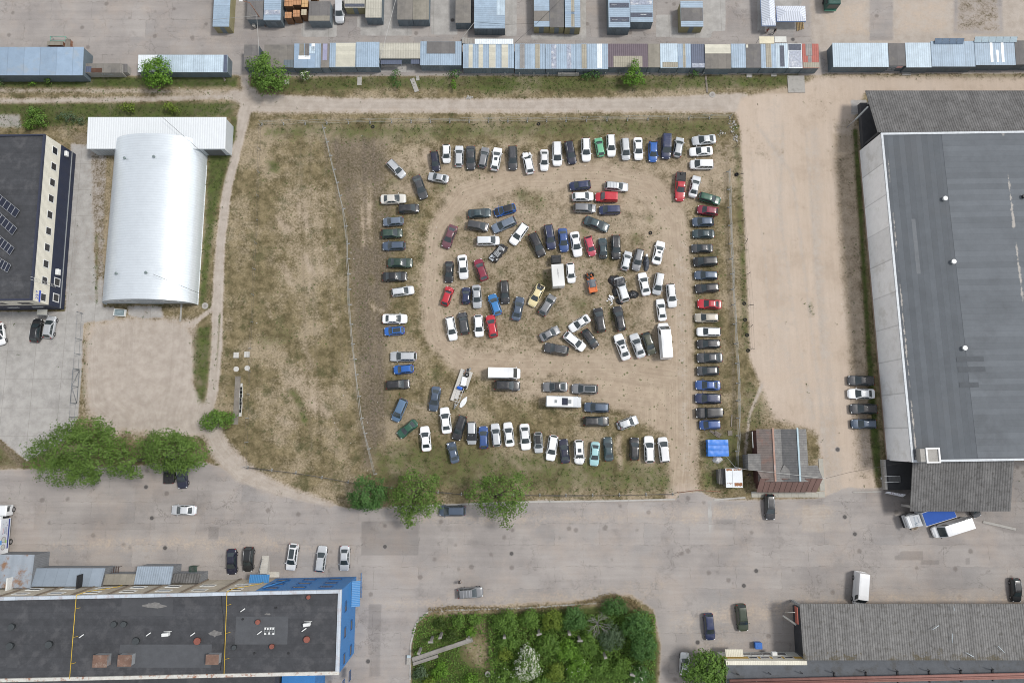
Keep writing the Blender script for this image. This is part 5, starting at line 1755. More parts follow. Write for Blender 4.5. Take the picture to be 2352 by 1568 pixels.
# solar panels: things on the roof
pv = M('solar_cell', (.012, .016, .035), rough=.15, var=.1, seam=('X', .32), spec=.8)
for i, (sx, sy, lab) in enumerate(((0, 678, 'topmost'), (0, 820, 'second from the top'), (0, 1000, 'third from the top'), (-20, 1165, 'lowest'))):
 e = (((138, 798), (116, 935), (96, 1090), (74, 1225))[i])
 p1, p2 = Vector(W('L6', sx - 30, sy - 18, h + .3)), Vector(W('L6', e[0], e[1], h + .3))
 d = p2 - p1
 ang = math.atan2(d.y, d.x)
 t3 = thing('solar_panel_row', f'row of tilted solar panels, {lab} on the black roof', 'solar panels', ((p1.x + p2.x) / 2, (p1.y + p2.y) / 2, h - .18), 0, 'solar panel rows')
 L = d.length
 n_ = 5
 for k in range(n_):
  q = MB()
  cx_, cy_ = p1.x + d.x * (k + .5) / n_, p1.y + d.y * (k + .5) / n_
  q.obox((cx_, cy_, h + .3), (L / n_ - .06, 1.55, .05), rz=ang, rx=rad(14), m=0)
  po = q.build('panel', pv, t3)
  g = MB()
  for sgn in (-1, 1):
   R = Matrix.Rotation(ang, 3, 'Z')
   o1 = R @ Vector((0, sgn * .76, 0))
   g.obox((cx_ + o1.x, cy_ + o1.y, h + .335 + sgn * .185), (L / n_ - .05, .05, .04), rz=ang, rx=rad(14))
   o1 = R @ Vector((sgn * (L / n_ / 2 - .03), 0, 0))
   g.obox((cx_ + o1.x, cy_ + o1.y, h + .335), (.05, 1.5, .04), rz=ang, rx=rad(14))
  g.build('panel_frame', alu, po)

# ================================================================ arched hangar and lean-to
hang_m = M('hangar_white_sheet', (.68, .73, .77), rough=.36, metal=.35, stripe=('Y', .5), sdark=.06, var=.05, grime=(.52, .56, .60), gs=.12, gamt=.35, bs=.13)
hang_e = M('hangar_end_sheet', (.50, .54, .57), rough=.5, stripe=('X', .35), sdark=.12, var=.05)
pS1, pS0 = W('L6', 808, 1500, 1.0), W('L6', 1558, 1508, 0)
pN0 = W('L6', 1622, 350, 0)
xl, xr = pS1[0] + .2, (pS0[0] + pN0[0]) / 2
y0, y1 = pS0[1], W('L6', 1100, 168, 5.6)[1]
ROT = [(t2, .9)]
t2 = thing('arched_hangar', 'white arched metal hangar with ribbed barrel roof', 'hangar', ((xl + xr) / 2, (y0 + y1) / 2, 0))
mx, wdh = (xl + xr) / 2, (xr - xl) / 2
HH = 5.9


def arch(a):
 # flattened barrel
 return (mx - wdh * math.cos(a), HH * (math.sin(a) ** .8 if math.sin(a) > 0 else 0))


q = MB()
q.grid(lambda u, v: (arch(math.pi * u)[0], y0 + (y1 - y0) * v, arch(math.pi * u)[1] + .02), 40, 2, 0)
q.build('barrel_roof', hang_m, t2)
for yy, nm_ in ((y0 + .25, 'front_wall'), (y1 - .25, 'back_wall')):
 q = MB()
 pts = [(arch(math.pi * k / 30)[0], yy, max(0, arch(math.pi * k / 30)[1] - .02)) for k in range(31)]
 q.poly(pts if yy < y0 + 1 else pts[::-1])
 q.build(nm_, hang_e, t2)
q = MB(); q.box(mx - 2.2, mx + 2.2, y0 + .18, y0 + .24, .05, 3.6); q.build('door', M('hangar_door', (.38, .42, .45), rough=.5, stripe=('X', .6)), t2)
for x in (-5.6, -4.2, -2.8, 2.9, 4.3, 5.4):
 window(t2, (mx + x, y0 + .25, 2.3 if abs(x) > 5 else 3.1), 1.2, .7, 'S')
q = MB(); q.box(xr - .1, xr + .06, y0, y1 - 4, .02, .12); q.build('base_rail', frame_w, t2)
for zx, zy in ((978, 358), (1220, 356), (914, 1262), (1158, 1260)):
 a = W('L6', zx, zy, 5.5)
 zt = HH * max(0, 1 - ((a[0] - mx) / wdh) ** 2) ** .4
 q = MB(); q.cyl((a[0], a[1]), .16, zt - .1, zt + .35, 10); q.ell((a[0], a[1], zt + .42), (.26, .26, .1))
 q.build('roof_vent', M('vent_grey', (.16, .2, .2), rough=.5), t2)
lean_m = M('leanto_white_sheet', (.70, .73, .75), rough=.4, stripe=('X', .45), sdark=.1, var=.05)
h = 3.9
a, b_, c, d = W('L6', 705, 46, h), W('L6', 1785, 28, h), W('L6', 1757, 268, h - .4), W('L6', 662, 302, h - .4)
t2 = thing('leanto_shed', 'flat white corrugated lean-to shed across the back of the arched hangar', 'shed', ((a[0] + b_[0]) / 2, (a[1] + c[1]) / 2, 0))
X0, X1 = (a[0] + d[0]) / 2, (b_[0] + c[0]) / 2
Yt, Yb = (a[1] + b_[1]) / 2, (c[1] + d[1]) / 2
q = MB(); q.prism([(X0 + .15, Yb + .15), (X1 - .15, Yb + .15), (X1 - .15, Yt - .15), (X0 + .15, Yt - .15)], 0, 0, 0, zt=[h - .55, h - .55, h - .15, h - .15]); q.build('wall', hang_e, t2)
q = MB(); q.prism([(X0, Yb), (X1, Yb), (X1, Yt), (X0, Yt)], 0, 0, 0, zt=[h - .4, h - .4, h, h])
for k in range(4):
 q.v[k] = (*q.v[k][:2], q.v[k + 4][2] - .12)
q.build('roof', lean_m, t2)
q = MB(); q.box(X1 - 4.5, X1 - 1.2, Yb + .1, Yb + .145, .05, 2.7); q.build('door', M('leanto_opening', (.10, .105, .11), rough=.7), t2)
q = MB(); q.box(X0 + 1.0, X0 + 4.5, Yb + .1, Yb + .145, .05, 2.7); q.build('door', M('hangar_door', (.38, .42, .45)), t2)
q = MB(); q.tube([(X1 - .06, Yb - .05, 0), (X1 - .06, Yb - .05, h - .45)], .06, 6); q.build('downpipe', frame_w, t2)

# ================================================================ big hall on the right
hall_w = M('hall_panel_white', (.86, .865, .87), rough=.8, var=.08, grime=(.62, .61, .58), gamt=.6, gs=.25, seam=('Y', 6.05), spec=.2)
hall_r = M('hall_grey_felt', (.098, .109, .122), rough=.85, var=.16, vs=.35, seam=('X', 1.05), grime=(.105, .113, .123), gamt=.8, gs=.08, peel=('X', -19.1, .55))
hall_r2 = M('hall_grey_felt_lighter', (.128, .141, .156), rough=.85, var=.14, vs=.3, seam=('Y', 1.05), grime=(.095, .103, .113), gamt=.8, gs=.09, peel=('X', 2.6, .8))
slate_m = M('fibre_cement_corrugated', (.142, .139, .137), rough=.9, var=.4, vs=.5, stripe=('X', .46), sdark=.42, grime=(.075, .072, .068), gs=1.4, gamt=.8, seam=('X', 1.1))
h = 8.0
nwp, swp = W('H8', 475, 222, h), W('H1', 690, 1115, h)
x0, y1, y0 = (nwp[0] + swp[0]) / 2, nwp[1], swp[1]
x1 = 165.0
t2 = thing('big_hall', 'huge grey flat-roofed hall with a pale panel wall', 'hall', (x0 + 20, (y0 + y1) / 2, 0))
q = MB(); q.box(x0, x1, y0, y1, .25, h - .12); q.build('wall', hall_w, t2)
q = MB(); q.box(x0 - .12, x1, y0 - .1, y1 + .1, 0, .24); q.build('plinth', M('brick_plinth', (.30, .23, .18), rough=.9, var=.3, vs=3), t2)
xs = x0 + 11.5
q = MB(); q.box(x0 + .36, x1, y0 + .36, y1 - .36, h - .115, h); q.build('roof', hall_r, t2)
q = MB()
q.prism([(xs, y0 + .4), (x1, y0 + .4), (x1, y1 - .4), (xs - .3, y1 - .4)], h + .004, h + .03)
q.build('roof_felt', hall_r2, t2)
q = MB()
for b_ in ((x0 - .04, x0 + .35, y0 - .04, y1 + .04), (x0 + .351, x1, y0 - .04, y0 + .35), (x0 + .351, x1, y1 - .35, y1 + .04)):
 q.box(b_[0], b_[1], b_[2], b_[3], h - .118, h + .14)
q.build('parapet', M('parapet_flashing', (.50, .53, .56), rough=.5, var=.25, vs=2), t2)
fl = M('peeling_pale_patch', (.44, .38, .31), rough=.9, var=.4, vs=3)
fl2 = M('patch_grey_felt', (.14, .15, .162), rough=.85)
fl3 = M('patch_dark_felt', (.08, .088, .098), rough=.85)
random.seed(5)
pm_ = [fl, fl2, fl3]
for (hx, hy, w_, d_, mi) in ((725, 1010, 26, 360, 1), (1090, 405, 170, 34, 2), (1100, 478, 170, 34, 2), (1080, 585, 120, 32, 2)):
 p = W('H8' if hx < 800 else 'H1', hx, hy, h)
 sc_ = .574 * .574 / 11.6
 wx_, dy_ = w_ * sc_, d_ * sc_
 zz = h + .036 if hx > 800 else h + .012
 q = MB()
 q.prism([(p[0] - wx_ / 2, p[1] - dy_ / 2), (p[0] + wx_ / 2, p[1] - dy_ / 2), (p[0] + wx_ / 2, p[1] + dy_ / 2), (p[0] - wx_ / 2, p[1] + dy_ / 2)], zz - .004, zz)
 q.build('roof_patch', pm_[mi], t2)
for (rg, x, y) in (('H8', 935, 680), ('H8', 988, 1120), ('H1', 1056, 328), ('H8', 1490, 672)):
 p = W(rg, x, y, h + .5)
 q = MB(); q.cyl(p, .3, h + .03, h + .5, 14); q.cyl(p, .42, h + .46, h + .62, 14)
 q.build('roof_vent', frame_w if x < 1400 else dark, t2)
p = W('H1', 822, 1070, h + 1.4)
q = MB(); q.box(p[0] - 2.1, p[0] + 1.05, p[1] - 1.1, p[1] + 1.1, h + .03, h + 1.3); q.build('roof_hut', conc_m, t2)
q = MB()
for b_ in ((p[0] - 1.2, p[0] + 1.2, p[1] - 1.3, p[1] - 1.05), (p[0] - 1.2, p[0] + 1.2, p[1] + 1.05, p[1] + 1.3), (p[0] - 1.2, p[0] - .95, p[1] - 1.049, p[1] + 1.049), (p[0] + .95, p[0] + 1.2, p[1] - 1.049, p[1] + 1.049)):
 q.box(*b_, h + 1.31, h + 1.5)
q.build('hut_roof_rim', M('white_coping', (.70, .70, .70), rough=.4), t2)
ROT.append((t2, .86))
# north canopy of fibre cement
h = 6.6
A1, A2, A3 = W('R5', 776, 918, 4.4), W('R5', 900, 1300, h), W('R5', 2352, 885, 4.4)
t3 = thing('canopy_building', 'grey corrugated canopy along the back of the big hall', 'canopy', (A1[0] + 15, (A1[1] + y1) / 2, 0))
ya, yb = (A1[1] + A3[1]) / 2, y1 + .15
q = MB()
for x in range(4):
 xx = A1[0] + 2 + x * 12
 q.box(xx, xx + .5, ya - 1.2, ya - .7, 0, 4.4)
q.build('posts', conc_m, t3)
q = MB()
q.prism([(A1[0], yb), (x1, yb), (x1, ya), (A1[0], ya)], 0, 0, 0, zt=[h + .9, h + .9, 4.4, 4.4])
for k in range(4):
 q.v[k] = (*q.v[k][:2], q.v[k + 4][2] - .14)
q.build('roof', slate_m, t3)
q = MB(); q.box(A1[0] + .8, x1, yb + .3, yb + .7, 0, 6.9); q.build('wall', M('dark_loading_wall', (.05, .052, .058), rough=.9), t3)
q = MB(); q.box(x0 - .1, x1, y1 + .18, ya - .8, .02, 1.1); q.build('loading_platform', M('platform_dark', (.06, .06, .065), rough=.9), t3)
g = MB()
p1, p2 = V('R5', 800, 1062, 5.6), V('R5', 676, 1190, 3.4)
g.tube([p1, p2], .16, 4, smooth=False)
g.tube([p2 + Vector((0, 0, -3.4)), p2], .08, 6)
g.build('awning_beam', steel_g, t3)
# south canopy
h = 5.6
B1, B2, B3 = W('K', 575, 255, h), W('K', 542, 1042, 4.2), W('K', 2160, 250, h)
t3 = thing('canopy_building', 'grey corrugated loading canopy at the front of the big hall', 'canopy', (B1[0] + 10, (B1[1] + B2[1]) / 2, 0))
ya, yb = B2[1], y0 - .12
xa, xb = (B1[0] + B2[0]) / 2, W('K', 2165, 400, h)[0]
q = MB()
q.prism([(xa, ya), (xb, ya), (xb, yb), (xa, yb)], 0, 0, 0, zt=[4.2, 4.2, h + .7, h + .7])
for k in range(4):
 q.v[k] = (*q.v[k][:2], q.v[k + 4][2] - .14)
q.build('roof', slate_m, t3)
for k in range(3):
 for yy in (ya + .5,):
  q = MB(); xx = xa + 1 + k * (xb - xa - 2) / 2; q.box(xx - .2, xx + .2, yy, yy + .4, 0, 4.1); q.build('post', conc_m, t3)
gA = W('K', 130, 230, 1.1)
pw = M('platform_asphalt', (.042, .043, .046), rough=.9)
q = MB(); q.box(gA[0] + .4, xb, ya + 3.5, yb - .02, 0, 1.05); q.build('loading_platform', pw, t3)
q = MB(); q.box(gA[0], gA[0] + .38, ya + 3.5, yb - .02, 0, 1.2); q.build('platform_edge', conc_m, t3)
# steps up to the platform
q = MB()
for k in range(6):
 s1 = W('K', 190 + k * 30, 530, .6)
 q.box(s1[0], s1[0] + .42, s1[1] - .6, s1[1] + .6, 1.06, 1.1 + .02 * k)
q.build('steps', M('steel_steps', (.12, .12, .12), rough=.8), t3)
for yy in (488, 580):
 q = MB(); a, c = V('K', 165, yy, 1.5), V('K', 390, yy, 1.5); q.tube([a, c], .05, 5); q.tube([a, a - Vector((0, 0, .45))], .04, 5); q.build('handrail', frame_w, t3)
# cloth banner
t4 = thing('banner', 'white banner with dark red lettering strung before the loading canopy', 'banner', (*W('K', 345, 752, 1.5), 1.0))
a, c = V('K', 200, 728, 1.6), V('K', 492, 775, 1.6)
q = MB()
dv = (c - a)
nrm = Vector((dv.y, -dv.x, 0)).normalized()
q.quad(a + nrm * .02, c + nrm * .02, c + nrm * .55 - Vector((0, 0, .95)), a + nrm * .35 - Vector((0, 0, .95)))
q.quad(a, a + nrm * .33 - Vector((0, 0, .95)), c + nrm * .53 - Vector((0, 0, .95)), c)
q.build('cloth', M('banner_white', (.74, .76, .80), rough=.7), t4)
mid = a + dv * .6 + nrm * .235 - Vector((0, 0, .42))
text('VADA', mid + Vector((0, 0, .02)), 1.0, rad(62), math.atan2(dv.y, dv.x), M('maroon_print', (.16, .03, .07), rough=.6), t4)

for o_, a_ in ROT:
 o_.rotation_euler.z = rad(a_)
# ================================================================ brown roofed house
t2 = thing('brown_roofed_house', 'small house with a many-ridged grey roof and deep brown front slope', 'house', (*W('S8', 1400, 600), 0))
sl_ = M('old_slate_grey', (.19, .185, .18), rough=.9, var=.3, vs=1.2, stripe=('Y', .3), sdark=.25, grime=(.28, .27, .25), gamt=.5, gs=.6)
sl_d = M('old_slate_dark', (.12, .12, .122), rough=.9, var=.25, vs=1.2, stripe=('Y', .3), sdark=.25, grime=(.17, .165, .16), gamt=.6, gs=.6)
sl_r = M('old_slate_reddish', (.20, .165, .15), rough=.9, var=.3, vs=1.0, stripe=('Y', .3), sdark=.25, grime=(.28, .14, .10), gamt=.6, gs=.3)
br_m = M('brown_standing_seam', (.165, .098, .082), rough=.6, var=.1, seam=('X', 1.25))
br_w = M('brown_boarding', (.10, .045, .038), rough=.8, var=.2, stripe=('Y', .25))
zr, ze = 4.4, 3.3
def S8(x, y, z):
 return V('S8', x, y, z)
yN_, yM, yF = 202, 815, 815
bw = MB()
pa, pb, pc, pd = S8(1020, 930, .0), S8(1800, 990, 0), S8(1650, 205, 2.9), S8(1000, 205, 2.9)
xw, xe = S8(1025, 500, 3)[0], S8(1645, 500, 3)[0]
ys, yn = S8(1400, 820, 3.6)[1], S8(1400, 205, 3.3)[1]
bw.box(xw + .25, xe - .25, ys - 1.0, yn - .2, 0, 3.0)
xw2, xe2 = S8(1060, 820, 3.6)[0], S8(1840, 820, 3.6)[0]
yfs = S8(1400, 995, 1.9)[1]
bw.box(xw2 + .5, xe2 - .5, yfs + .5, ys - .8, 0, 2.1)
bw.build('wall', br_w, t2)
# valley roof: eave / ridge / valley / ridge / eave
xk = [xw, S8(1242, 500, zr)[0], S8(1340, 500, 3.8)[0], S8(1550, 500, zr)[0], xe]
zk = [ze, zr, 3.85, zr, ze + .3]
q = MB()
for i, mi in zip(range(4), (2, 0, 1, 0)):
 q.quad((xk[i], ys - .6, zk[i]), (xk[i + 1], ys - .6, zk[i + 1]), (xk[i + 1], yn, zk[i + 1]), (xk[i], yn, zk[i]), mi)
 q.quad((xk[i], yn, zk[i] - .14), (xk[i + 1], yn, zk[i + 1] - .14), (xk[i + 1], ys - .6, zk[i + 1] - .14), (xk[i], ys - .6, zk[i] - .14), mi)
 q.quad((xk[i], yn, zk[i] - .14), (xk[i], yn, zk[i]), (xk[i + 1], yn, zk[i + 1]), (xk[i + 1], yn, zk[i + 1] - .14), mi)
q.quad((xk[0], ys - .6, zk[0] - .14), (xk[0], ys - .6, zk[0]), (xk[0], yn, zk[0]), (xk[0], yn, zk[0] - .14), 2)
q.quad((xk[4], yn, zk[4] - .14), (xk[4], yn, zk[4]), (xk[4], ys - .6, zk[4]), (xk[4], ys - .6, zk[4] - .14), 0)
# gablets over the ridge of the front range
q.poly([(xk[0] - .4, ys + 1.7, zk[0]), (xk[0] + .3, ys - .05, 4.05), (xk[1], ys - .05, 4.07), ], 2)
q.poly([(xk[1] + .3, ys - .05, 4.08), (xk[3] - .3, ys - .05, 4.08), (xk[2] + .2, ys + 2.4, 4.06)], 0)
q.poly([(xk[4] - .1, ys + 2.2, 3.65), (xk[3] + .3, ys - .05, 4.09), (xe2, ys - .05, 4.05), (xe2 - .6, ys + 2.3, 3.5)], 0)
q.build('roof', [sl_, sl_d, sl_r], t2)
for i, mt in ((1, M('ridge_rust', (.36, .22, .17), rough=.7, grime=(.45, .45, .46), gamt=.8)), (3, M('ridge_blue_steel', (.30, .42, .48), rough=.4))):
 q = MB(); q.obox((xk[i], (ys - .3 + yn) / 2, zk[i] + .06), (.3, yn - ys + .7, .07)); q.build('ridge_cap', mt, t2)
q = MB()
fz0, fz1 = 2.1, 4.1
q.quad((xw2 - .1, yfs, fz0), (xe2 - .45, yfs, fz0), (xe2, ys - .0, fz1), (xw2, ys - .0, fz1))
q.quad((xw2 - .1, yfs, fz0 - .15), (xw2, ys, fz1 - .15), (xe2, ys, fz1 - .15), (xe2 - .45, yfs, fz0 - .15))
q.quad((xw2 - .1, yfs, fz0 - .15), (xe2 - .45, yfs, fz0 - .15), (xe2 - .45, yfs, fz0), (xw2 - .1, yfs, fz0))
q.quad((xw2, ys, fz1 - .15), (xw2 - .1, yfs, fz0 - .15), (xw2 - .1, yfs, fz0), (xw2, ys, fz1))
q.quad((xe2 - .45, yfs, fz0 - .15), (xe2, ys, fz1 - .15), (xe2, ys, fz1), (xe2 - .45, yfs, fz0))
q.build('front_roof_slope', br_m, t2)
for k in range(1, 11):
 f = k / 11
 q = MB()
 q.tube([(xw2 - .1 + (xe2 - .35 - xw2) * f, yfs, fz0 + .03), (xw2 + (xe2 - xw2) * f, ys, fz1 + .03)], .03, 4)
 q.build('roof_seam', M('brown_seam', (.085, .048, .04), rough=.6), t2)
p = S8(1035, 615, 3.5)
q = MB(); q.box(p[0] - 1.7, p[0] + 1.2, p[1] - 1.5, p[1] + 1.4, 3.42, 3.5); q.box(p[0] - 1.5, p[0] + .4, p[1] - 1.3, p[1] + 1.2, 0, 3.41); q.build('porch', sl_, t2)
q = MB(); a, c = V('S8', 968, 235, 2.6), V('S8', 980, 440, 2.6); q.tube([a, c], .07, 4, smooth=False); q.build('gutter', frame_w, t2)
window(t2, ((xw2 + xe2) / 2, yfs + .5, 1.3), 1.4, 1.0, 'S')
# slab apron around the house
t3 = thing('slab_apron', 'cracked concrete slab apron around the brown-roofed house', 'paving', (*W('S8', 1700, 1040), 0))
q = MB()
for (sx0, sx1, sy0, sy1) in ((955, 1880, 985, 1060), (1795, 1880, 575, 980)):
 a, c = W('S8', sx0, sy0), W('S8', sx1, sy1)
 nx_, ny_ = max(1, int((c[0] - a[0]) / 1.2)), max(1, int((a[1] - c[1]) / 1.2))
 for i in range(nx_):
  for j in range(ny_):
   q.box(a[0] + (c[0] - a[0]) * i / nx_ + .015, a[0] + (c[0] - a[0]) * (i + 1) / nx_ - .015, c[1] + (a[1] - c[1]) * j / ny_ + .015, c[1] + (a[1] - c[1]) * (j + 1) / ny_ - .015, 0, .09 + .01 * ((i * 7 + j * 3) % 3))
q.build('slabs', M('pale_slab', (.40, .385, .34), rough=.9, grime=(.30, .27, .21), gamt=.7, gs=.8), t3)

# ================================================================ rusty white hut and blue-tarped trailer in the yard corner
h = 2.2
a, c = W('S8', 632, 697, h), W('S8', 852, 938, h)
t2 = thing('gate_hut', 'white sheet roofed hut streaked with rust in the yard corner', 'hut', ((a[0] + c[0]) / 2, (a[1] + c[1]) / 2, 0))
q = MB(); q.box(a[0] + .1, c[0] - .1, c[1] + .1, a[1] - .1, 0, h - .1); q.build('wall', wood, t2)
mx = (a[0] + c[0]) / 2 - .3
q = MB(); q.box(a[0], mx - .02, c[1], a[1], h - .09, h); q.box(mx + .02, c[0], c[1], a[1], h - .09, h + .03)
q.build('roof', M('white_sheet_rusting', (.66, .69, .72), rough=.5, var=.08), t2)
q = MB(); rs = M('rust_patch', (.27, .125, .06), rough=.9, var=.4, vs=3, grime=(.15, .06, .03), gamt=.7)
hgt_ = a[1] - c[1]
for (u0, u1, v0, v1, zo) in ((0.02, .42, .86, .99, 0), (.48, .98, .88, .99, .03), (.05, .38, .17, .25, 0), (.5, .98, .06, .26, .03)):
 xx0, xx1, yy0, yy1 = a[0] + (c[0] - a[0]) * u0, a[0] + (c[0] - a[0]) * u1, c[1] + hgt_ * v0, c[1] + hgt_ * v1
 random.seed(int(u0 * 100))
 pts = []
 for k in range(10):
  pts.append((xx0 + (xx1 - xx0) * k / 9, yy0 + random.uniform(-.08, .08) + .06, h + zo + .006))
 for k in range(9, -1, -1):
  pts.append((xx0 + (xx1 - xx0) * k / 9, yy1 + random.uniform(-.05, .05) - .05, h + zo + .006))
 q.poly(pts)
q.build('rust', rs, t2)
q = MB()
for k in range(4):
 p1, p2 = V('S8', 548 + k * 20, 705, 1.4), V('S8', 560 + k * 20, 895, 1.4)
 q.obox((p1 + p2) / 2, (.18, (p1 - p2).length, .06), m=0)
a2, c2 = W('S8', 540, 700, 1.3), W('S8', 628, 900, 1.3)
q.box(a2[0], c2[0] + .2, c2[1] + .2, a2[1] - .2, 0, 1.33)
q.build('porch_boards', M('grey_boards', (.13, .125, .12), rough=.9, var=.4), t2)

h = 1.75
a, c = W('S8', 410, 338, h), W('S8', 675, 545, h)
t2 = thing('covered_trailer', 'trailer under a bright blue tarpaulin cover in the yard corner', 'trailer', ((a[0] + c[0]) / 2, (a[1] + c[1]) / 2, 0))
tarp_b = M('blue_tarpaulin', (.018, .17, .60), rough=.4, var=.12, vs=2, spec=.6)
x0_, x1_, y0_, y1_ = a[0], c[0], c[1], a[1]
q = MB()


def tarp_f(u, v):
 x, y = x0_ + (x1_ - x0_) * u, y0_ + (y1_ - y0_) * v
 z = h + .05 * mnoise.noise((x * 1.7, y * 1.7, 3)) + .05 * math.sin(math.pi * v * 3) ** 2
 return (x, y, z)


q.grid(tarp_f, 16, 12)
for e in range(4):
 def sidef(u, v, e=e):
  s_ = [(u, 0), (1, u), (1 - u, 1), (0, 1 - u)][e]
  p = tarp_f(*s_)
  ww = .06 * math.sin(u * 21 + e) * (1 - v)
  return (p[0] + (ww if e in (1, 3) else 0), p[1] + (ww if e in (0, 2) else 0), .55 + (p[2] - .55) * v)
 q.grid(sidef, 16, 4)
q.build('tarpaulin', tarp_b, t2)
for f in (.35, .66):
 q = MB(); yy = y0_ + (y1_ - y0_) * f; q.tube([(x0_ - .02, yy, .8), (x0_, yy, h + .05), (x1_, yy, h + .05), (x1_ + .02, yy, .8)], .02, 4); q.build('strap', M('blue_strap', (.01, .09, .35), rough=.6), t2)
q = MB(); q.box(x0_ + .1, x1_ - .1, y0_ + .1, y1_ - .1, .4, .6); q.tube([((x0_ + x1_) / 2, y0_, .5), ((x0_ + x1_) / 2, y0_ - 1.0, .5)], .06, 6); q.build('chassis', dark, t2)
for sx in (x0_ + .05, x1_ - .25):
 q = MB(); q.tube([(sx, (y0_ + y1_) / 2, .32), (sx + .2, (y0_ + y1_) / 2, .32)], .32, 14); q.build('wheel', tyre, t2)
# ================================================================ long building with a blue clad end (bottom left)
BL = M('blue_cladding', (.038, .18, .44), rough=.5, stripe=('Z', .28), sdark=.12, var=.08)
BLX = M('blue_corrugated_canopy', (.045, .20, .44), rough=.5, stripe=('X', .3), sdark=.2, var=.06)
BLY = M('blue_corrugated_canopy_cross', (.045, .20, .44), rough=.5, stripe=('Y', .3), sdark=.2, var=.06)
OCH = M('sandy_wall_panels', (.52, .46, .365), rough=.85, var=.12, grime=(.28, .24, .19), gamt=.6, seam=('X', 6.0))
cop = M('sheet_coping', (.47, .52, .58), rough=.5, var=.15, seam=('X', 1.9), grime=(.36, .17, .10), gs=.6, gamt=.35)
cop_r = M('rusty_coping', (.55, .54, .50), rough=.7, var=.2, grime=(.26, .10, .045), gs=.9, gamt=.95)
h = 11.0
ne, se, nw = W('S3', 1635, 640, h), W('S3', 1645, 1480, h), W('S2', 0, 918, h)
X1 = (ne[0] + se[0]) / 2
# the roof edge runs very slightly uphill to the right in plan
Y1, Y0 = ne[1], se[1]
slope = (ne[1] - nw[1]) / (ne[0] - nw[0])
X0 = -150.0
t2 = thing('long_building', 'long flat black-roofed building with a bright blue clad end', 'building', (X1 - 25, (Y1 + Y0) / 2, 0))
def yy(x, base):
 return base + slope * (x - X1)
def lot(x0, x1, a0, a1, z0, z1, nm, mt):
 """wall block between two long lines y=a0(x), y=a1(x)"""
 q = MB()
 q.prism([(x0, yy(x0, a0)), (x1, yy(x1, a0)), (x1, yy(x1, a1)), (x0, yy(x0, a1))], z0, z1)
 return q.build(nm, mt, t2)
XB = W('S3', 760, 600, h - 3)[0] + 1.5
lot(X0, XB - .01, Y0 + .1, Y1 - .1, 0, h - .36, 'wall', OCH)
lot(XB, X1, Y0 + .05, Y1 - .05, 0, h - .36, 'blue_wall', BL)
lot(X0, X1 - .5, Y0 + .5, Y1 - .5, h - .35, h - .12, 'roof', roof_b)
for (x0, x1, a0, a1, mt) in ((X0, X1 + .05, Y1 - .5, Y1 + .02, cop), (X0, X1 + .05, Y0 - .02, Y0 + .5, cop_r), (X1 - .5, X1 + .05, Y0 + .51, Y1 - .51, cop)):
 lot(x0, x1, a0, a1, h - .34, h + .16, 'parapet_coping', mt)
# lower southern wing whose roof shows beyond
lot(X0, X1 - 11, Y0 - 14, Y0 - .03, 0, h - 2.2, 'south_wing', roof_b)
lot(X1 - 10.6, X1 - 5, Y0 - 6, Y0 - .03, 0, h - 4.5, 'blue_annex', BL)
# long ribs between the wall panels
k = 0
for x in np.arange(-97, XB - 4, 6.0):
 lot(x, x + .28, Y1 - .09, Y1 + .09, 0, h - .4, 'wall_rib', M('wall_joint_brown', (.20, .16, .125), rough=.9))
yw = lambda x: yy(x, Y1)
for i, x in enumerate(np.arange(X1 - 3.2, XB + 1, -4.6)):
 for z in (2.3, 5.4, 8.4):
  if z > 8 and i > 2:
   continue
  window(t2, (x, yw(x) - .05, z), 2.2, 1.5, 'N', fm=M('blue_frame', (.02, .09, .25), rough=.5), deep=.12)
for i, x in enumerate(np.arange(XB - 4, XB - 44, -6.0)):
 for z in (5.2, 8.5):
  window(t2, (x, yw(x) - .1, z), 2.4, 1.4, 'N', deep=.1)
for i in range(4):
 for z in (3.0, 7.6):
  window(t2, (X1, Y1 - 3.4 - 4.2 * i, z), 1.7, 1.4, 'E', fm=M('blue_frame', (.02, .09, .25), rough=.5), deep=.08)
# canopies: over the steps and along the east wall
a, c = W('S3', 745, 488, 3.2), W('S3', 928, 575, 3.6)
q = MB(); q.prism([(a[0], c[1] - 1.2), (c[0], c[1] - 1.2), (c[0], a[1]), (a[0], a[1])], 0, 0, 0, zt=[3.9, 3.9, 3.2, 3.2])
for k in range(4):
 q.v[k] = (*q.v[k][:2], q.v[k + 4][2] - .12)
q.build('porch_roof', BLX, t2)
a, c = W('S3', 1742, 550, 3.2), W('S3', 1835, 805, 3.2)
q = MB(); q.prism([(X1 + .06, c[1]), (c[0], c[1]), (c[0], a[1]), (X1 + .06, a[1])], 0, 0, 0, zt=[3.7, 3.1, 3.1, 3.7])
for k in range(4):
 q.v[k] = (*q.v[k][:2], q.v[k + 4][2] - .12)
q.build('porch_roof', BLY, t2)
q = MB(); a, c = V('S3', 905, 605, 7.2), V('S3', 1075, 505, 1.0)
q.tube([(a.x, yw(a.x) + .12, 8.5), (a.x + 2.4, yw(a.x) + .12, 2.0)], .12, 6); q.build('downpipe', BL, t2)
# railing at the corner landing
q = MB()
e0 = W('S3', 1850, 480, 1.0); e1 = W('S3', 1848, 720, 1.0)
for z in (.55, 1.05):
 q.tube([(e0[0], e0[1], z), (e1[0], e1[1], z)], .035, 5)
for f in np.linspace(0, 1, 6):
 q.tube([(e0[0] + (e1[0] - e0[0]) * f, e0[1] + (e1[1] - e0[1]) * f, 0), (e0[0] + (e1[0] - e0[0]) * f, e0[1] + (e1[1] - e0[1]) * f, 1.05)], .03, 5)
q.build('railing', BL, t2)
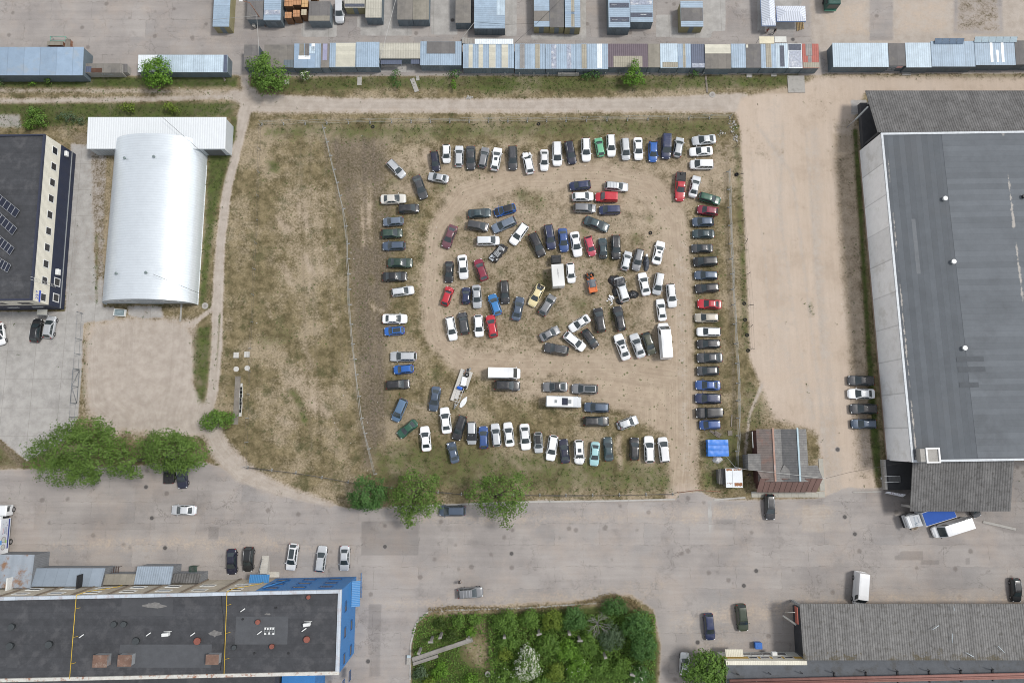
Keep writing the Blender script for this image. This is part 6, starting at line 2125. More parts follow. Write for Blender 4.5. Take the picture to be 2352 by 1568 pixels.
# yellow gas pipes over the roof
yel = M('yellow_gas_pipe', (.62, .42, .05), rough=.5)
for (rg, p1, p2, p0) in (('S2', (575, 915), (525, 1535), (690, 850)), ('S3', (516, 675), (487, 1478), (742, 512))):
 a, c = V(rg, *p1, h + .3), V(rg, *p2, h + .3)
 q = MB()
 q.tube([a, c], .055, 5)
 q.tube([(a.x, yw(a.x) + .1, h + .3), a], .055, 5)
 q.tube([(a.x, yw(a.x) + .12, h + .35), (a.x, yw(a.x) + .12, h - 2.0), (a.x + 3.2, yw(a.x) + .12, 5.0), (a.x + 3.2, yw(a.x) + .12, 2.0)], .055, 5)
 for f in (.15, .5, .82):
  m = a.lerp(c, f)
  q.tube([m, m - Vector((0, 0, .45))], .03, 4); q.tube([m, m + Vector((.7, .15, -.2))], .03, 4)
 q.build('gas_pipe', yel, t2)
# felt repairs and scuffs on the roof
random.seed(6)
for (rg, x0, x1, y0_, y1_, mt, rag) in (('S3', 608, 1115, 905, 1182, M('roof_repair_grey', (.078, .082, .09), rough=.9), 0), ('S2', 905, 1590, 1275, 1450, M('roof_repair_grey', (.078, .082, .09)), 0), ('S2', 920, 1300, 925, 1060, M('roof_repair_dark', (.062, .064, .07), rough=.9), 0),
         ('S2', 1065, 1262, 955, 1010, M('roof_scuff', (.17, .165, .16), rough=.95, var=.4, vs=2), 1), ('S3', 325, 470, 1030, 1110, M('roof_scuff', (.17, .165, .16)), 1), ('S3', 880, 955, 868, 895, M('roof_scuff', (.17, .165, .16)), 1), ('S2', 60, 130, 1375, 1450, M('roof_repair_dark', (.062, .064, .07)), 0)):
 a, c = W(rg, x0, y0_, h - .11), W(rg, x1, y1_, h - .11)
 q = MB()
 if rag:
  m_ = ((a[0] + c[0]) / 2, (a[1] + c[1]) / 2)
  q.poly([(m_[0] + (c[0] - a[0]) / 2 * random.uniform(.45, 1.05) * math.cos(k * .314), m_[1] + (a[1] - c[1]) / 2 * random.uniform(.45, 1.05) * math.sin(k * .314), h - .106) for k in range(20)])
 else:
  q.box(a[0], c[0], c[1], a[1], h - .125, h - .111)
 q.build('roof_patch', mt, t2)
# roof furniture
rv = M('rust_red_cowl', (.22, .075, .055), rough=.8, var=.3)
vg = M('dark_roof_dome', (.045, .052, .056), rough=.7)
for (rg, x, y, r, mt) in (('S2', 82, 1145, .55, vg), ('S2', 70, 1290, .6, vg), ('S2', 365, 1278, .6, vg), ('S2', 856, 1125, .5, vg), ('S2', 930, 1125, .5, vg), ('S2', 1022, 1252, .6, vg),
      ('S3', 218, 1152, .6, rv), ('S3', 820, 962, .42, rv), ('S3', 960, 1205, .42, rv), ('S3', 1308, 1135, .55, rv), ('S3', 1325, 715, .35, rv), ('S3', 585, 1215, .4, vg)):
 p = W(rg, x, y, h + .5)
 q = MB(); q.cyl(p, r * .72, h - .12, h + .45, 14); q.cyl(p, r, h + .4, h + .62, 14, r1=r * .85)
 q.build('roof_cowl', mt, t2)
rb = M('rusty_hatch_top', (.165, .10, .075), rough=.9, var=.3, grime=(.30, .24, .20), gamt=.6, gs=1)
for (rg, x0, x1, y0, y1) in (('S2', 705, 800, 1360, 1445), ('S2', 893, 985, 1358, 1438), ('S3', 312, 425, 1288, 1380), ('S2', 1556, 1640, 1350, 1425)):
 if rg == 'S2' and x0 > 1500:
  continue
 a, c = W(rg, x0, y0, h + 1.2), W(rg, x1, y1, h + 1.2)
 q = MB(); q.box(a[0], c[0], c[1], a[1], h - .11, h + 1.1); q.build('roof_hatch', M('hatch_side', (.24, .25, .26), rough=.7, grime=(.2, .1, .06), gamt=.6), t2)
 q = MB(); q.box(a[0] - .08, c[0] + .08, c[1] - .08, a[1] + .08, h + 1.11, h + 1.2); q.build('hatch_lid', rb, t2)
for (rg, x, y, rz) in (('S2', 1250, 1200, .1), ('S3', 1310, 985, .15)):
 p = W(rg, x, y, h + .5)
 q = MB(); q.obox((p[0], p[1], h + .45), (1.1, .5, .8), rz=rz, ch=.05); q.tube([(p[0] - .6, p[1] + .35, h), (p[0] + .7, p[1] + .35, h)], .04, 4)
 q.build('air_conditioner', frame_w, t2)
for (rg, x, y) in (('S2', 620, 1210), ('S2', 1124, 1197), ('S2', 1458, 1197), ('S3', 842, 1065), ('S3', 1285, 1035), ('S3', 677, 840)):
 p = W(rg, x, y, h + .2)
 q = MB(); q.tube([(p[0] - .35, p[1] - .25, h + .05), (p[0] - .3, p[1] - .2, h + .45), (p[0] + .4, p[1] + .3, h + .5)], .08, 6); q.build('roof_pipe', frame_w, t2)
a, c = W('S3', 892, 1010, h), W('S3', 990, 1083, h)
q = MB()
for k in range(5):
 f = k / 4
 q.obox((a[0] + (c[0] - a[0]) * f, (a[1] + c[1]) / 2, h + .05), (.05, a[1] - c[1], .06))
for y_ in (a[1], (a[1] + c[1]) / 2, c[1]):
 q.obox(((a[0] + c[0]) / 2, y_, h + .08), (c[0] - a[0], .05, .06))
q.build('equipment_frame', steel_g, t2)
q = MB()
for k, (u, v) in enumerate(((.1, .15), (.35, .2), (.62, .15), (.88, .15), (.1, .85), (.5, .8), (.9, .85))):
 q.obox((a[0] + (c[0] - a[0]) * u, a[1] + (c[1] - a[1]) * v, h + .16), (.24, .3, .16))
q.build('counterweight', frame_w, t2)
q = MB()
pts = [V('S3', *p, h - .06) for p in ((462, 690), (466, 800), (480, 900), (482, 1040), (500, 1100), (484, 1200), (470, 1300), (450, 1440))]
q.tube(pts, .04, 4); q.build('cable', dark, t2)
for (rg, x, y) in (('S3', 1000, 820), ('S3', 672, 932), ('S3', 786, 1270), ('S3', 1126, 1270)):
 p = W(rg, x, y, h); q = MB(); q.cyl(p, .17, h - .12, h + .05, 10); q.build('roof_drain', dark, t2)
# low sheds leaning on its street side
sb_ = M('lean_roof_steel', (.26, .31, .37), rough=.55, var=.08, seam=('X', 2.0))
sb_r = M('lean_roof_steel_rust', (.30, .34, .39), rough=.6, var=.1, stripe=('X', 1.9), sdark=.1, grime=(.24, .12, .05), gs=.55, gamt=.9)
for (reg, x0, x1, yN, yS, z0, z1, mt, lab) in (
  ('S2', -200, 250, 598, 845, 4.2, 4.5, sb_r, 'grey sheet shed with rusty streaks at the left edge of the street'),
  ('S2', 252, 790, 700, 835, 3.2, 4.2, sb_, 'long grey sheet lean-to along the sandy street wall'),
  ('S2', 792, 1030, 745, 822, 3.2, 3.8, r_olive, 'low ribbed olive lean-to roof on the sandy street wall, left of a grey one'),
  ('S2', 1032, 1306, 686, 820, 3.2, 4.0, M('lean_roof_steel_ribbed', (.30, .36, .43), rough=.5, stripe=('X', .4), sdark=.2), 'ribbed grey steel porch between two low olive roofs'),
  ('S2', 1308, 1518, 740, 818, 3.0, 3.6, slate_m, 'weathered ribbed lean-to roof beside the blue clad wall')):
 ym = (yN + yS) / 2
 a, c = W(reg, x0, yN, z0), W(reg, x1, yS, z1)
 xb0, xb1 = W(reg, x0, ym, z0)[0], W(reg, x1, ym, z0)[0]
 yb = yw((xb0 + xb1) / 2) + .14
 t3 = thing('lean_to', lab, 'shed', ((xb0 + xb1) / 2, (a[1] + yb) / 2, 0), 0, 'sheds leaning on the long building')
 q = MB(); q.prism([(xb0 + .1, yb), (xb1 - .1, yb), (xb1 - .1, a[1] - .15), (xb0 + .1, a[1] - .15)], 0, 0, 0, zt=[z1 - .15, z1 - .15, z0 - .15, z0 - .15]); q.build('wall', M('lean_wall_grey', (.20, .21, .225), rough=.7, stripe=('Y', .3), sdark=.12), t3)
 q = MB(); q.prism([(xb0 + .02, yb), (xb1 - .02, yb), (xb1 - .02, a[1]), (xb0 + .02, a[1])], 0, 0, 0, zt=[z1, z1, z0, z0])
 for k in range(4):
  q.v[k] = (*q.v[k][:2], q.v[k + 4][2] - .1)
 q.build('roof', mt, t3)
# boards standing on the lean-to roofs
for (x, y, w_, mt, lab) in ((68, 820, .25, frame_w, 'white board standing by the sandy wall above the rusty shed roof'), (596, 800, .2, dark, 'dark sign board standing on edge above the long lean-to')):
 p = W('S2', x, y, 5)
 t3 = thing('sign_board', lab, 'sign', (p[0], p[1], 4.1))
 q = MB(); q.box(p[0] - w_ / 2, p[0] + w_ / 2, p[1] - 1.1, p[1] + 1.1, 4.1, 5.6); q.build('board', mt, t3)
# brown screen fences by the lean-to
for (x0, x1, y0, y1, lab) in ((800, 900, 690, 745, 'brown metal fence panel beside the long lean-to'), (1440, 1490, 684, 738, 'dark green rail panel beside the ribbed porch')):
 a, c = W('S2', x0, y0, .6), W('S2', x1, y1, .6)
 t3 = thing('metal_fence', lab, 'fence', ((a[0] + c[0]) / 2, (a[1] + c[1]) / 2, 0))
 q = MB()
 for k in range(7):
  x = a[0] + (c[0] - a[0]) * k / 6
  q.obox((x, (a[1] + c[1]) / 2, 1.0), (.12, a[1] - c[1], .08)); q.tube([(x, a[1], 0), (x, a[1], 1.0)], .04, 4); q.tube([(x, c[1], 0), (x, c[1], 1.0)], .04, 4)
 q.build('slats', M('brown_slats', (.07, .04, .035), rough=.7) if x0 < 1000 else M('green_slats', (.03, .06, .045), rough=.6), t3)
# steps
t3 = thing('concrete_steps', 'pale concrete steps rising to the blue building', 'steps', (*W('S3', 890, 390), 0))
q = MB()
for k in range(9):
 a, c = W('S3', 868 - k * 3.3, 300 + k * 20, 0.2 * k), W('S3', 936 - k * 3, 322 + k * 20, .2 * k)
 q.box(a[0], c[0], c[1] - .02, a[1], 0, .12 + .17 * k)
q.build('treads', M('step_concrete', (.46, .44, .40), rough=.9), t3)
q = MB(); a, c = V('S3', 830, 480, 2.4), V('S3', 866, 340, .9); q.tube([a, c], .04, 5); q.tube([c, c - Vector((0, 0, .8))], .03, 4); q.tube([a, a - Vector((0, 0, .9))], .03, 4); q.build('handrail', steel_g, t3)
t3 = thing('paving_pile', 'pile of pale paving blocks by the blue building steps', 'paving', (*W('S3', 980, 485), 0))
q = MB()
random.seed(3)
for i in range(6):
 for j in range(3):
  p = W('S3', 932 + i * 19, 468 + j * 16)
  q.obox((p[0], p[1], .2), (.5, .36, .4 + .1 * random.random()), rz=random.uniform(-.1, .1))
q.build('blocks', M('pale_blocks', (.52, .49, .43), rough=.9, var=.2), t3)

# ================================================================ corrugated building bottom right and its cream neighbour
t2 = thing('corrugated_building', 'long building with a mossy grey corrugated roof at the lower right', 'building', (*W('S7', 900, 1100), 0))
hA, hB = 5.2, 5.6
P1, P2, P3 = W('S6', 1725, 540, hA), W('S6', 1770, 1220, hB), W('S7', 1833, 820, hA)
xl = (P1[0] + P2[0]) / 2
moss_s = M('mossy_corrugated', (.185, .181, .176), rough=.95, var=.35, vs=1.3, stripe=('X', .42), sdark=.45, grime=(.10, .095, .085), gs=1.1, gamt=.75, seam=('X', 1.13), peel=('Y', -3.2, 4.5, ((.035, .032, .02, 1), (.13, .10, .045, 1))))
yA, yB = (P1[1] + P3[1]) / 2, P2[1]
q = MB(); q.box(xl + .8, 170, yB, yA - 1.4, 0, hA - .5); q.build('wall', M('dark_loading_wall', (.05, .052, .058)), t2)
for f in (0,):
 q = MB(); x = xl + .5 + 9 * f; q.box(x, x + .4, yA - .8, yA - .4, 0, hA - .2); q.build('post', steel_g, t2)
q = MB(); q.prism([(xl, yB), (170, yB), (170, yA), (xl, yA)], 0, 0, 0, zt=[hB, hB, hA, hA])
for k in range(4):
 q.v[k] = (*q.v[k][:2], q.v[k + 4][2] - .14)
q.build('roof', moss_s, t2)
q = MB()
for (x0_, y0_, x1_, y1_) in ((990, 1075, 1050, 1035), (1175, 1110, 1174, 1195), (1185, 860, 1192, 900), (1592, 1222, 1652, 1284), (1300, 1285, 1370, 1325)):
 q.tube([V('S7', x0_, y0_, 5.95), V('S7', x1_, y1_, 5.95)], .06, 4)
q.build('loose_battens', M('pale_batten', (.48, .54, .57), rough=.6), t2)
# lower felt roof in front with rusty rim pipes
q = MB()
zf = 5.0
f0, f1 = W('S6', 1780, 1225, zf), W('S6', 860, 1440, zf)
q.box(W('S6', 868, 1400, zf)[0], xl + .74, f1[1] - 16, yB - 1.2, 0, zf - .1); q.box(xl + .75, 170, f1[1] - 16, yB - .05, 0, zf); q.build('low_wing', M('grey_wing_felt', (.10, .108, .12), rough=.9, var=.2, grime=(.06, .055, .045), gs=.5, gamt=.5), t2)
q = MB()
for dy, r_ in ((1470, .22), (1500, .14), (1520, .16)):
 a, c = V('S6', 840, dy + 4, 6.0), V('S6', 2352, dy - 30, 6.0)
 d = (c - a)
 q.tube([a, a + d * 3.2], r_, 8)
q.build('heating_pipe', M('rust_brown_pipe', (.24, .115, .095), rough=.7, var=.2), t2)
for i in range(9):
 a = V('S6', 990 + i * 400, 1490 - i * 8, 6)
 q = MB(); q.box(a.x - .12, a.x + .12, a.y - 1.0, a.y + .9, 5.01, 5.2); q.tube([(a.x, a.y + .8, 5.1), (a.x - .4, a.y + 1.2, 6.1), (a.x - .9, a.y + 1.5, 6.2)], .07, 5); q.build('pipe_bracket', dark, t2)
# fascia and boom at the corner
q = MB(); a, c = V('S6', 1672, 550, 4.4), V('S6', 1690, 760, 4.4); q.obox((a + c) / 2, (.16, (a - c).length, 1.0)); q.build('red_fascia', M('faded_red_board', (.34, .09, .065), rough=.7), t2)
q = MB(); a, c = V('S6', 1515, 665, .4), V('S6', 1670, 770, 4.2); q.tube([a, c], .2, 4, smooth=False); q.tube([V('S6', 1535, 620, 2.4), V('S6', 1660, 620, 4.6)], .08, 5); q.build('strut', M('flaking_white_strut', (.55, .54, .50), rough=.8, grime=(.26, .22, .18), gamt=.8, gs=2), t2)

t2 = thing('cream_office', 'cream and ochre single storey office beside the corrugated roof', 'building', (*W('S6', 1300, 1250), 0))
hc = 5.2
a, c = W('S6', 840, 1225, hc), W('S6', 1790, 1280, hc)
y_n = a[1]
q = MB(); q.box(a[0] - .6, xl + .7, y_n - 6.0, y_n - .1, 0, 2.6); q.build('lower_wall', M('pale_render', (.50, .50, .46), rough=.8), t2)
q = MB(); q.box(a[0] - .6, xl + .7, y_n - 6.0, y_n - .1, 2.61, hc - 1.2); q.build('upper_wall', M('ochre_render', (.52, .33, .07), rough=.8), t2)
q = MB(); q.box(a[0] - .6, xl + .7, y_n - 6.0, y_n - .02, hc - 1.19, hc); q.build('parapet', M('cream_fascia', (.66, .63, .53), rough=.6, stripe=('X', .3), sdark=.06), t2)
q = MB(); q.box(a[0] - .55, xl + .7, c[1] - 8, c[1] - .0, hc + .01, hc + .06); q.build('roof', M('grey_wing_felt', (.10, .108, .12)), t2)
for i in range(4):
 x = W('S6', 1140 + i * 150, 1195, 3.4)[0]
 window(t2, (x, y_n - .1, 3.3), 1.6, 1.0, 'N')
 window(t2, (x - .8, y_n - .1, 1.3), 2.2, 1.2, 'N')
a, c = W('S6', 788, 1085, 2.9), W('S6', 1015, 1175, 3.1)
q = MB(); q.prism([(a[0], c[1]), (c[0], c[1]), (c[0], a[1]), (a[0], a[1])], 0, 0, 0, zt=[3.15, 3.15, 2.8, 2.8])
for k in range(4):
 q.v[k] = (*q.v[k][:2], q.v[k + 4][2] - .1)
q.build('porch_roof', M('cream_ribbed_sheet', (.60, .57, .47), rough=.6, stripe=('X', .3), sdark=.15), t2)
q = MB(); p = W('S6', 1402, 1135, 2.2); q.obox((p[0], p[1], 2.2), (.9, .6, .6), ch=.05); q.build('air_conditioner', frame_w, t2)
# ================================================================ trees and shrubs
LM = {
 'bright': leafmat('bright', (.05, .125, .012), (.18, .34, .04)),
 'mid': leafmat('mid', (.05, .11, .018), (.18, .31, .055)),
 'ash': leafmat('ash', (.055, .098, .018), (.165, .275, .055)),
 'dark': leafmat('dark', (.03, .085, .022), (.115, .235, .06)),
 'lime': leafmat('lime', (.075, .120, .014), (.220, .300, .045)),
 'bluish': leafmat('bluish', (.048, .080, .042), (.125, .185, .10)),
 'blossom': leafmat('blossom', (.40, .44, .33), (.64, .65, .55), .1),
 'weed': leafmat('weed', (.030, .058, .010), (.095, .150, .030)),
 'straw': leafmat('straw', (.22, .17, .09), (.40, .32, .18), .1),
}
bark = M('tree_bark', (.11, .09, .07), rough=.95, var=.3, vs=3)
bark_g = M('dead_grey_bark', (.26, .24, .23), rough=.95, var=.2)


def leaf_mesh(name, cen, nrm, size, tint, mats, mi=None):
 """one bent leaf spray (two triangles folded on the midrib) per point"""
 n = len(cen)
 rg = np.random.default_rng(len(cen))
 up = rg.normal(size=(n, 3))
 nrm = nrm / (np.linalg.norm(nrm, axis=1, keepdims=True) + 1e-9)
 a = np.cross(nrm, up)
 a /= np.linalg.norm(a, axis=1, keepdims=True) + 1e-9
 b = np.cross(nrm, a)
 s = size[:, None]
 asp = rg.uniform(.5, .85, (n, 1))
 fold = nrm * s * rg.uniform(.05, .28, (n, 1))
 v = np.stack([cen - a * s * .6, cen + b * s * asp * .5 + fold, cen + a * s * .6, cen - b * s * asp * .5 + fold], 1).reshape(-1, 3)
 me = bpy.data.meshes.new(name)
 me.vertices.add(4 * n)
 me.vertices.foreach_set('co', v.astype(np.float32).ravel())
 me.loops.add(4 * n)
 me.loops.foreach_set('vertex_index', np.arange(4 * n, dtype=np.int32))
 me.polygons.add(n)
 me.polygons.foreach_set('loop_start', np.arange(0, 4 * n, 4, dtype=np.int32))
 for m in mats:
  me.materials.append(m)
 if mi is not None:
  me.polygons.foreach_set('material_index', mi.astype(np.int32))
 at_ = me.attributes.new('tint', 'FLOAT', 'FACE')
 at_.data.foreach_set('value', tint.astype(np.float32))
 me.update()
 return me


def crown_points(blobs, seed, leaf, dens, clump):
 """leaf clumps on and inside a set of ellipsoid lobes"""
 rg = np.random.default_rng(seed)
 C_, N_, T_, S_ = [], [], [], []
 for (bx, by, bz, rx, ry, rz_) in blobs:
  area = 4 * math.pi * ((rx * ry) ** 1.6 / 3 + (rx * rz_) ** 1.6 / 3 + (ry * rz_) ** 1.6 / 3) ** (1 / 1.6)
  nc = max(6, int(area / (clump ** 2) * .62))
  for _ in range(nc):
   d = rg.normal(size=3)
   d /= np.linalg.norm(d)
   if d[2] < -.35 and rg.random() < .7:
    d[2] = -d[2]
   rr = 1 - abs(rg.normal(0, .13)) + (rg.random() ** 6) * .26
   if rg.random() < .14:
    rr *= rg.uniform(.35, .8)
   cc = np.array([bx, by, bz]) + d * np.array([rx, ry, rz_]) * rr
   cr = clump * rg.uniform(.55, 1.15)
   nl = max(5, int(dens * cr * cr / (leaf * leaf) * 3.2))
   p = rg.normal(size=(nl, 3))
   p /= np.linalg.norm(p, axis=1, keepdims=True)
   p *= (rg.random((nl, 1)) ** .45) * cr * np.array([1, 1, .75])
   C_.append(cc + p)
   nn = p / cr + d * .9 + np.array([0, 0, .55]) + rg.normal(size=(nl, 3)) * .45
   N_.append(nn)
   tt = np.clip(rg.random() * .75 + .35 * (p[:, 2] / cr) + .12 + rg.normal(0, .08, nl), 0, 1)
   T_.append(tt)
   S_.append(leaf * rg.uniform(.65, 1.3, nl))
 return np.concatenate(C_), np.concatenate(N_), np.concatenate(T_), np.concatenate(S_)


def plant(name, label, cat, u, v, ztop, blobs, kind, seed, leaf=.34, dens=.8, clump=.8, trunk=True, group=None, flower=0.0, zc=None):
 """blobs: (du,dv,dz as fraction of height, ru, rv px radius) in plan readings around (u,v) at crown height"""
 zc = ztop * .62 if zc is None else zc
 cx, cy = at(u, v, zc)
 base = (cx, cy, 0)
 t_ = thing(name, label, cat, base, 0, group)
 k = 11.9
 bl = []
 for (du, dv, fz, ru, rv) in blobs:
  x, y = at(u + du, v + dv, zc)
  rx, ry = ru / k, rv / k
  rz_ = min(ztop * .42, max(rx, ry) * .85)
  bl.append((x, y, max(rz_ * .9, ztop * fz), rx, ry, rz_))
 c_, n_, tt, ss = crown_points(bl, seed, leaf, dens, clump)
 keep = c_[:, 2] > .08
 c_, n_, tt, ss = c_[keep], n_[keep], tt[keep], ss[keep]
 mats = [LM[kind]]
 mi = None
 if flower:
  mats.append(LM['blossom'])
  rg = np.random.default_rng(seed + 1)
  # blossom in sprays on the outer leaves
  h_ = np.sin(c_[:, 0] * 3.1 + seed) * np.sin(c_[:, 1] * 2.7) * np.sin(c_[:, 2] * 3.3 + 1)
  mi = ((h_ + rg.normal(0, .35, len(c_))) > 1 - 2 * flower + .2).astype(int)
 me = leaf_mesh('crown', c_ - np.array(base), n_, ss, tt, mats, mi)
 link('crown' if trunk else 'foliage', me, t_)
 q = MB()
 top = max(b[2] for b in bl)
 r0 = max(.05, ztop * .022)
 q.tube([(cx, cy, -.05), (cx + .05, cy + .03, top * .45), (cx, cy, top * .85)], [r0 * 1.4, r0, r0 * .4], 7)
 for b in bl:
  s_ = Vector((cx, cy, max(.1, top * .35)))
  e_ = Vector((b[0], b[1], b[2] + b[5] * .2))
  q.tube([s_, s_.lerp(e_, .5) + Vector((0, 0, .2)), e_], [r0 * .7, r0 * .45, r0 * .2], 5)
 q.build('trunk' if trunk else 'stem', bark, t_)
 return t_


TR = 'trees around the yard'
BU = 'shrubs and bushes'
plant('tree', 'bright green tree in front of the white-ended blue shed', 'tree', 359, 164, 5.5, [(0, 4, .62, 30, 26), (-14, -14, .6, 17, 15), (12, -18, .6, 17, 15), (18, 10, .55, 20, 20), (-8, 20, .5, 20, 15), (-30, -10, .55, 10, 7)], 'bright', 1, .33, .8, .75, group=TR)
plant('tree', 'round dark green tree over the left end of the stall row', 'tree', 618, 168, 6.5, [(2, 0, .62, 36, 32), (-26, -16, .6, 24, 18), (-14, -34, .58, 14, 14), (24, 12, .55, 22, 22), (-4, 24, .5, 30, 18), (-34, 12, .5, 14, 16)], 'mid', 2, .33, .95, .8, group=TR)
plant('tree', 'small bright young tree before the plum brown stall', 'tree', 1457, 166, 4.5, [(0, 8, .5, 20, 18), (-2, -10, .7, 11, 16), (10, 14, .45, 15, 13), (-14, 14, .45, 11, 12)], 'bright', 3, .3, .9, .6, group=TR)
plant('bush', 'white flowering bush before the cream gridded stall', 'bush', 702, 172, 2.2, [(0, 0, .55, 13, 10), (-5, 2, .5, 9, 8)], 'mid', 4, .24, .7, .45, False, BU, .45)
plant('bush', 'low bush by the stall with a grey felt patch', 'bush', 907, 183, 2.0, [(0, -8, .6, 9, 14), (4, 8, .5, 8, 9)], 'dark', 5, .26, .8, .5, False, BU)
plant('bush', 'dark bush under the stall with glassy roof stripes', 'bush', 1044, 170, 1.8, [(0, 0, .55, 14, 8)], 'dark', 6, .26, .8, .5, False, BU)
plant('bush', 'pale upright bush on the grass below the cream striped stall', 'bush', 1042, 193, 1.8, [(0, 0, .55, 6, 11)], 'bright', 7, .24, .8, .4, False, BU)
plant('bush', 'dark spreading bush left of the bright young tree', 'bush', 1365, 172, 1.8, [(0, 0, .5, 15, 12), (-20, 2, .4, 12, 8)], 'dark', 8, .26, .7, .5, False, BU)
plant('bush', 'small bush before the navy roofed stall', 'bush', 1592, 168, 1.6, [(0, 0, .5, 12, 8)], 'dark', 9, .26, .7, .5, False, BU)
plant('bush', 'low bush below the long dull blue shed', 'bush', 113, 187, 1.6, [(0, 0, .55, 10, 8)], 'mid', 10, .26, .8, .5, False, BU)
plant('bush', 'tiny pale bush left of another below the long dull blue shed', 'bush', 73, 193, 1.0, [(0, 0, .5, 9, 4)], 'bright', 11, .24, .6, .4, False, BU)
plant('bush', 'dark bush at the left edge below the long dull blue shed', 'bush', 0, 188, 1.8, [(0, 0, .55, 8, 12)], 'dark', 12, .26, .8, .5, False, BU)
plant('bush', 'large loose bush above the black solar roof', 'bush', 82, 268, 2.6, [(0, 0, .55, 24, 18), (-14, 16, .45, 14, 12), (12, 10, .5, 14, 14), (-8, -14, .5, 14, 12)], 'mid', 13, .3, .8, .6, False, BU)
plant('bush', 'round clipped bush below the large loose one', 'bush', 60, 288, 1.6, [(0, 0, .55, 11, 8)], 'bright', 14, .24, .9, .45, False, BU)
plant('bush', 'grey-green scrub left of the white lean-to', 'bush', 150, 268, 1.5, [(0, 0, .5, 24, 10), (26, 8, .4, 14, 8)], 'bluish', 15, .26, .6, .5, False, BU)
plant('bush', 'yellow-green feathery bush behind the white lean-to, left one', 'bush', 292, 248, 2.2, [(0, 0, .55, 18, 11), (4, -6, .6, 10, 8)], 'lime', 16, .28, .7, .55, False, BU)
plant('bush', 'yellow-green feathery bush behind the white lean-to, right one', 'bush', 387, 244, 2.2, [(0, 0, .55, 15, 9), (16, 8, .5, 10, 7)], 'lime', 17, .28, .7, .55, False, BU)
plant('bush', 'broad green bush where the two tracks join', 'bush', 497, 966, 3.0, [(0, 0, .55, 32, 20), (-20, 4, .5, 18, 16), (20, -4, .5, 20, 16), (0, -12, .55, 22, 12)], 'mid', 18, .3, .9, .65, False, BU)
plant('tree', 'huge spreading tree over the corner of the concrete yard', 'tree', 165, 1040, 12, [(10, -10, .66, 58, 44), (-60, 6, .6, 40, 34), (-30, 44, .55, 44, 30), (50, 20, .6, 44, 40), (40, -52, .58, 46, 26), (20, 58, .5, 34, 18), (-85, 18, .5, 18, 16), (84, -34, .58, 32, 26), (-10, -46, .6, 34, 24)], 'ash', 19, .30, .8, 1.0, group=TR)
plant('tree', 'middle tree between the huge spreading one and the rounder one', 'tree', 283, 1058, 10.5, [(0, 0, .62, 34, 30), (-14, -26, .6, 26, 22), (8, 22, .5, 26, 14)], 'ash', 20, .30, .85, .95, group=TR)
plant('tree', 'round spreading tree over the two dark cars', 'tree', 384, 1036, 11, [(10, 0, .64, 52, 36), (-44, -10, .58, 32, 28), (52, 8, .56, 34, 34), (30, 34, .5, 34, 18), (0, -26, .6, 40, 20), (-20, 30, .5, 26, 16)], 'ash', 21, .30, .8, 1.0, group=TR)
plant('tree', 'dense dark tree at the yard corner on the street', 'tree', 841, 1130, 8, [(0, 8, .6, 36, 30), (-6, -24, .62, 16, 16), (24, -14, .58, 18, 16), (-26, 20, .5, 18, 16), (28, 10, .55, 20, 20), (0, 28, .45, 26, 12)], 'dark', 22, .29, 1.0, .8, group=TR)
plant('tree', 'yellowish green tree right of the dense dark street tree', 'tree', 952, 1142, 9.5, [(0, -4, .62, 42, 36), (-8, -44, .6, 24, 16), (34, -34, .6, 22, 18), (24, 16, .55, 34, 26), (-24, 36, .5, 24, 16), (-14, 54, .42, 18, 12), (-34, 0, .58, 22, 24)], 'ash', 23, .29, .75, .9, group=TR)
plant('tree', 'thin-leaved tree right of the slate people carrier on the street', 'tree', 1140, 1142, 9.5, [(10, -8, .62, 44, 34), (-40, -6, .6, 28, 26), (46, -30, .58, 26, 22), (-12, -40, .6, 24, 14), (44, 20, .55, 28, 20), (8, 36, .48, 26, 14), (18, 56, .42, 13, 12), (-30, 26, .5, 18, 12)], 'ash', 24, .29, .58, .9, group=TR)
plant('tree', 'full green tree beside the cream and ochre office', 'tree', 1622, 1536, 7, [(0, 0, .6, 40, 30), (-24, 14, .55, 26, 22), (26, 10, .55, 28, 24), (4, -22, .58, 26, 16), (0, 28, .5, 40, 20), (34, -10, .5, 18, 14)], 'mid', 25, .34, .9, .8, group=TR)
# planted island in the street
IS = 'shrubs of the street island'


def isl(x, y, r, ry, kind, label, h_=2.6, fl=0.0, dens=.85, tree=False, seed=0):
 k = .4677 * 2352 / 4096
 u, v = (1600 + x * .4677) * 2352 / 4096, (2300 + y * .4677) * 2352 / 4096
 ru, rv = r * k, ry * k
 b_ = [(0, 0, .55, ru * .74, rv * .74), (ru * .42, rv * .25, .5, ru * .5, rv * .5), (-ru * .4, rv * .3, .5, ru * .5, rv * .48), (ru * .1, -rv * .45, .52, ru * .5, rv * .45)]
 plant('tree' if tree else 'shrub', label, 'tree' if tree else 'shrub', u, v, h_, b_, kind, 40 + int(x) + int(y), .26, dens, .62, tree, IS, fl)


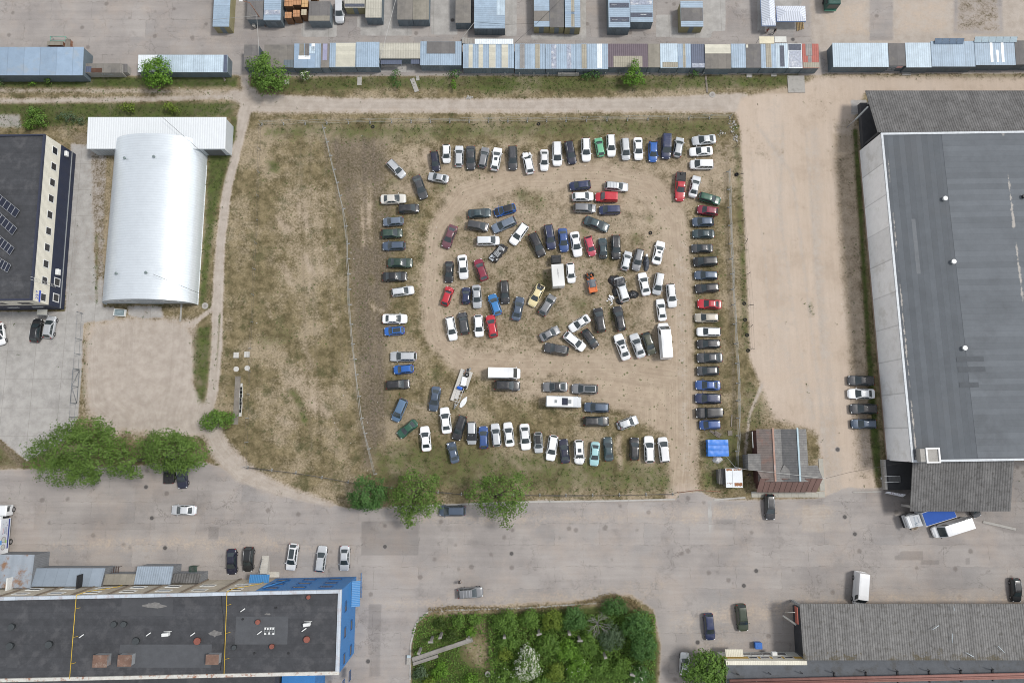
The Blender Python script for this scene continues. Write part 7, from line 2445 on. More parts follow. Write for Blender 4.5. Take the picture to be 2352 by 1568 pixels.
isl(500, 388, 56, 62, 'mid', 'rounded shrub by the island kerb, first from its left end')
isl(632, 372, 66, 62, 'mid', 'broader rounded shrub by the island kerb, second from its left end')
isl(345, 405, 50, 45, 'weed', 'low loose shrub at the island top left', 1.4)
isl(608, 478, 46, 50, 'bright', 'bright leafy sapling at the upper end of the fallen beam', 2.0)
isl(440, 520, 62, 60, 'weed', 'low scrub beside the fallen concrete beam', 1.4)
isl(900, 395, 120, 105, 'mid', 'large rounded shrub at the island kerb, left of the middle', 3.4)
isl(1110, 372, 84, 92, 'mid', 'dense shrub at the island kerb right of the large rounded one', 3.0)
isl(1305, 385, 98, 105, 'lime', 'yellow-green maple shrub at the island kerb', 3.4, tree=True)
isl(1490, 372, 112, 108, 'dark', 'dark feathery shrub right of the yellow-green maple', 3.2)
isl(1832, 268, 128, 80, 'dark', 'dark low juniper at the island top right bulge', 2.6)
isl(2035, 430, 140, 130, 'dark', 'tall dark tree at the island right end', 5.5, tree=True)
isl(2090, 620, 126, 130, 'dark', 'dark bushy tree below the tall one at the island right end', 5.0, tree=True)
isl(1810, 520, 120, 130, 'bluish', 'grey-green willowy shrub beside the bare dead tree', 3.0)
isl(925, 560, 112, 96, 'mid', 'shrub with a concrete post standing in it, left of the middle', 2.6)
isl(905, 665, 76, 70, 'lime', 'yellow-green shrub above the white blossoming tree', 2.2)
isl(1092, 752, 112, 158, 'mid', 'white blossoming tree in the island', 4.6, .6, tree=True)
isl(1270, 590, 116, 110, 'mid', 'shrub right of the two posts in the island middle', 2.8)
isl(1430, 640, 112, 100, 'bright', 'bright shrub in the middle of the island', 2.8)
isl(1605, 590, 110, 110, 'mid', 'shrub left of the grey-green willowy one', 2.8)
isl(1330, 830, 96, 86, 'lime', 'yellowish shrub at the island bottom', 2.6)
isl(1520, 790, 112, 100, 'bright', 'fresh green shrub at the island bottom middle', 2.8, .12)
isl(1720, 790, 104, 96, 'mid', 'green shrub at the island bottom right of the middle', 2.8)
isl(1890, 800, 104, 96, 'mid', 'green shrub at the island bottom near the dark trees', 3.0)
isl(2055, 850, 112, 80, 'dark', 'dark shrub with white sprays at the island bottom right', 3.2, .2)
isl(905, 860, 110, 80, 'mid', 'shrub with white sprays left of the blossoming tree', 2.4, .1)
isl(1210, 920, 96, 60, 'mid', 'shrub cut by the picture bottom below the blossoming tree', 2.4)
isl(345, 810, 76, 90, 'bright', 'ferny green shrub below the fallen beam', 1.8)
isl(165, 835, 66, 62, 'bluish', 'grey-green mound at the island bottom left corner', 1.4)
isl(600, 890, 76, 50, 'bright', 'leafy clump at the island bottom left of the tub', 1.6)
isl(250, 905, 56, 40, 'lime', 'pale leafy clump at the island bottom edge, far left', 1.4)
# undergrowth between them
rg = np.random.default_rng(77)
cs, ns, ts, sz = [], [], [], []
for i in range(13000):
 x, y = rg.uniform(760, 2180), rg.uniform(330, 940)
 if x > 2050 and y > 700 and rg.random() < .4:
  continue
 p = W('S5', x, y, .4)
 z = .15 + rg.random() ** 1.5 * 1.1
 cs.append((p[0], p[1], z)); ns.append((rg.normal(0, .5), rg.normal(0, .5), 1)); ts.append(rg.random()); sz.append(rg.uniform(.2, .42))
for i in range(3600):
 x, y = rg.uniform(110, 760), rg.uniform(330, 930)
 if ((x - 640) / 130) ** 2 + ((y - 640) / 150) ** 2 < 1 and rg.random() < .85:
  continue
 if x < 110 + (460 - y) * .6:
  continue
 p = W('S5', x, y, .2)
 cs.append((p[0], p[1], .06 + rg.random() * .3)); ns.append((rg.normal(0, .6), rg.normal(0, .6), 1)); ts.append(rg.random()); sz.append(rg.uniform(.16, .34))
tag(link('undergrowth', leaf_mesh('undergrowth', np.array(cs), np.array(ns), np.array(sz), np.array(ts), [LM['mid']])), 'tangled green undergrowth filling the street island', 'undergrowth', kind='stuff')
# straw coloured dead grass along the island kerb
cs, ns, ts, sz = [], [], [], []
for i in range(2600):
 f = rg.random()
 pts = [(240, 300), (500, 270), (900, 285), (1500, 255), (1740, 185), (1850, 175), (1980, 220), (2060, 290)]
 j = f * (len(pts) - 1)
 a_, b_ = pts[int(j)], pts[min(int(j) + 1, len(pts) - 1)]
 x = a_[0] + (b_[0] - a_[0]) * (j % 1) + rg.normal(0, 8)
 y = a_[1] + (b_[1] - a_[1]) * (j % 1) + rg.normal(4, 13)
 p = W('S5', x, y, .1)
 cs.append((p[0], p[1], .05 + rg.random() * .25)); ns.append((rg.normal(), rg.normal(), .8)); ts.append(rg.random()); sz.append(rg.uniform(.14, .3))
tag(link('dry_grass', leaf_mesh('dry_grass', np.array(cs), np.array(ns), np.array(sz), np.array(ts), [LM['straw']])), 'straw coloured dead grass along the island kerb', 'dry grass', kind='stuff')
# grass and weeds scattered where the ground cover is green
cs, ns, ts, sz = [], [], [], []
tries = 0
while len(cs) < 26000 and tries < 160000:
 tries += 1
 u, v = rg.uniform(-20, 2372), rg.uniform(150, 1150)
 gmx = ground_mix(u, v)
 pr = gmx['G'] * .9 + .035 * (1 - gmx['A'] - gmx['C'] - gmx['P'] - gmx['S'])
 if 590 < u < 1700 and 300 < v < 1120:
  pr *= .5
 if rg.random() > pr:
  continue
 p = at(u, v)
 nb = rg.integers(3, 7)
 tt = rg.random()
 for k in range(nb):
  cs.append((p[0] + rg.normal(0, .14), p[1] + rg.normal(0, .14), .03 + rg.random() * .14)); ns.append((rg.normal(0, .7), rg.normal(0, .7), 1)); ts.append(tt); sz.append(rg.uniform(.08, .2))
tag(link('grass', leaf_mesh('grass', np.array(cs), np.array(ns), np.array(sz), np.array(ts), [LM['weed']])), 'short grass and weeds along the fences and tracks', 'grass', kind='stuff')
# bare dead tree
p = W('S5', 1690, 400, 3)
t_ = thing('dead_tree', 'bare grey dead tree among the island shrubs', 'tree', (p[0], p[1], 0))
q = MB()
q.tube([(p[0] + .3, p[1] - 1.2, 0), (p[0], p[1] - .3, 2.4), (p[0], p[1], 3.8)], [.16, .12, .05], 6)
q.build('trunk', bark_g, t_)
random.seed(21)
q = MB()
def branch(a, d, L, r, lev):
 b_ = a + d * L
 q.tube([a, a.lerp(b_, .5) + Vector((random.uniform(-.1, .1), random.uniform(-.1, .1), .05)) * L * .4, b_], [r, r * .75, r * .45], 4)
 if lev:
  for _ in range(3):
   d2 = (d + Vector((random.gauss(0, .55), random.gauss(0, .55), random.gauss(.05, .3)))).normalized()
   branch(a.lerp(b_, random.uniform(.4, 1)), d2, L * random.uniform(.5, .75), r * .55, lev - 1)
for k in range(13):
 an = k * .49 + random.uniform(-.2, .2)
 branch(Vector((p[0], p[1] - .2, 2.2 + .12 * k)), Vector((math.cos(an), math.sin(an), .45)).normalized(), 1.45, .042, 2)
q.build('branches', bark_g, t_)
# ================================================================ fences
rail_m = M('pale_fence_rail', (.38, .38, .36), rough=.7, var=.15)
post_m = M('grey_fence_post', (.30, .30, .285), rough=.9, var=.2)
post_d = M('dark_fence_post', (.10, .09, .08), rough=.9)


def resample(pts, step):
 out = [Vector(pts[0])]
 for a, b_ in zip(pts, pts[1:]):
  a, b_ = Vector(a), Vector(b_)
  n_ = max(1, round((b_ - a).length / step))
  out += [a.lerp(b_, (i + 1) / n_) for i in range(n_)]
 return out


def fence(name, label, px, step, hgt, nrail, mp, mr, foot=True, sag=.0, jit=.06, r=.035, lean=0.0):
 g = resample([(*at(*p), 0) for p in px], step)
 c = g[len(g) // 2]
 t_ = thing(name, label, 'fence', (c.x, c.y, 0))
 rg_ = random.Random(len(g))
 tops = []
 for p in g:
  l_ = Vector((rg_.gauss(0, lean), rg_.gauss(0, lean), 0))
  tops.append(l_)
  q = MB()
  q.tube([p + Vector((0, 0, -.05)), p + l_ + Vector((0, 0, hgt))], .06, 4, smooth=False)
  if foot:
   a = math.atan2(*(g[min(g.index(p) + 1, len(g) - 1)] - g[max(g.index(p) - 1, 0)]).yx)
   q.obox((p.x, p.y, .08), (.2, .6, .15), rz=a)
  q.build('post', mp, t_)
 for k in range(nrail):
  z = hgt * (.94 if nrail == 1 else lerp(k, [0, nrail - 1], [.25, .95]))
  q = MB()
  pts = []
  for i, p in enumerate(g):
   o_ = tops[i] * (z / hgt)
   pts.append(p + o_ + Vector((rg_.gauss(0, jit), rg_.gauss(0, jit), z)))
   if i + 1 < len(g) and sag:
    m = p.lerp(g[i + 1], .5)
    pts.append(m + Vector((rg_.gauss(0, jit), rg_.gauss(0, jit), z - sag)))
  q.tube(pts, r, 4)
  q.build('rail', mr, t_)
 return t_


fence('wire_fence', 'pale two-rail fence snaking down inside the yard, left of the parked cars', [(745, 295), (768, 390), (790, 480), (800, 560), (804, 700), (812, 790), (820, 860), (832, 960), (848, 1030), (863, 1088)], 3.3, 1.7, 3, post_m, rail_m, r=.024)
fence('wire_fence', 'pale rail fence along the top side of the car yard', [(602, 286), (900, 281), (1300, 278), (1676, 271)], 4.0, 1.7, 3, post_m, rail_m, sag=.1, r=.022)
fence('rail_fence', 'pale many-railed fence behind the right column of cars', [(1672, 395), (1677, 560), (1684, 700), (1694, 880), (1694, 1000), (1689, 1072)], 3.4, 1.6, 4, post_m, rail_m, sag=.06, r=.03)
fence('post_fence', 'row of weathered posts with thin wires outside the right side of the yard', [(1682, 275), (1700, 400), (1712, 560), (1722, 700), (1728, 800)], 5.5, 1.5, 2, post_d, post_d, foot=False, r=.012, lean=.25)
fence('post_fence', 'row of short pale posts with wires along the left side of the yard', [(600, 292), (590, 560), (578, 800), (568, 1070)], 4.6, 1.5, 2, post_m, post_d, foot=False, r=.014, lean=.12)
fence('post_fence', 'low pale posts and a dark rail along the street side of the yard', [(570, 1073), (680, 1085), (800, 1106), (900, 1120), (1060, 1134), (1300, 1137), (1545, 1134)], 4.4, 1.2, 2, post_m, post_d, foot=True, r=.04)
# gate bar
t_ = thing('gate_bar', 'rusty pole across the yard exit by the hut', 'gate', (*at(1580, 1127), 0))
q = MB(); q.tube([(*at(1556, 1130), .9), (*at(1600, 1124), 1.0), (*at(1652, 1128), .9)], .06, 6); q.build('pole', rustm, t_)
q = MB(); q.tube([(*at(1556, 1130), 0), (*at(1556, 1130), 1)], .07, 6); q.tube([(*at(1652, 1128), 0), (*at(1652, 1128), 1)], .07, 6); q.build('posts', rustm, t_)
# steel mesh fence and sliding gate of the concrete yard
gp = M('grey_gate_steel', (.16, .175, .19), rough=.5)
g_px = [(190, 716), (186, 860)]
fence('mesh_fence', 'thin steel fence along the concrete yard above the gate', [(191, 720), (188, 780), (183, 848)], 3.6, 2.0, 2, gp, gp, foot=False, r=.02)
fence('mesh_fence', 'thin steel fence along the concrete yard below the gate', [(176, 926), (173, 990)], 3.0, 2.0, 2, gp, gp, foot=False, r=.02)
t_ = thing('sliding_gate', 'grey steel framed sliding gate of the concrete yard', 'gate', (*at(181, 888), 0))
a, c = Vector((*at(183, 850), 0)), Vector((*at(177, 926), 0))
q = MB()
for z in (.1, 2.0):
 q.tube([a + Vector((0, 0, z)), c + Vector((0, 0, z))], .06, 5)
for f in (0, .5, 1):
 q.tube([a.lerp(c, f) + Vector((0, 0, .1)), a.lerp(c, f) + Vector((0, 0, 2))], .06, 5)
q.tube([a + Vector((0, 0, .1)), a.lerp(c, .5) + Vector((0, 0, 2.0))], .045, 5); q.tube([a.lerp(c, .5) + Vector((0, 0, 2.0)), c + Vector((0, 0, .1))], .045, 5)
q.build('frame', gp, t_)
q = MB(); q.obox((a + c) / 2 + Vector((.25, 0, .06)), (.3, (a - c).length, .1)); q.build('gate_track', conc_m, t_)

# ================================================================ kerbs
kb = M('kerb_stone', (.40, .385, .36), rough=.9, var=.15)


def kerb(name, label, px, w_=.28, hh=.13):
 g = resample([(*at(*p), 0) for p in px], 2.0)
 t_ = thing(name, label, 'kerb', g[len(g) // 2])
 q = MB()
 for a, b_ in zip(g, g[1:]):
  d = b_ - a
  q.obox(((a + b_) / 2) + Vector((0, 0, hh / 2 - .02)), (d.length - .02, w_, hh), rz=math.atan2(d.y, d.x))
 q.build('kerb_stones', kb, t_)


kerb('kerb', 'pale kerb between the street and the yard verge', [(905, 1163), (1000, 1160), (1200, 1152), (1390, 1150), (1550, 1146)])
kerb('kerb', 'curved kerb round the left end of the street island', [(942, 1560), (943, 1480), (956, 1430), (984, 1404)])
kerb('kerb', 'kerb along the top of the street island', [(984, 1404), (1030, 1400), (1200, 1396), (1370, 1384)], hh=.10)
kerb('kerb', 'short kerb stub outside the yard exit', [(1640, 1147), (1712, 1142)])

# ================================================================ special vehicles
def wheels(t_, xs, yy, r_, w_=.24):
 for x in xs:
  for s_ in (1, -1):
   q = MB(); y0_, y1_ = s_ * (yy - w_), s_ * yy
   q.tube([(x, y0_, r_), (x, y1_, r_)], r_, 16, 0); q.tube([(x, y1_ - s_ * .05, r_), (x, y1_ + s_ * .008, r_)], r_ * .6, 12, 1)
   q.build('wheel', [tyre, rimm], t_, world=False)


def place(name, label, cat, reg, fx, fy, rx, ry, z, group=None):
 a, b_ = Vector(W(reg, fx, fy, z)), Vector(W(reg, rx, ry, z))
 c, d = (a + b_) / 2, a - b_
 return thing(name, label, cat, (c.x, c.y, .004), math.atan2(d.y, d.x), group), d.length


def part(t_, nm, mats, fn):
 q = MB(); fn(q); return q.build(nm, mats, t_, world=False)


# box truck in the middle of the yard
t_, L = place('box_truck', 'dark cabbed truck with a big white box body in the middle of the yard', 'truck', 'G', 205, 328, 232, 690, 1.5)
wb_ = paint('box_white', (.74, .74, .72), .12)
xr_, xf_ = -L / 2, L / 2
part(t_, 'cargo_box', wb_, lambda q: (q.obox((xr_ + 2.1, 0, 1.75), (4.2, 2.28, 2.1), ch=.05)))
part(t_, 'box_stain', M('grey_roof_stain', (.36, .36, .36), rough=.8, var=.4, vs=2), lambda q: [q.poly([(xr_ + 2.5 + (.45 + .3 * math.sin(k * 2.3)) * math.cos(k * .524) * 1.6, (.12 + .09 * math.sin(k * 3.1)) * math.sin(k * .524), 2.806) for k in range(12)])])
part(t_, 'cab', P('blackc'), lambda q: (q.obox((xf_ - .85, 0, .95), (1.7, 1.9, .8), ch=.12), q.obox((xf_ - 1.15, 0, 1.62), (1.15, 1.7, .6), ch=.14)))
part(t_, 'windscreen', glass, lambda q: q.quad((xf_ - .42, -.8, 1.36), (xf_ - .42, .8, 1.36), (xf_ - .72, .7, 1.93), (xf_ - .72, -.7, 1.93)))
part(t_, 'bonnet', P('black'), lambda q: q.obox((xf_ - .25, 0, 1.36), (.42, 1.6, .05)))
for s_ in (1, -1):
 part(t_, 'wing_mirror', dark, lambda q: q.obox((xf_ - .75, s_ * 1.12, 1.4), (.12, .2, .3)))
 part(t_, 'headlight', headm, lambda q: q.ell((xf_ - .06, s_ * .75, .95), (.1, .18, .12)))
part(t_, 'chassis', dark, lambda q: q.obox((0, 0, .6), (L - .6, 1.0, .2)))
part(t_, 'rear_door', M('box_door_white', (.62, .62, .60), rough=.5), lambda q: (q.obox((xr_ - .02, .55, 1.72), (.03, 1.0, 1.9)), q.obox((xr_ - .02, -.55, 1.72), (.03, 1.0, 1.9))))
wheels(t_, (xr_ + 1.1, xf_ - .9), 1.0, .38)

# camper van
t_, L = place('camper_van', 'white camper van with solar panel and hatches on its roof', 'camper', 'F', 482, 716, 92, 706, .9)
xr_, xf_ = -L / 2, L / 2
part(t_, 'body', P('lsilver'), lambda q: (q.obox((-.35, 0, 1.35), (L - .7, 2.0, 2.2), ch=.16), q.obox((xf_ - .75, 0, .85), (1.5, 1.94, 1.0), ch=.2)))
part(t_, 'roof', P('white'), lambda q: q.obox((-.75, 0, 2.5), (L - 1.7, 1.78, .16), ch=.06))
part(t_, 'windscreen', glass, lambda q: (q.quad((xf_ - .6, -.85, 1.4), (xf_ - .6, .85, 1.4), (xf_ - 1.15, .75, 2.45), (xf_ - 1.15, -.75, 2.45))))
part(t_, 'cab_front', P('white'), lambda q: q.quad((xf_ - .62, .87, 1.38), (xf_ - .62, -.87, 1.38), (xf_ - .1, -.8, 1.05), (xf_ - .1, .8, 1.05)))
part(t_, 'solar_panel', pv, lambda q: q.obox((.15, 0, 2.62), (1.05, 1.3, .05)))
for x, w2 in ((1.05, .55), (-1.5, .42)):
 part(t_, 'roof_hatch', M('hatch_smoke', (.24, .26, .27), rough=.3), lambda q: q.obox((x, 0, 2.64), (w2, w2 * 1.2, .1), ch=.02))
 part(t_, 'hatch_frame', frame_w, lambda q: q.obox((x, 0, 2.6), (w2 + .14, w2 * 1.2 + .14, .06)))
for s_ in (1, -1):
 part(t_, 'side_window', glass, lambda q: q.obox((-.6, s_ * 1.005, 1.75), (L - 2.4, .02, .55)))
 part(t_, 'wing_mirror', dark, lambda q: q.obox((xf_ - .75, s_ * 1.15, 1.5), (.12, .22, .3)))
part(t_, 'rear_ladder', steel_g, lambda q: [q.tube([(xr_ - .05, y, .6), (xr_ - .05, y, 2.5)], .03, 5) for y in (-.7, -.35)] + [q.tube([(xr_ - .05, -.7, z), (xr_ - .05, -.35, z)], .02, 4) for z in (.9, 1.3, 1.7, 2.1)])
wheels(t_, (xr_ + 1.2, xf_ - 1.1), 1.0, .36)

# lorry with blue top, lower right
t_, L = place('box_lorry', 'lorry with a deep blue box roof and a white lettered cab', 'truck', 'U', 240, 505, 1250, 195, 2.4)
lw = paint('lorry_white', (.76, .78, .80), .08)
bw_ = M('lorry_blue_roof', (.028, .085, .33), rough=.7, var=.08, spec=.15)
xf_ = L / 2
part(t_, 'cargo_box', lw, lambda q: q.obox((xf_ - 2.4 - 2.9, 0, 2.2), (5.8, 2.45, 2.35), ch=.04))
part(t_, 'box_roof', bw_, lambda q: q.obox((xf_ - 2.4 - 2.9, 0, 3.39), (5.66, 2.3, .05)))
part(t_, 'cab', lw, lambda q: (q.obox((xf_ - 1.0, 0, 1.35), (1.95, 2.2, 1.7), ch=.16)))
part(t_, 'wind_deflector', lw, lambda q: (q.quad((xf_ - .7, -1.0, 2.23), (xf_ - .7, 1.0, 2.23), (xf_ - 2.1, 1.05, 2.95), (xf_ - 2.1, -1.05, 2.95)), q.quad((xf_ - .7, 1.0, 2.23), (xf_ - 2.1, 1.0, 2.2), (xf_ - 2.1, 1.05, 2.95), (xf_ - .7, 1.0, 2.231)), q.quad((xf_ - .7, -1.0, 2.23), (xf_ - .7, -1.0, 2.231), (xf_ - 2.1, -1.05, 2.95), (xf_ - 2.1, -1.0, 2.2)), q.quad((xf_ - 2.1, -1.05, 2.95), (xf_ - 2.1, 1.05, 2.95), (xf_ - 2.1, 1.0, 2.2), (xf_ - 2.1, -1.0, 2.2))))
part(t_, 'windscreen', glass, lambda q: q.quad((xf_ + .0, -1.0, 1.35), (xf_ + .0, 1.0, 1.35), (xf_ - .42, .95, 2.215), (xf_ - .42, -.95, 2.215)))
part(t_, 'bumper', dark, lambda q: q.obox((xf_ + .02, 0, .55), (.22, 2.2, .45), ch=.05))
for s_ in (1, -1):
 part(t_, 'wing_mirror', dark, lambda q: q.obox((xf_ - .35, s_ * 1.3, 1.8), (.15, .28, .4)))
part(t_, 'chassis', dark, lambda q: q.obox((-1, 0, .75), (L + 1.4, 1.1, .3)))
wheels(t_, (xf_ - 1.0, xf_ - 6.2), 1.12, .45, .3)
ang_ = math.atan2(2.95 - 2.23, 1.4)


def deflector_text(txt, xo, yo, size, mat):
 o_ = text(txt, (0, 0, 0), size, 0, 0, mat, None)
 R = Matrix.Rotation(ang_, 4, 'Y') @ Matrix.Rotation(rad(-90), 4, 'Z')
 z = 2.23 + (xf_ - .7 - xo) * math.tan(ang_) + .012
 o_.data.transform(Matrix.Translation((xo, yo, z)) @ R)
 o_.parent = t_


lm_ = M('lorry_letter_slate', (.10, .17, .23), rough=.6)
deflector_text('M', xf_ - 1.28, .62, .72, lm_)
deflector_text('ARTINO', xf_ - 1.3, -.12, .36, M('lorry_letter_grey', (.30, .37, .44), rough=.6))
deflector_text('BALDAI', xf_ - 1.72, -.12, .30, M('lorry_letter_grey', (.30, .37, .44)))

# lorry at the left edge with printed side
t_, L = place('box_lorry', 'white lorry at the left edge with bubbles and a blue band printed on its side', 'truck', 'S2', 92, 222, 60, 575, 1.0)
t_.location.x -= 1.15
xf_ = L / 2
lw2 = paint('lorry_clean_white', (.80, .82, .84), .05)
part(t_, 'cargo_box', lw2, lambda q: q.obox((xf_ - 2.3 - 3.4, 0, 2.3), (6.8, 2.5, 2.5), ch=.04))
part(t_, 'cab', lw2, lambda q: (q.obox((xf_ - .95, 0, 1.45), (1.9, 2.3, 1.9), ch=.16)))
part(t_, 'cooling_unit', lw2, lambda q: q.obox((xf_ - 2.1, 0, 3.0), (.5, 1.8, .7), ch=.05))
part(t_, 'cooling_grille', dark, lambda q: q.obox((xf_ - 2.1, .2, 3.37), (.42, 1.3, .04)))
part(t_, 'windscreen', glass, lambda q: q.quad((xf_ + .006, -1.0, 1.5), (xf_ + .006, 1.0, 1.5), (xf_ - .1, .98, 2.3), (xf_ - .1, -.98, 2.3)))
for s_ in (1, -1):
 part(t_, 'side_window', glass, lambda q: q.obox((xf_ - .7, s_ * 1.155, 1.85), (.8, .02, .6)))
 part(t_, 'wing_mirror', dark, lambda q: q.obox((xf_ - .1, s_ * 1.35, 1.9), (.12, .25, .4)))
part(t_, 'chassis', dark, lambda q: q.obox((-.3, 0, .8), (L - .5, 1.1, .35)))
wheels(t_, (xf_ - .9, xf_ - 6.6), 1.15, .48, .3)
ys = -1.255
part(t_, 'side_print', M('print_base', (.62, .66, .72), rough=.4), lambda q: q.box(xf_ - 2.4 - 5.2, xf_ - 2.4, ys - .006, ys + .01, 1.15, 3.5))
part(t_, 'print_band', M('print_blue', (.02, .04, .25), rough=.4), lambda q: q.box(xf_ - 2.4 - 5.2, xf_ - 2.4, ys - .012, ys - .007, 1.3, 1.62))


def disc(q, x, z, r_, mi, y=ys - .014, n_=18, m2=None):
 q.poly([(x + r_ * math.cos(2 * math.pi * k / n_), y, z + r_ * math.sin(2 * math.pi * k / n_)) for k in range(n_)], mi)


def bubbles(q):
 x0_ = xf_ - 2.4 - 4.1
 disc(q, x0_ + .55, 2.5, .55, 0); disc(q, x0_ + .55, 2.5, .46, 1, ys - .017)
 disc(q, x0_ - .75, 2.55, .5, 0); disc(q, x0_ - .75, 2.55, .41, 1, ys - .017)
 q.quad((x0_ - .3, ys - .02, 2.9), (x0_ + .5, ys - .02, 2.95), (x0_ + .45, ys - .02, 3.4), (x0_ - .25, ys - .02, 3.4), 2)
 q.quad((x0_ - .1, ys - .02, 1.75), (x0_ + .45, ys - .02, 1.8), (x0_ + .4, ys - .02, 2.2), (x0_ - .05, ys - .02, 2.15), 3)
 for (dx, z, r_) in ((1.6, 2.9, .13), (3.3, 2.9, .07), (3.5, 2.2, .08), (3.0, 1.9, .14), (1.5, 1.95, .1)):
  disc(q, x0_ + dx, z, r_, 4)


part(t_, 'print_bubbles', [M('print_ring', (.20, .13, .16), rough=.4), M('print_bubble', (.50, .53, .50), rough=.4), M('print_sky', (.10, .30, .62), rough=.4), M('print_green', (.30, .50, .16), rough=.4), M('print_lilac', (.36, .32, .42), rough=.4)], bubbles)
for txt, z, mt in (('PUIKI', 2.75, M('print_pink', (.60, .20, .24), rough=.5)), ('PIENAS', 2.4, M('print_navy', (.10, .13, .28), rough=.5)), ('VISIEMS', 2.05, M('print_navy', (.10, .13, .28), rough=.5))):
 o_ = text(txt, (0, 0, 0), .36, rad(90), 0, mt, None)
 o_.data.transform(Matrix.Translation((xf_ - 4.35, ys - .018, z)))
 o_.parent = t_

# orange stripped car
t_, L = place('stripped_car', 'orange stripped car with bare engine and a grey sheet across its cab', 'wreck', 'G', 568, 512, 620, 755, .6)
om = paint('orange', (.62, .14, .025), .2)
xf_ = L / 2
part(t_, 'tub', om, lambda q: (q.obox((-xf_ + .75, 0, .75), (1.3, 1.62, .9), ch=.1), q.obox((.2, 0, .55), (1.4, 1.2, .3), ch=.05)))
part(t_, 'engine', [gut, om], lambda q: [q.obox((xf_ - 1.2 + random.uniform(-.9, .95), random.uniform(-.6, .6), random.uniform(.35, .85)), (random.uniform(.15, .5), random.uniform(.1, .35), random.uniform(.1, .3)), rz=random.uniform(0, 3), rx=random.uniform(-.6, .6), m=1 if random.random() < .2 else 0) for _ in range(34)])
part(t_, 'frame_rails', om, lambda q: [q.tube([(-.6, s_ * .42, .5), (xf_ - .3, s_ * .35, .5)], .06, 5) for s_ in (1, -1)] + [q.tube([(-xf_ + .2, s_ * .72, 1.2), (-xf_ + .3, s_ * .7, 1.62), (-.2, s_ * .66, 1.6)], .035, 5) for s_ in (1, -1)])
part(t_, 'sheet', M('grey_plastic_sheet', (.115, .13, .15), rough=.45, var=.2, vs=2), lambda q: q.grid(lambda u, v: (-xf_ + 1.0 + 1.55 * u, -.85 + 1.7 * v + .18 * (u - .5) * (v - .5), 1.05 + .55 * math.sin(math.pi * v) ** .5 * (1 - .35 * u) + .05 * mnoise.noise((u * 6, v * 6, 1))), 12, 12))
part(t_, 'spare_wheel', tyre, lambda q: q.tube([(-xf_ + .06, .1, .85), (-xf_ - .18, .1, .85)], .36, 14))
part(t_, 'rear_lid', om, lambda q: q.obox((-xf_ + .62, 0, 1.24), (1.0, 1.5, .06), ch=.02))
wheels(t_, (-xf_ + .75, xf_ - .75), .82, .36)

# car under black plastic
car('G', 'o', 'lsilver', 890, 580, 972, 848, 'railb', 'silver-white off-roader half wrapped in black plastic sheets', LOT)
bp_ = M('black_plastic', (.022, .024, .028), rough=.3, var=.3, spec=.7)


def crumple(name, label, cat, reg, x, y, rx, ry, hh, mat, seed, rz=0.0, base=0.0, rough_=1.0):
 p = W(reg, x, y, hh * .5)
 sc_ = .3614 * .5742 / 11.9
 t_ = thing(name, label, cat, (p[0], p[1], base), rz)
 q = MB()
 a_, b_ = rx * sc_, ry * sc_

 def fn(u, v):
  an, rr = 2 * math.pi * u, v
  k = 1 + .30 * mnoise.noise((math.cos(an) * 1.6, math.sin(an) * 1.6, seed)) + .14 * mnoise.noise((math.cos(an) * 4.5, math.sin(an) * 4.5, seed))
  X, Y = a_ * k * rr * math.cos(an), b_ * k * rr * math.sin(an)
  z = hh * max(0, 1 - rr ** 2.2) * (1 + .35 * mnoise.noise((X * 2.2, Y * 2.2, seed)))
  z += rough_ * .16 * abs(mnoise.noise((X * 3.1, Y * 3.1, seed + 9))) * (1 - rr ** 4) + rough_ * .07 * mnoise.noise((X * 8, Y * 8, seed + 3)) * (1 - rr ** 6)
  return (X, Y, max(z, .012))
 q.grid(fn, 40, 14)
 q.build('sheet', mat, t_, world=False)
 return t_


t_ = thing('plastic_sheet', 'dull black plastic sheet over the bonnet of the half wrapped off-roader', 'plastic sheet', (*W('G', 925, 655, 1.6), 1.2), rad(-74))
q = MB(); q.grid(lambda u, v: (1.45 - 2.6 * u, -1.0 + 2 * v + .1 * math.sin(u * 9), (.0 if u < .35 else .42 * min(1, (u - .35) * 4)) + .09 * mnoise.noise((u * 5, v * 5, 2)) - 1.0 * max(0, abs(v - .5) - .36) * 4 + .08), 18, 14)
q.build('sheet', M('dusty_black_sheet', (.05, .053, .06), rough=.45, var=.3, vs=2), t_, world=False)
crumple('plastic_heap', 'big crumpled black plastic heap at the upper left of the wrapped off-roader', 'plastic heap', 'G', 855, 612, 74, 66, .8, bp_, 1.3)
crumple('plastic_heap', 'black plastic heap along the left flank of the wrapped off-roader', 'plastic heap', 'G', 868, 728, 38, 58, .6, bp_, 2.1)
crumple('plastic_heap', 'crumpled black plastic heap right of the wrapped off-roader', 'plastic heap', 'G', 1050, 765, 66, 52, .7, bp_, 3.7)
crumple('plastic_heap', 'small black plastic heap behind the tail of the wrapped off-roader', 'plastic heap', 'G', 908, 845, 46, 38, .45, bp_, 4.4)
t_ = thing('car_parts_pile', 'pile of white broken car panels below the black plastic heap', 'car parts', (*W('G', 812, 812), 0))
q = MB(); random.seed(8)
for i in range(16):
 p = W('G', 812 + random.gauss(0, 22), 808 + random.gauss(0, 26), .2)
 q.obox((p[0], p[1], .1 + .3 * random.random()), (random.uniform(.25, .75), random.uniform(.15, .4), .05), rz=random.uniform(0, 3), rx=random.uniform(-.6, .6), ry=random.uniform(-.4, .4), m=0 if random.random() < .75 else 1)
q.build('panels', [P('white'), dark], t_)
t_ = crumple('covered_machine', 'small machine under a grey tarpaulin right of a grey estate', 'tarpaulin', 'G', 1208, 415, 38, 84, 1.0, M('grey_tarpaulin', (.085, .095, .115), rough=.5, var=.2, vs=1.5), 6.2, rough_=.7)
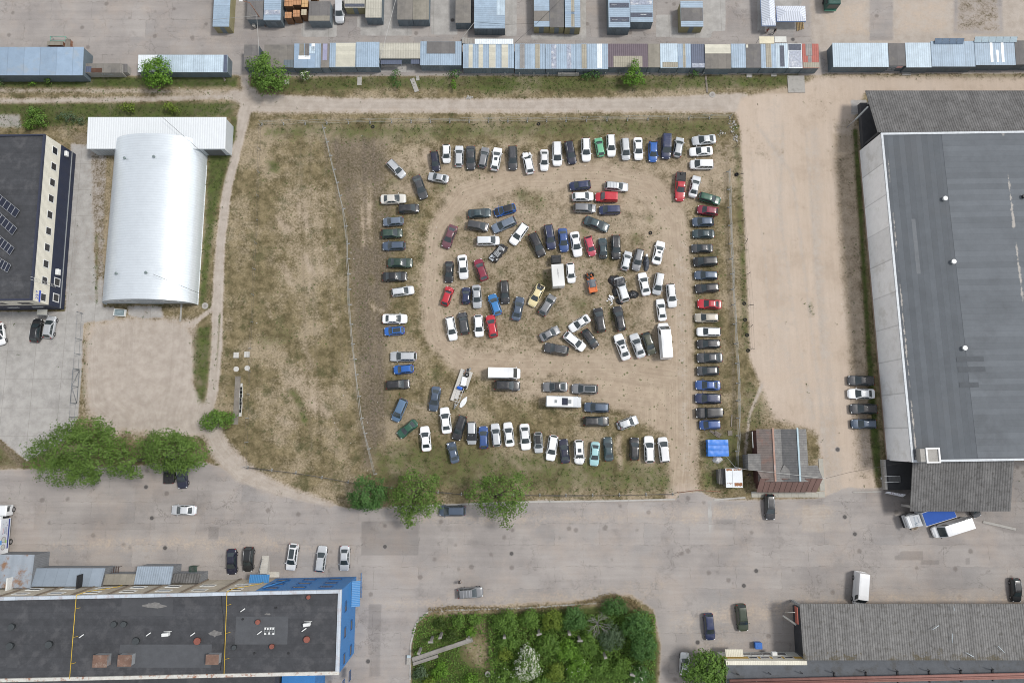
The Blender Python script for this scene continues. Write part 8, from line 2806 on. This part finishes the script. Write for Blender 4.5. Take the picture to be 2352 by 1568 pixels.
part(t_, 'lid', frame_w, lambda q: q.obox((0, 1.32, .7), (.42, .5, .5), ch=.05))
# crushed car under torn sheet
t_, L = place('crushed_car', 'crushed black car wrapped in torn grey plastic', 'wreck', 'C', 1562, 262, 1722, 82, .6, LOT)
for pn, me, _ in car_parts('h', 'black', 'crush crf crr')[3]:
 o_ = link(pn, me, t_)
t_.scale = (min(1.1, L / 3.9), 1, .92)
q = MB(); q.grid(lambda u, v: (-1.1 + 1.9 * u, -.62 + 1.2 * v, 1.46 + .10 * mnoise.noise((u * 4, v * 4, 5)) - .55 * max(0, abs(v - .5) - .32) - (.35 * max(0, u - .7))), 14, 10); q.build('torn_sheet', M('pale_torn_sheet', (.40, .42, .44), rough=.5, var=.25, vs=3), t_, world=False)
q = MB()
for k in range(7):
 y = -.7 + .23 * k
 q.tube([(-1.3 + .1 * k, y, 1.5), (-.3, y + .2, 1.62), (.8 + .1 * k, y - .1, 1.42)], .035, 4)
q.build('plastic_folds', bp_, t_, world=False)
q = MB(); q.grid(lambda u, v: (.95 + .85 * u, -.75 + 1.0 * v, .98 - .3 * u + .16 * mnoise.noise((u * 5, v * 5, 8))), 10, 8); q.build('silver_sheet', M('silver_crumpled_foil', (.50, .54, .58), rough=.3, var=.3, vs=3), t_, world=False)
# black sheeting on the silver people carrier in the bottom row
t_ = thing('plastic_sheet', 'black plastic sheet tied over the front of the silver people carrier in the bottom row', 'plastic sheet', (*W('E', 1350, 955, 1.4), 1.05), rad(-92))
q = MB(); q.grid(lambda u, v: (-.55 + 1.25 * u, -.92 + 1.84 * v, .66 - .42 * u ** .8 + .05 * mnoise.noise((u * 6, v * 6, 4)) - 2.2 * max(0, abs(v - .5) - .40) + .02), 12, 12); q.build('sheet', bp_, t_, world=False)

# boat-style pontoon trailer with clutter
a, b_ = Vector((*W('T', 590, 1230, .7), 0)), Vector((*W('T', 930, 250, .7), 0))
d = a - b_
L = d.length
t_ = thing('flatbed_trailer', 'pale flatbed trailer with side decks and heaped scrap', 'trailer', ((a.x + b_.x) / 2, (a.y + b_.y) / 2, 0), math.atan2(d.y, d.x))
dk = M('trailer_deck', (.56, .54, .50), rough=.6, stripe=('Y', .16), sdark=.3, var=.1)
part(t_, 'side_deck', dk, lambda q: q.box(-L / 2, .25, .58, 1.15, .62, .7))
part(t_, 'side_deck', dk, lambda q: q.box(-L / 2, L / 2, -1.2, -.62, .62, .7))
part(t_, 'inner_frame', frame_w, lambda q: [q.tube([(-L / 2, y, .7), (L / 2, y, .7)], .045, 5) for y in (-.56, .05, .5)] + [q.tube([(x, -.6, .7), (x, .56, .7)], .04, 5) for x in np.linspace(-L / 2 + .3, L / 2 - .1, 9)])
part(t_, 'front_deck', dk, lambda q: q.box(.7, 2.6, -.6, .0, .64, .71))
part(t_, 'tow_bar', steel_g, lambda q: (q.tube([(L / 2, -.2, .6), (L / 2 + 1.4, 0, .5)], .07, 5), q.tube([(L / 2, .4, .6), (L / 2 + 1.4, 0, .5)], .07, 5), q.cyl((L / 2 + .55, .1), .16, .5, .75, 12)))
wheels(t_, (-.2, .75), .7, .3)
def on_trailer(name, label, cat, x, y, z):
 c_, s_ = math.cos(t_.rotation_euler.z), math.sin(t_.rotation_euler.z)
 return thing(name, label, cat, (t_.location.x + x * c_ - y * s_, t_.location.y + x * s_ + y * c_, z), t_.rotation_euler.z)
bz = on_trailer('barrel', 'bright blue plastic barrel lying on the flatbed trailer', 'barrel', .45, -.2, .72)
part(bz, 'shell', M('blue_plastic_barrel', (.012, .10, .48), rough=.4), lambda q: (q.tube([(.0, -.46, .3), (0, -.42, .31), (0, .42, .31), (0, .46, .3)], [.25, .3, .3, .25], 16), q.tube([(0, -.16, .31), (0, -.12, .31)], .315, 16), q.tube([(0, .12, .31), (0, .16, .31)], .315, 16)))
sp = on_trailer('tyre', 'black tyre with rim lying on the flatbed trailer', 'tyre', -2.3, .25, .72)
part(sp, 'tyre_ring', [tyre, rimm], lambda q: (q.cyl((0, 0), .42, .0, .22, 18, 0), q.cyl((0, 0), .16, .221, .25, 12, 1)))
ws = on_trailer('plastic_sheet', 'white crumpled sheet lying across the flatbed trailer', 'plastic sheet', -.95, .1, .74)
part(ws, 'sheet', M('white_tarpaulin', (.74, .76, .78), rough=.5), lambda q: q.grid(lambda u, v: (-.85 + 1.7 * u, -.5 + 1.0 * v + .2 * (u - .5), .12 + .18 * abs(mnoise.noise((u * 4, v * 4, 6)))), 12, 10))
sx = on_trailer('scrap_metal', 'grey steel sheets and scrap at the upper end of the flatbed trailer', 'scrap', -3.0, .0, .72)
part(sx, 'scrap', [M('scrap_grey', (.26, .27, .28), rough=.5, metal=.4, var=.4, vs=4), dark, rustm], lambda q: [q.obox((random.uniform(-.6, .75), random.uniform(-.45, .45), .06 + .16 * random.random()), (random.uniform(.3, .8), random.uniform(.1, .4), .06), rz=random.uniform(-.4, .4), m=random.choice((0, 0, 1, 2))) for _ in range(9)])
sc2 = on_trailer('scrap_metal', 'dark wheel parts beside the blue barrel on the flatbed trailer', 'scrap', -.15, .3, .72)
part(sc2, 'scrap', [dark, steel_g], lambda q: (q.cyl((0, 0), .28, .0, .16, 12, 0), q.ell((.1, .45, .15), (.3, .25, .16), 0), q.cyl((.02, 0), .07, .161, .2, 8, 1)))
fl_ = thing('plastic_sheet', 'white plastic sheet hanging off the lower end of the flatbed trailer', 'plastic sheet', (*W('T', 815, 1240, .3), .0), rad(58))
part(fl_, 'sheet', M('white_tarpaulin', (.74, .76, .78)), lambda q: q.grid(lambda u, v: (-1.1 + 2.3 * u, (-.45 + .9 * v) * math.sin(math.pi * (.12 + .82 * u)), .28 + .1 * mnoise.noise((u * 4, v * 4, 2))), 14, 8))

# ================================================================ people
skin = M('skin', (.45, .27, .19), rough=.6)


def person(label, loc, rz, top, legs, hair, arm_l=(.18, .05, -.30), arm_r=(.12, -.04, -.34), stride=.2):
 root = thing('person', label, 'person', (loc[0], loc[1], 0), rz)
 me = bpy.data.meshes.new('body')
 v = [(0, 0, .95), (0, 0, 1.18), (0, 0, 1.42), (0.01, 0, 1.53), (.03, 0, 1.66),
  (stride, .10, .50), (stride * .9, .11, .07), (stride + .16, .11, .04), (-stride * .7, -.10, .50), (-stride * 1.5, -.11, .09), (-stride * 1.5 + .16, -.11, .04),
  (0, .21, 1.40), (arm_l[0] * .6, .27, 1.14), (arm_l[0] + .12, .25 + arm_l[1], 1.40 + arm_l[2] - .12),
  (0, -.21, 1.40), (arm_r[0] * .6, -.27, 1.14), (arm_r[0] + .12, -.25 + arm_r[1], 1.40 + arm_r[2] - .12),
  (0, .09, .92), (0, -.09, .92), (.02, 0, 1.75)]
 e = [(0, 1), (1, 2), (2, 3), (3, 4), (4, 19), (0, 17), (17, 5), (5, 6), (6, 7), (0, 18), (18, 8), (8, 9), (9, 10), (2, 11), (11, 12), (12, 13), (2, 14), (14, 15), (15, 16)]
 r_ = [.15, .14, .16, .06, .095, .075, .05, .045, .075, .05, .045, .065, .045, .032, .065, .045, .032, .1, .1, .075]
 # fingers: five short chains per hand
 for hi, sg in ((13, 1), (16, -1)):
  hp = Vector(v[hi])
  n0 = len(v)
  v.append(tuple(hp + Vector((.045, 0, -.055)))); e.append((hi, n0)); r_.append(.034)
  for k in range(4):
   n1 = len(v)
   v.append(tuple(hp + Vector((.075 - .006 * abs(k - 1), sg * (.03 - .02 * k), -.105)))); e.append((n0, n1)); r_.append(.009)
   v.append(tuple(hp + Vector((.072, sg * (.03 - .02 * k), -.14 + .008 * abs(k - 1))))); e.append((n1, n1 + 1)); r_.append(.008)
  n1 = len(v)
  v.append(tuple(hp + Vector((.085, sg * -.035, -.05)))); e.append((hi, n1)); r_.append(.011)
 me.from_pydata(v, e, [])
 o_ = link('body', me, root)
 sk = o_.modifiers.new('s', 'SKIN')
 for i, sv in enumerate(me.skin_vertices[0].data):
  sv.radius = (r_[i], r_[i])
  sv.use_root = (i == 0)
 o_.modifiers.new('u', 'SUBSURF').levels = 1
 dg = bpy.context.evaluated_depsgraph_get()
 m2 = bpy.data.meshes.new_from_object(o_.evaluated_get(dg))
 o_.modifiers.clear()
 o_.data = m2
 m2.name = 'body'
 m2.materials.clear()
 for m in (skin, top, legs, M('shoe', (.03, .03, .03), rough=.7)):
  m2.materials.append(m)
 for p in m2.polygons:
  c_ = p.center
  p.use_smooth = True
  far_ = abs(c_.y) > .235 and c_.z < 1.17
  if c_.z > 1.50 or far_:
   p.material_index = 0
  elif c_.z > .98:
   p.material_index = 1
  elif c_.z > .11:
   p.material_index = 2
  else:
   p.material_index = 3
 q = MB()
 q.ell((.015, 0, 1.745), (.115, .098, .075), 0, 14, 8)
 q.ell((-.045, 0, 1.69), (.085, .092, .1), 0, 14, 8)
 q.build('hair', hair, root, world=False)
 q = MB(); q.ell((.125, 0, 1.675), (.028, .017, .028)); q.ell((.11, .04, 1.70), (.012, .016, .01), 1); q.ell((.11, -.04, 1.70), (.012, .016, .01), 1); q.obox((.118, 0, 1.625), (.012, .05, .012), m=2); q.ell((.02, .1, 1.68), (.03, .014, .04)); q.ell((.02, -.1, 1.68), (.03, .014, .04))
 q.build('face', [skin, dark, M('lips', (.30, .10, .09))], root, world=False)
 return root


person('person in dark clothes with pinkish bare arms walking above the grey off-roader', W('S4', 1408, 1238), rad(40), M('black_top', (.02, .02, .022), rough=.9), M('dark_trousers', (.03, .03, .035), rough=.9), M('dark_hair', (.03, .022, .018), rough=.7), (.3, -.02, -.2), (.28, .02, -.2), .22)
person('person in black walking in front of the striped market tents', W('R4', 1915, 372), rad(230), M('black_top', (.02, .02, .022)), M('dark_trousers', (.03, .03, .035)), M('dark_hair', (.03, .022, .018)), stride=.24)
person('person in reddish brown standing before the yellow awning', W('R4', 1833, 372), rad(90), M('russet_top', (.26, .09, .07), rough=.9), M('russet_trousers', (.16, .06, .05), rough=.9), M('brown_hair', (.08, .045, .03), rough=.7), stride=.06)
person('person in a dark hood beside the brown-roofed house wall', W('S8', 905, 772), rad(200), M('charcoal_top', (.06, .058, .06), rough=.9, var=.4, vs=6), M('dark_trousers', (.03, .03, .035)), M('dark_hair', (.03, .022, .018)), stride=.1)

# ================================================================ small fixtures
iron = M('cast_iron', (.085, .078, .075), rough=.8, var=.3, vs=4)
ring_m = M('manhole_ring', (.25, .23, .215), rough=.95)
MH = [('S2', 1146, 322, 'manhole in the street below the silver saloon'), ('S2', 1246, 548, 'manhole above the blue porch side of the street'), ('S2', 1102, 88, 'dark manhole beside the two cars under the big tree'),
 ('S4', 627, 875, 'manhole inside the darker asphalt patch'), ('S4', 1950, 948, 'manhole in the middle of the street right of the trees'), ('S3', 1920, 1350, 'rusty manhole near the blue end wall'),
 ('S6', 1175, 100, 'manhole in a square patch at the lower right'), ('S6', 1020, 285, 'sunken manhole above the dark green off-roader'), ('S6', 440, 995, 'manhole left below the dark blue estate'),
 ('S8', 2130, 1305, 'manhole at the right of the brown-roofed house street'), ('S8', 2040, 460, 'faint manhole on the sandy road right of the house'), ('S7', 275, 195, 'manhole left below the lettered lorry'),
 ('R3', 582, 225, 'dark manhole between two market kiosks'), ('R4', 2135, 438, 'manhole by the whitish awning'), ('R4', 1243, 1050, 'round concrete well cover on the grass below the stalls'), ('L7', 1608, 45, 'round concrete well cover by the hangar corner'),
 ('A', 660, 2420, 'x')]
for rg_, x, y, lab in MH:
 if lab == 'x':
  continue
 p = W(rg_, x, y)
 pale = 'concrete' in lab
 t_ = thing('manhole', lab, 'manhole', (p[0], p[1], 0), 0, 'manholes and well covers')
 q = MB(); q.cyl(p, .48 if not pale else .62, -.03, .014 if not pale else .06, 20); q.build('rim', conc_m if pale else ring_m, t_)
 q = MB(); q.cyl(p, .34 if not pale else .3, -.03, .022 if not pale else .075, 18); q.build('cover', ring_m if pale else iron, t_)
# well group on the verge left of the yard
for x, y, sq, lab in ((352, 411, 1, 'pale square hatch, left of two on the verge'), (455, 404, 1, 'pale square hatch, right of two on the verge'), (352, 545, 0, 'round pale well cover on the verge below the hatches'), (458, 536, 0, 'broken pale well cover on the verge by the posts')):
 u, v = (800 + x * .4144) * .5742, (1250 + y * .4144) * .5742
 p = at(u, v)
 t_ = thing('well_hatch', lab, 'well cover', (p[0], p[1], 0), 0, 'well covers on the verge')
 q = MB()
 if sq:
  q.obox((p[0] - .25, p[1], .1), (.46, 1.05, .2)); q.obox((p[0] + .25, p[1], .1), (.46, 1.05, .21))
 else:
  q.cyl(p, .5, 0, .16, 18)
 q.build('cover', M('pale_slab_white', (.50, .49, .46), rough=.9, var=.2), t_)
t_ = thing('concrete_trough', 'long broken concrete trough on the verge above the junction bush', 'trough', (*at(550, 915), 0))
q = MB()
for k in range(8):
 u, v = (800 + (402 - k * 1.5) * .4144) * .5742, (1250 + (715 + k * 36) * .4144) * .5742
 p = at(u, v); q.obox((p[0], p[1], .09), (.35 + .12 * (k % 3), 1.3, .18), rz=.04 * (k % 3 - 1))
q.build('slabs', M('pale_slab_white', (.50, .49, .46)), t_)
q = MB(); p = at((800 + 355 * .4144) * .5742, (1250 + 845 * .4144) * .5742); q.obox((p[0], p[1], .03), (1.0, 9.0, .08)); q.build('bed', M('trough_grey', (.20, .18, .155), rough=.95, var=.3), t_)
# blue waste bin, lower right
t_ = thing('waste_bin', 'blue lidded waste container by the cream office', 'bin', (*W('S6', 1195, 1030, .6), 0))
p = t_.location
bb = M('bin_blue', (.025, .13, .45), rough=.45)
q = MB(); q.prism([(p.x - .55, p.y - .5), (p.x + .55, p.y - .5), (p.x + .55, p.y + .5), (p.x - .55, p.y + .5)], .12, 1.05); q.build('tub', bb, t_)
q = MB(); q.obox((p.x, p.y, 1.11), (1.24, 1.1, .1), ch=.03); q.obox((p.x, p.y - .05, 1.175), (.55, .35, .03)); q.build('lid', bb, t_)
for dx in (-.4, .4):
 for dy in (-.38, .38):
  q = MB(); q.tube([(p.x + dx - .04, p.y + dy, .08), (p.x + dx + .04, p.y + dy, .08)], .08, 8); q.build('wheel', tyre, t_)
# white sack by the blue trailer
crumple('bulk_bag', 'bulging white sack against the blue covered trailer', 'bag', 'D', 1649, 1055, 54, 40, .8, M('white_sack', (.62, .62, .63), rough=.7, var=.12), 5.1, rough_=1.2)
# pallets and slabs in the corner
for (reg, x, y, rz, lab) in (('S8', 470, 245, rad(-32), 'narrow grey pallet lying above the blue trailer'), ('S8', 530, 270, rad(-32), 'square grey pallet lying above the blue trailer'), ('S8', 690, 255, 0, 'grey block pallet by the many-railed fence'), ('S8', 708, 100, rad(85), 'grey plank standing alone on the verge by the fence')):
 p = W(reg, x, y)
 t_ = thing('pallet', lab, 'pallet', (p[0], p[1], 0), rz, 'pallets in the yard corner')
 w2 = {470: (1.2, .4), 530: (1.3, .9), 690: (.8, 1.0), 708: (2.2, .25)}[x]
 def pal(q):
  n_ = max(1, int(w2[1] / .2))
  for k in range(n_):
   q.box(-w2[0] / 2, w2[0] / 2, -w2[1] / 2 + k * w2[1] / n_ + .02, -w2[1] / 2 + (k + 1) * w2[1] / n_ - .02, .1, .13)
  for xx in (-w2[0] / 2, 0, w2[0] / 2 - .1):
   q.box(xx, xx + .1, -w2[1] / 2, w2[1] / 2, 0, .098)
 part(t_, 'boards', wood, pal)
# tyres lying along the right fence
for i, (reg, x, y, lab) in enumerate((('B', 2200, 690, 'tyre stack outside the fence opposite the red pickup'), ('G', 2288, 868, 'tyre outside the fence, beside the bright red saloon'), ('G', 2298, 1048, 'tyre outside the fence, beside the beige estate'), ('G', 2320, 1218, 'tyre outside the fence, beside the white estate in the right column'),
         ('G', 2330, 1388, 'tyre outside the fence, beside the dark saloon with shiny boot'), ('A', 255, 160, 'tyre by the top fence near its left end'), ('A', 2088, 130, 'tyre by the top fence above the crumpled hatchback'), ('G', 1250, 88, 'dark tyre lying in the open ground right of the central row'), ('A', 55, 20, 'z'))):
 if lab == 'z':
  continue
 p = W(reg, x, y)
 t_ = thing('tyre', lab, 'tyre', (p[0], p[1], 0), 0, 'old tyres')
 for k in range(2 if i == 0 else 1):
  q = MB()
  n_ = 20
  q.grid(lambda u, v: (p[0] + (.25 + .1 * math.cos(2 * math.pi * v)) * math.cos(2 * math.pi * u) + .05 * k, p[1] + (.25 + .1 * math.cos(2 * math.pi * v)) * math.sin(2 * math.pi * u), .11 + .21 * k + .1 * math.sin(2 * math.pi * v)), n_, 8)
  q.build('tyre_ring', tyre, t_)
# concrete posts standing and beams lying in the island
cp = M('island_concrete', (.27, .255, .235), rough=.95, var=.2, grime=(.17, .165, .14), gamt=.6)
for i, (x0, y0, x1, y1, lab) in enumerate(((180, 620, 145, 710, 'leaning concrete post at the lower end of the fallen beam'), (280, 525, 245, 620, 'concrete post second from the left in the island'), (358, 490, 332, 590, 'concrete post behind the low scrub in the island'), (596, 505, 598, 570, 'concrete post at the upper end of the fallen beam'),
          (895, 490, 896, 570, 'concrete post in the shrub left of the island middle'), (1184, 460, 1194, 570, 'concrete post with crossbar in the island middle'), (1438, 462, 1456, 545, 'slim concrete post right of the island middle'), (1525, 515, 1545, 590, 'concrete post close right of another in the island'),
          (1738, 655, 1752, 730, 'concrete post with crossbar near the dark trees'), (1962, 800, 1975, 860, 'concrete post among white sprays at the island bottom right'))):
 b_ = V('S5', x0, y0, 0)
 tp = W('S5', x1, y1, 3.0)
 t_ = thing('concrete_post', lab, 'post', (b_.x, b_.y, 0), 0, 'old pipe posts of the island')
 q = MB(); q.obox((b_.x, b_.y, 1.55), (.42, .38, 3.1), rz=.1 * (i % 3 - 1)); q.build('shaft', cp, t_)
 q = MB(); q.obox((b_.x, b_.y, 3.18), (.9 if i % 2 else .55, .3, .16), rz=.3 * (i % 3 - 1)); q.build('crossbar', cp, t_)
for (x0, y0, x1, y1, w_, lab) in ((105, 718, 620, 545, .75, 'long fallen concrete beam across the island corner'), (112, 755, 325, 685, .55, 'shorter fallen concrete beam below the long one')):
 a, c = V('S5', x0, y0, .25), V('S5', x1, y1, .25)
 d = c - a
 t_ = thing('concrete_beam', lab, 'beam', ((a + c) / 2).xy.to_3d(), 0)
 q = MB(); rz_ = math.atan2(d.y, d.x)
 q.obox((a + c) / 2, (d.length, w_, .34), rz=rz_); n_ = Vector((-math.sin(rz_), math.cos(rz_), 0))
 for s_ in (1, -1):
  q.obox((a + c) / 2 + n_ * s_ * (w_ / 2 - .06) + Vector((0, 0, .2)), (d.length - .01, .11, .12), rz=rz_)
 q.build('beam', cp, t_)
t_ = thing('plant_tub', 'round grey tub with a green plant at the island bottom', 'tub', (*W('S5', 752, 835), 0))
p = t_.location
q = MB(); q.cyl((p.x, p.y), .42, 0, .5, 16, r1=.5); q.build('tub', conc_m, t_)
q = MB()
for k in range(26):
 an = k * 2.4; r_ = .1 + .012 * k
 q.quad((p.x, p.y, .5), (p.x + r_ * math.cos(an), p.y + r_ * math.sin(an), .9), (p.x + r_ * 1.3 * math.cos(an + .25), p.y + r_ * 1.3 * math.sin(an + .25), .95), (p.x + .03, p.y, .52))
q.build('leaves', LM['bright'], t_)
t_ = thing('signal_box', 'small grey box with pale lid at the island left kerb', 'box', (*W('S5', 75, 715, .3), 0))
p = t_.location
q = MB(); q.box(p.x - .35, p.x + .35, p.y - .9, p.y + .6, 0, .5); q.build('body', conc_m, t_)
q = MB(); q.box(p.x - .3, p.x + .38, p.y + .3, p.y + .75, .51, .62); q.build('lid', M('pale_blue_lid', (.42, .50, .54), rough=.4), t_)
# skip-like box by the hangar
t_ = thing('box_pallet', 'white framed box filled with grey sheets below the hangar', 'box', (*W('L7', 938, 98, .4), 0), rad(-4))
part(t_, 'frame', frame_w, lambda q: [q.obox((0, s_ * .62, .3), (2.1, .08, .6)) for s_ in (1, -1)] + [q.obox((s_ * 1.02, 0, .3), (.08, 1.16, .6)) for s_ in (1, -1)])
part(t_, 'sheets', M('grey_blue_sheets', (.22, .28, .30), rough=.5, var=.3, vs=3), lambda q: (q.obox((0, 0, .25), (1.94, 1.14, .3)), q.obox((.1, .1, .46), (1.2, .7, .08), rz=.2)))
t_ = thing('concrete_bar', 'thin concrete bar lying below the hangar corner', 'beam', (*W('L7', 1420, 100), 0))
q = MB(); p = t_.location; q.obox((p.x, p.y, .08), (.3, 3.4, .16)); q.build('bar', conc_m, t_)
# glass porch on the navy building
t_ = thing('glass_porch', 'small clear glass porch roof at the foot of the navy building', 'porch', (*W('L7', 330, 95, 2.4), 0))
p = t_.location
q = MB(); q.obox((p.x, p.y, 2.4), (1.9, 1.1, .04)); q.build('glass', M('porch_glass', (.36, .36, .33), rough=.15), t_)
q = MB(); q.tube([(p.x - .9, p.y - .5, 2.45), (p.x + .9, p.y - .5, 2.45)], .035, 4); q.tube([(p.x - .9, p.y - .5, 0), (p.x - .9, p.y - .5, 2.45)], .035, 5); q.tube([(p.x + .9, p.y - .5, 0), (p.x + .9, p.y - .5, 2.45)], .035, 5); q.build('frame', steel_g, t_)
# street lamp and wires over the market
t_ = thing('street_lamp', 'leaning brown lamp post beside the blue patched kiosk', 'street lamp', (*W('R2', 728, 296), 0))
b_ = V('R2', 728, 296, 0)
q = MB(); tp = V('R2', 560, 50, 5.6); q.tube([b_, b_.lerp(tp, .7) + Vector((0, 0, .9)), tp + Vector((0, 0, .5)), V('R2', 468, 12, 6.2)], [.1, .08, .06, .05], 6); q.build('pole', rustm, t_)
q = MB(); p = V('R2', 452, 8, 6.2); q.obox(p, (.7, .4, .16), ch=.05); q.build('lamp_head', frame_w, t_)
t_ = thing('water_tap', 'grey ring shaped standpipe before the felt kiosk', 'standpipe', (*W('R2', 612, 310), 0))
p = t_.location
q = MB(); q.tube([(p.x, p.y, 0), (p.x, p.y, .7)], .25, 10); q.cyl((p.x, p.y), .35, .7, 1.0, 14); q.build('body', conc_m, t_)
wm = M('pale_cable', (.50, .50, .48), rough=.6)
wk = M('black_cable', (.02, .02, .02), rough=.6)
for pts, mt, r_, lab in ((((('R2', 108, 222, 3), ('R2', 628, 178, 4.5), ('R2', 648, 490, 4), ('R2', 652, 640, 3))), wm, .035, 'pale cable strung across the market to the first felt stall'),
      ((('R2', 2168, -10, 5), ('R2', 2060, 400, 4), ('R2', 1984, 700, 2.6)), wm, .035, 'pale cable dropping to the blue stall between cream roofs'),
      ((('R3', 680, 430, 2.8), ('R3', 826, 246, 3.2)), wm, .03, 'short pale cable from the steps to the big blue kiosk'),
      ((('R3', 826, 246, 3.2), ('R3', 1180, 272, 3.0), ('R3', 1510, 262, 3.2), ('R3', 1268, 480, 2.8)), wk, .03, 'black cable from the big blue kiosk to the striped stall'),
      ((('R3', 1510, 262, 3.2), ('R3', 1790, -10, 4)), wk, .025, 'black cable over the grey felt kiosk between two blue ones'),
      ((('L6', 1275, 40, 5.0), ('L6', 1620, 345, 4.4), ('L6', 1640, 380, 3.0)), wk, .03, 'black cable crossing the white lean-to roof'),
      ((('L6', 1200, 1268, 6.6), ('L6', 1400, 1350, 5.4), ('L6', 1570, 1420, 3.0)), wk, .03, 'dark cable running over the hangar roof to its right side'),
      ((('S8', 640, 545, 2.0), ('S8', 752, 680, 2.6), ('S8', 870, 708, 3.6), ('S8', 1250, 750, 5.0), ('S8', 1890, 822, 5.2)), wm, .03, 'pale cable over the brown-roofed house'),
      ((('S8', 1890, 822, 5.2), ('S8', 2195, 745, 6.5), ('H1', 690, 1120, 7.4)), wk, .02, 'thin cable from the house to the big hall')):
 vv = [V(*p) for p in pts]
 t_ = thing('cable', lab, 'cable', vv[0])
 q = MB(); q.tube(vv, r_, 4); q.build('strand', mt, t_)
# concrete slab bits, rubble along the market grass
for (reg, x, y, w2, d2, rz, mt, lab) in (('R3', 160, 945, .9, 3.0, .35, 'c', 'broken grey slab lying on the grass below the felt patched stall'), ('R4', 1178, 935, .35, 3.6, .05, 'w', 'grey plank lying on the grass below the wide felt stall'), ('R4', 1650, 838, 1.1, .9, 0, 'c', 'concrete step before the dark felt stall'), ('R4', 1922, 832, 1.1, .7, 0, 'c', 'concrete step before the beige striped stall'),
          ('R3', 1860, 838, 4.2, 1.3, 0, 'c', 'grey concrete railing panel before the striped stall'), ('R2', 1766, 900, .9, 1.8, 0, 'c', 'stack of slab steps on the grass below the blue stall'), ('R2', 265, 865, .35, 1.4, .5, 'w', 'short leaning plank before the pale blue corrugated shed'), ('R3', 195, 868, .7, 1.0, .1, 'c', 'slab by the foot of the felt patched stall'),
          ('R2', 962, 910, .9, .9, 0, 'c', 'slab by the right of the round dark green tree'), ('H1', 395, 812, .75, .6, 0, 't', 'flattened cardboard box between the cars at the hall'), ('R5', 1180, 735, 1.8, .8, 0, 'c', 'concrete threshold before the dark gap in the right hand row'), ('R4', 2170, 935, 3.4, 3.6, 0, 'c', 'square concrete apron before the white stall'),
          ('H1', 380, 1335, 5.2, .25, .02, 'c', 'narrow concrete bar on the ground by the loading canopy'), ('U', 1900, 550, 6.0, .45, rad(-13), 'c', 'pale broken concrete kerb on the street below the loading canopy'), ('K', 110, 523, .5, .4, 0, 'p', 'white box lid lying by the platform steps')):
 p = W(reg, x, y)
 t_ = thing('plank' if mt == 'w' else 'concrete_slab' if mt == 'c' else 'flat_carton', lab, 'plank' if mt == 'w' else 'slab' if mt == 'c' else 'box', (p[0], p[1], 0), rz)
 hh = 1.0 if 'railing' in lab else .12
 part(t_, 'slab' if mt == 'c' else 'board', {'c': conc_m, 'w': wood, 't': M('cardboard', (.36, .27, .17), rough=.9), 'p': frame_w}[mt], lambda q: q.obox((0, 0, hh / 2), (w2, d2 if hh < .5 else .25, hh), ch=.02))
# wooden stakes before the long row
for i, x in enumerate((1160, 1320, 1478, 1632, 1790, 1945)):
 t_ = thing('wooden_stake', f'grey stake on the verge, {("first", "second", "third", "fourth", "fifth", "sixth")[i]} from the left below the striped stalls', 'stake', (*W('R3', x, 845), 0), 0, 'stakes below the stalls')
 q = MB(); a = V('R3', x, 845, 0); q.tube([a, a + Vector((.05, -.05, 1.3))], .09, 4, smooth=False); q.build('stake', post_m, t_)
for i, x in enumerate((45, 200, 510, 660, 745, 820, 965, 1125)):
 t_ = thing('wooden_stake', f'grey stake on the verge, {("first", "second", "third", "fourth", "fifth", "sixth", "seventh", "eighth")[i]} from the left between plum and felt stalls', 'stake', (*W('R4', x, 838), 0), 0, 'stakes below the stalls')
 q = MB(); a = V('R4', x, 838, 0); q.tube([a, a + Vector((.12, -.1, 1.3))], .09, 4, smooth=False); q.build('stake', post_m, t_)
# white rubbish scattered by the fence corner
t_ = thing('litter_heap', 'heap of white rubbish and stones at the top right fence corner', 'litter', (*W('B', 2165, 150), 0))
q = MB(); random.seed(4)
for i in range(46):
 f = random.random()
 p = W('B', 2150 + random.gauss(0, 22) + f * 40, 90 + f * 230)
 r_ = random.uniform(.05, .22)
 q.obox((p[0], p[1], r_ * .4), (r_ * 1.6, r_ * 1.1, r_ * .8), rz=random.uniform(0, 3), rx=random.uniform(-.5, .5), m=random.choice((0, 0, 1)))
q.build('pieces', [M('pale_rubble', (.36, .345, .32), rough=.9), conc_m], t_)
t_ = thing('litter_heap', 'small heap of white rubbish in the grass below the cream striped stall', 'litter', (*W('R3', 760, 1085), 0))
q = MB()
for i in range(40):
 p = W('R3', 760 + random.gauss(0, 15), 1082 + random.gauss(0, 8))
 r_ = random.uniform(.05, .2)
 q.obox((p[0], p[1], r_ * .4), (r_ * 1.6, r_ * 1.1, r_ * .8), rz=random.uniform(0, 3), rx=random.uniform(-.5, .5))
q.build('pieces', M('pale_rubble', (.48, .46, .43)), t_)
t_ = thing('litter_heap', 'small heap of pale rubbish inside the top right fence corner', 'litter', (*W('B', 2040, 230), 0))
q = MB()
for i in range(22):
 p = W('B', 2040 + random.gauss(0, 18), 230 + random.gauss(0, 14))
 r_ = random.uniform(.05, .18)
 q.obox((p[0], p[1], r_ * .4), (r_ * 1.6, r_ * 1.1, r_ * .8), rz=random.uniform(0, 3), rx=random.uniform(-.5, .5))
q.build('pieces', M('pale_rubble', (.48, .46, .43)), t_)
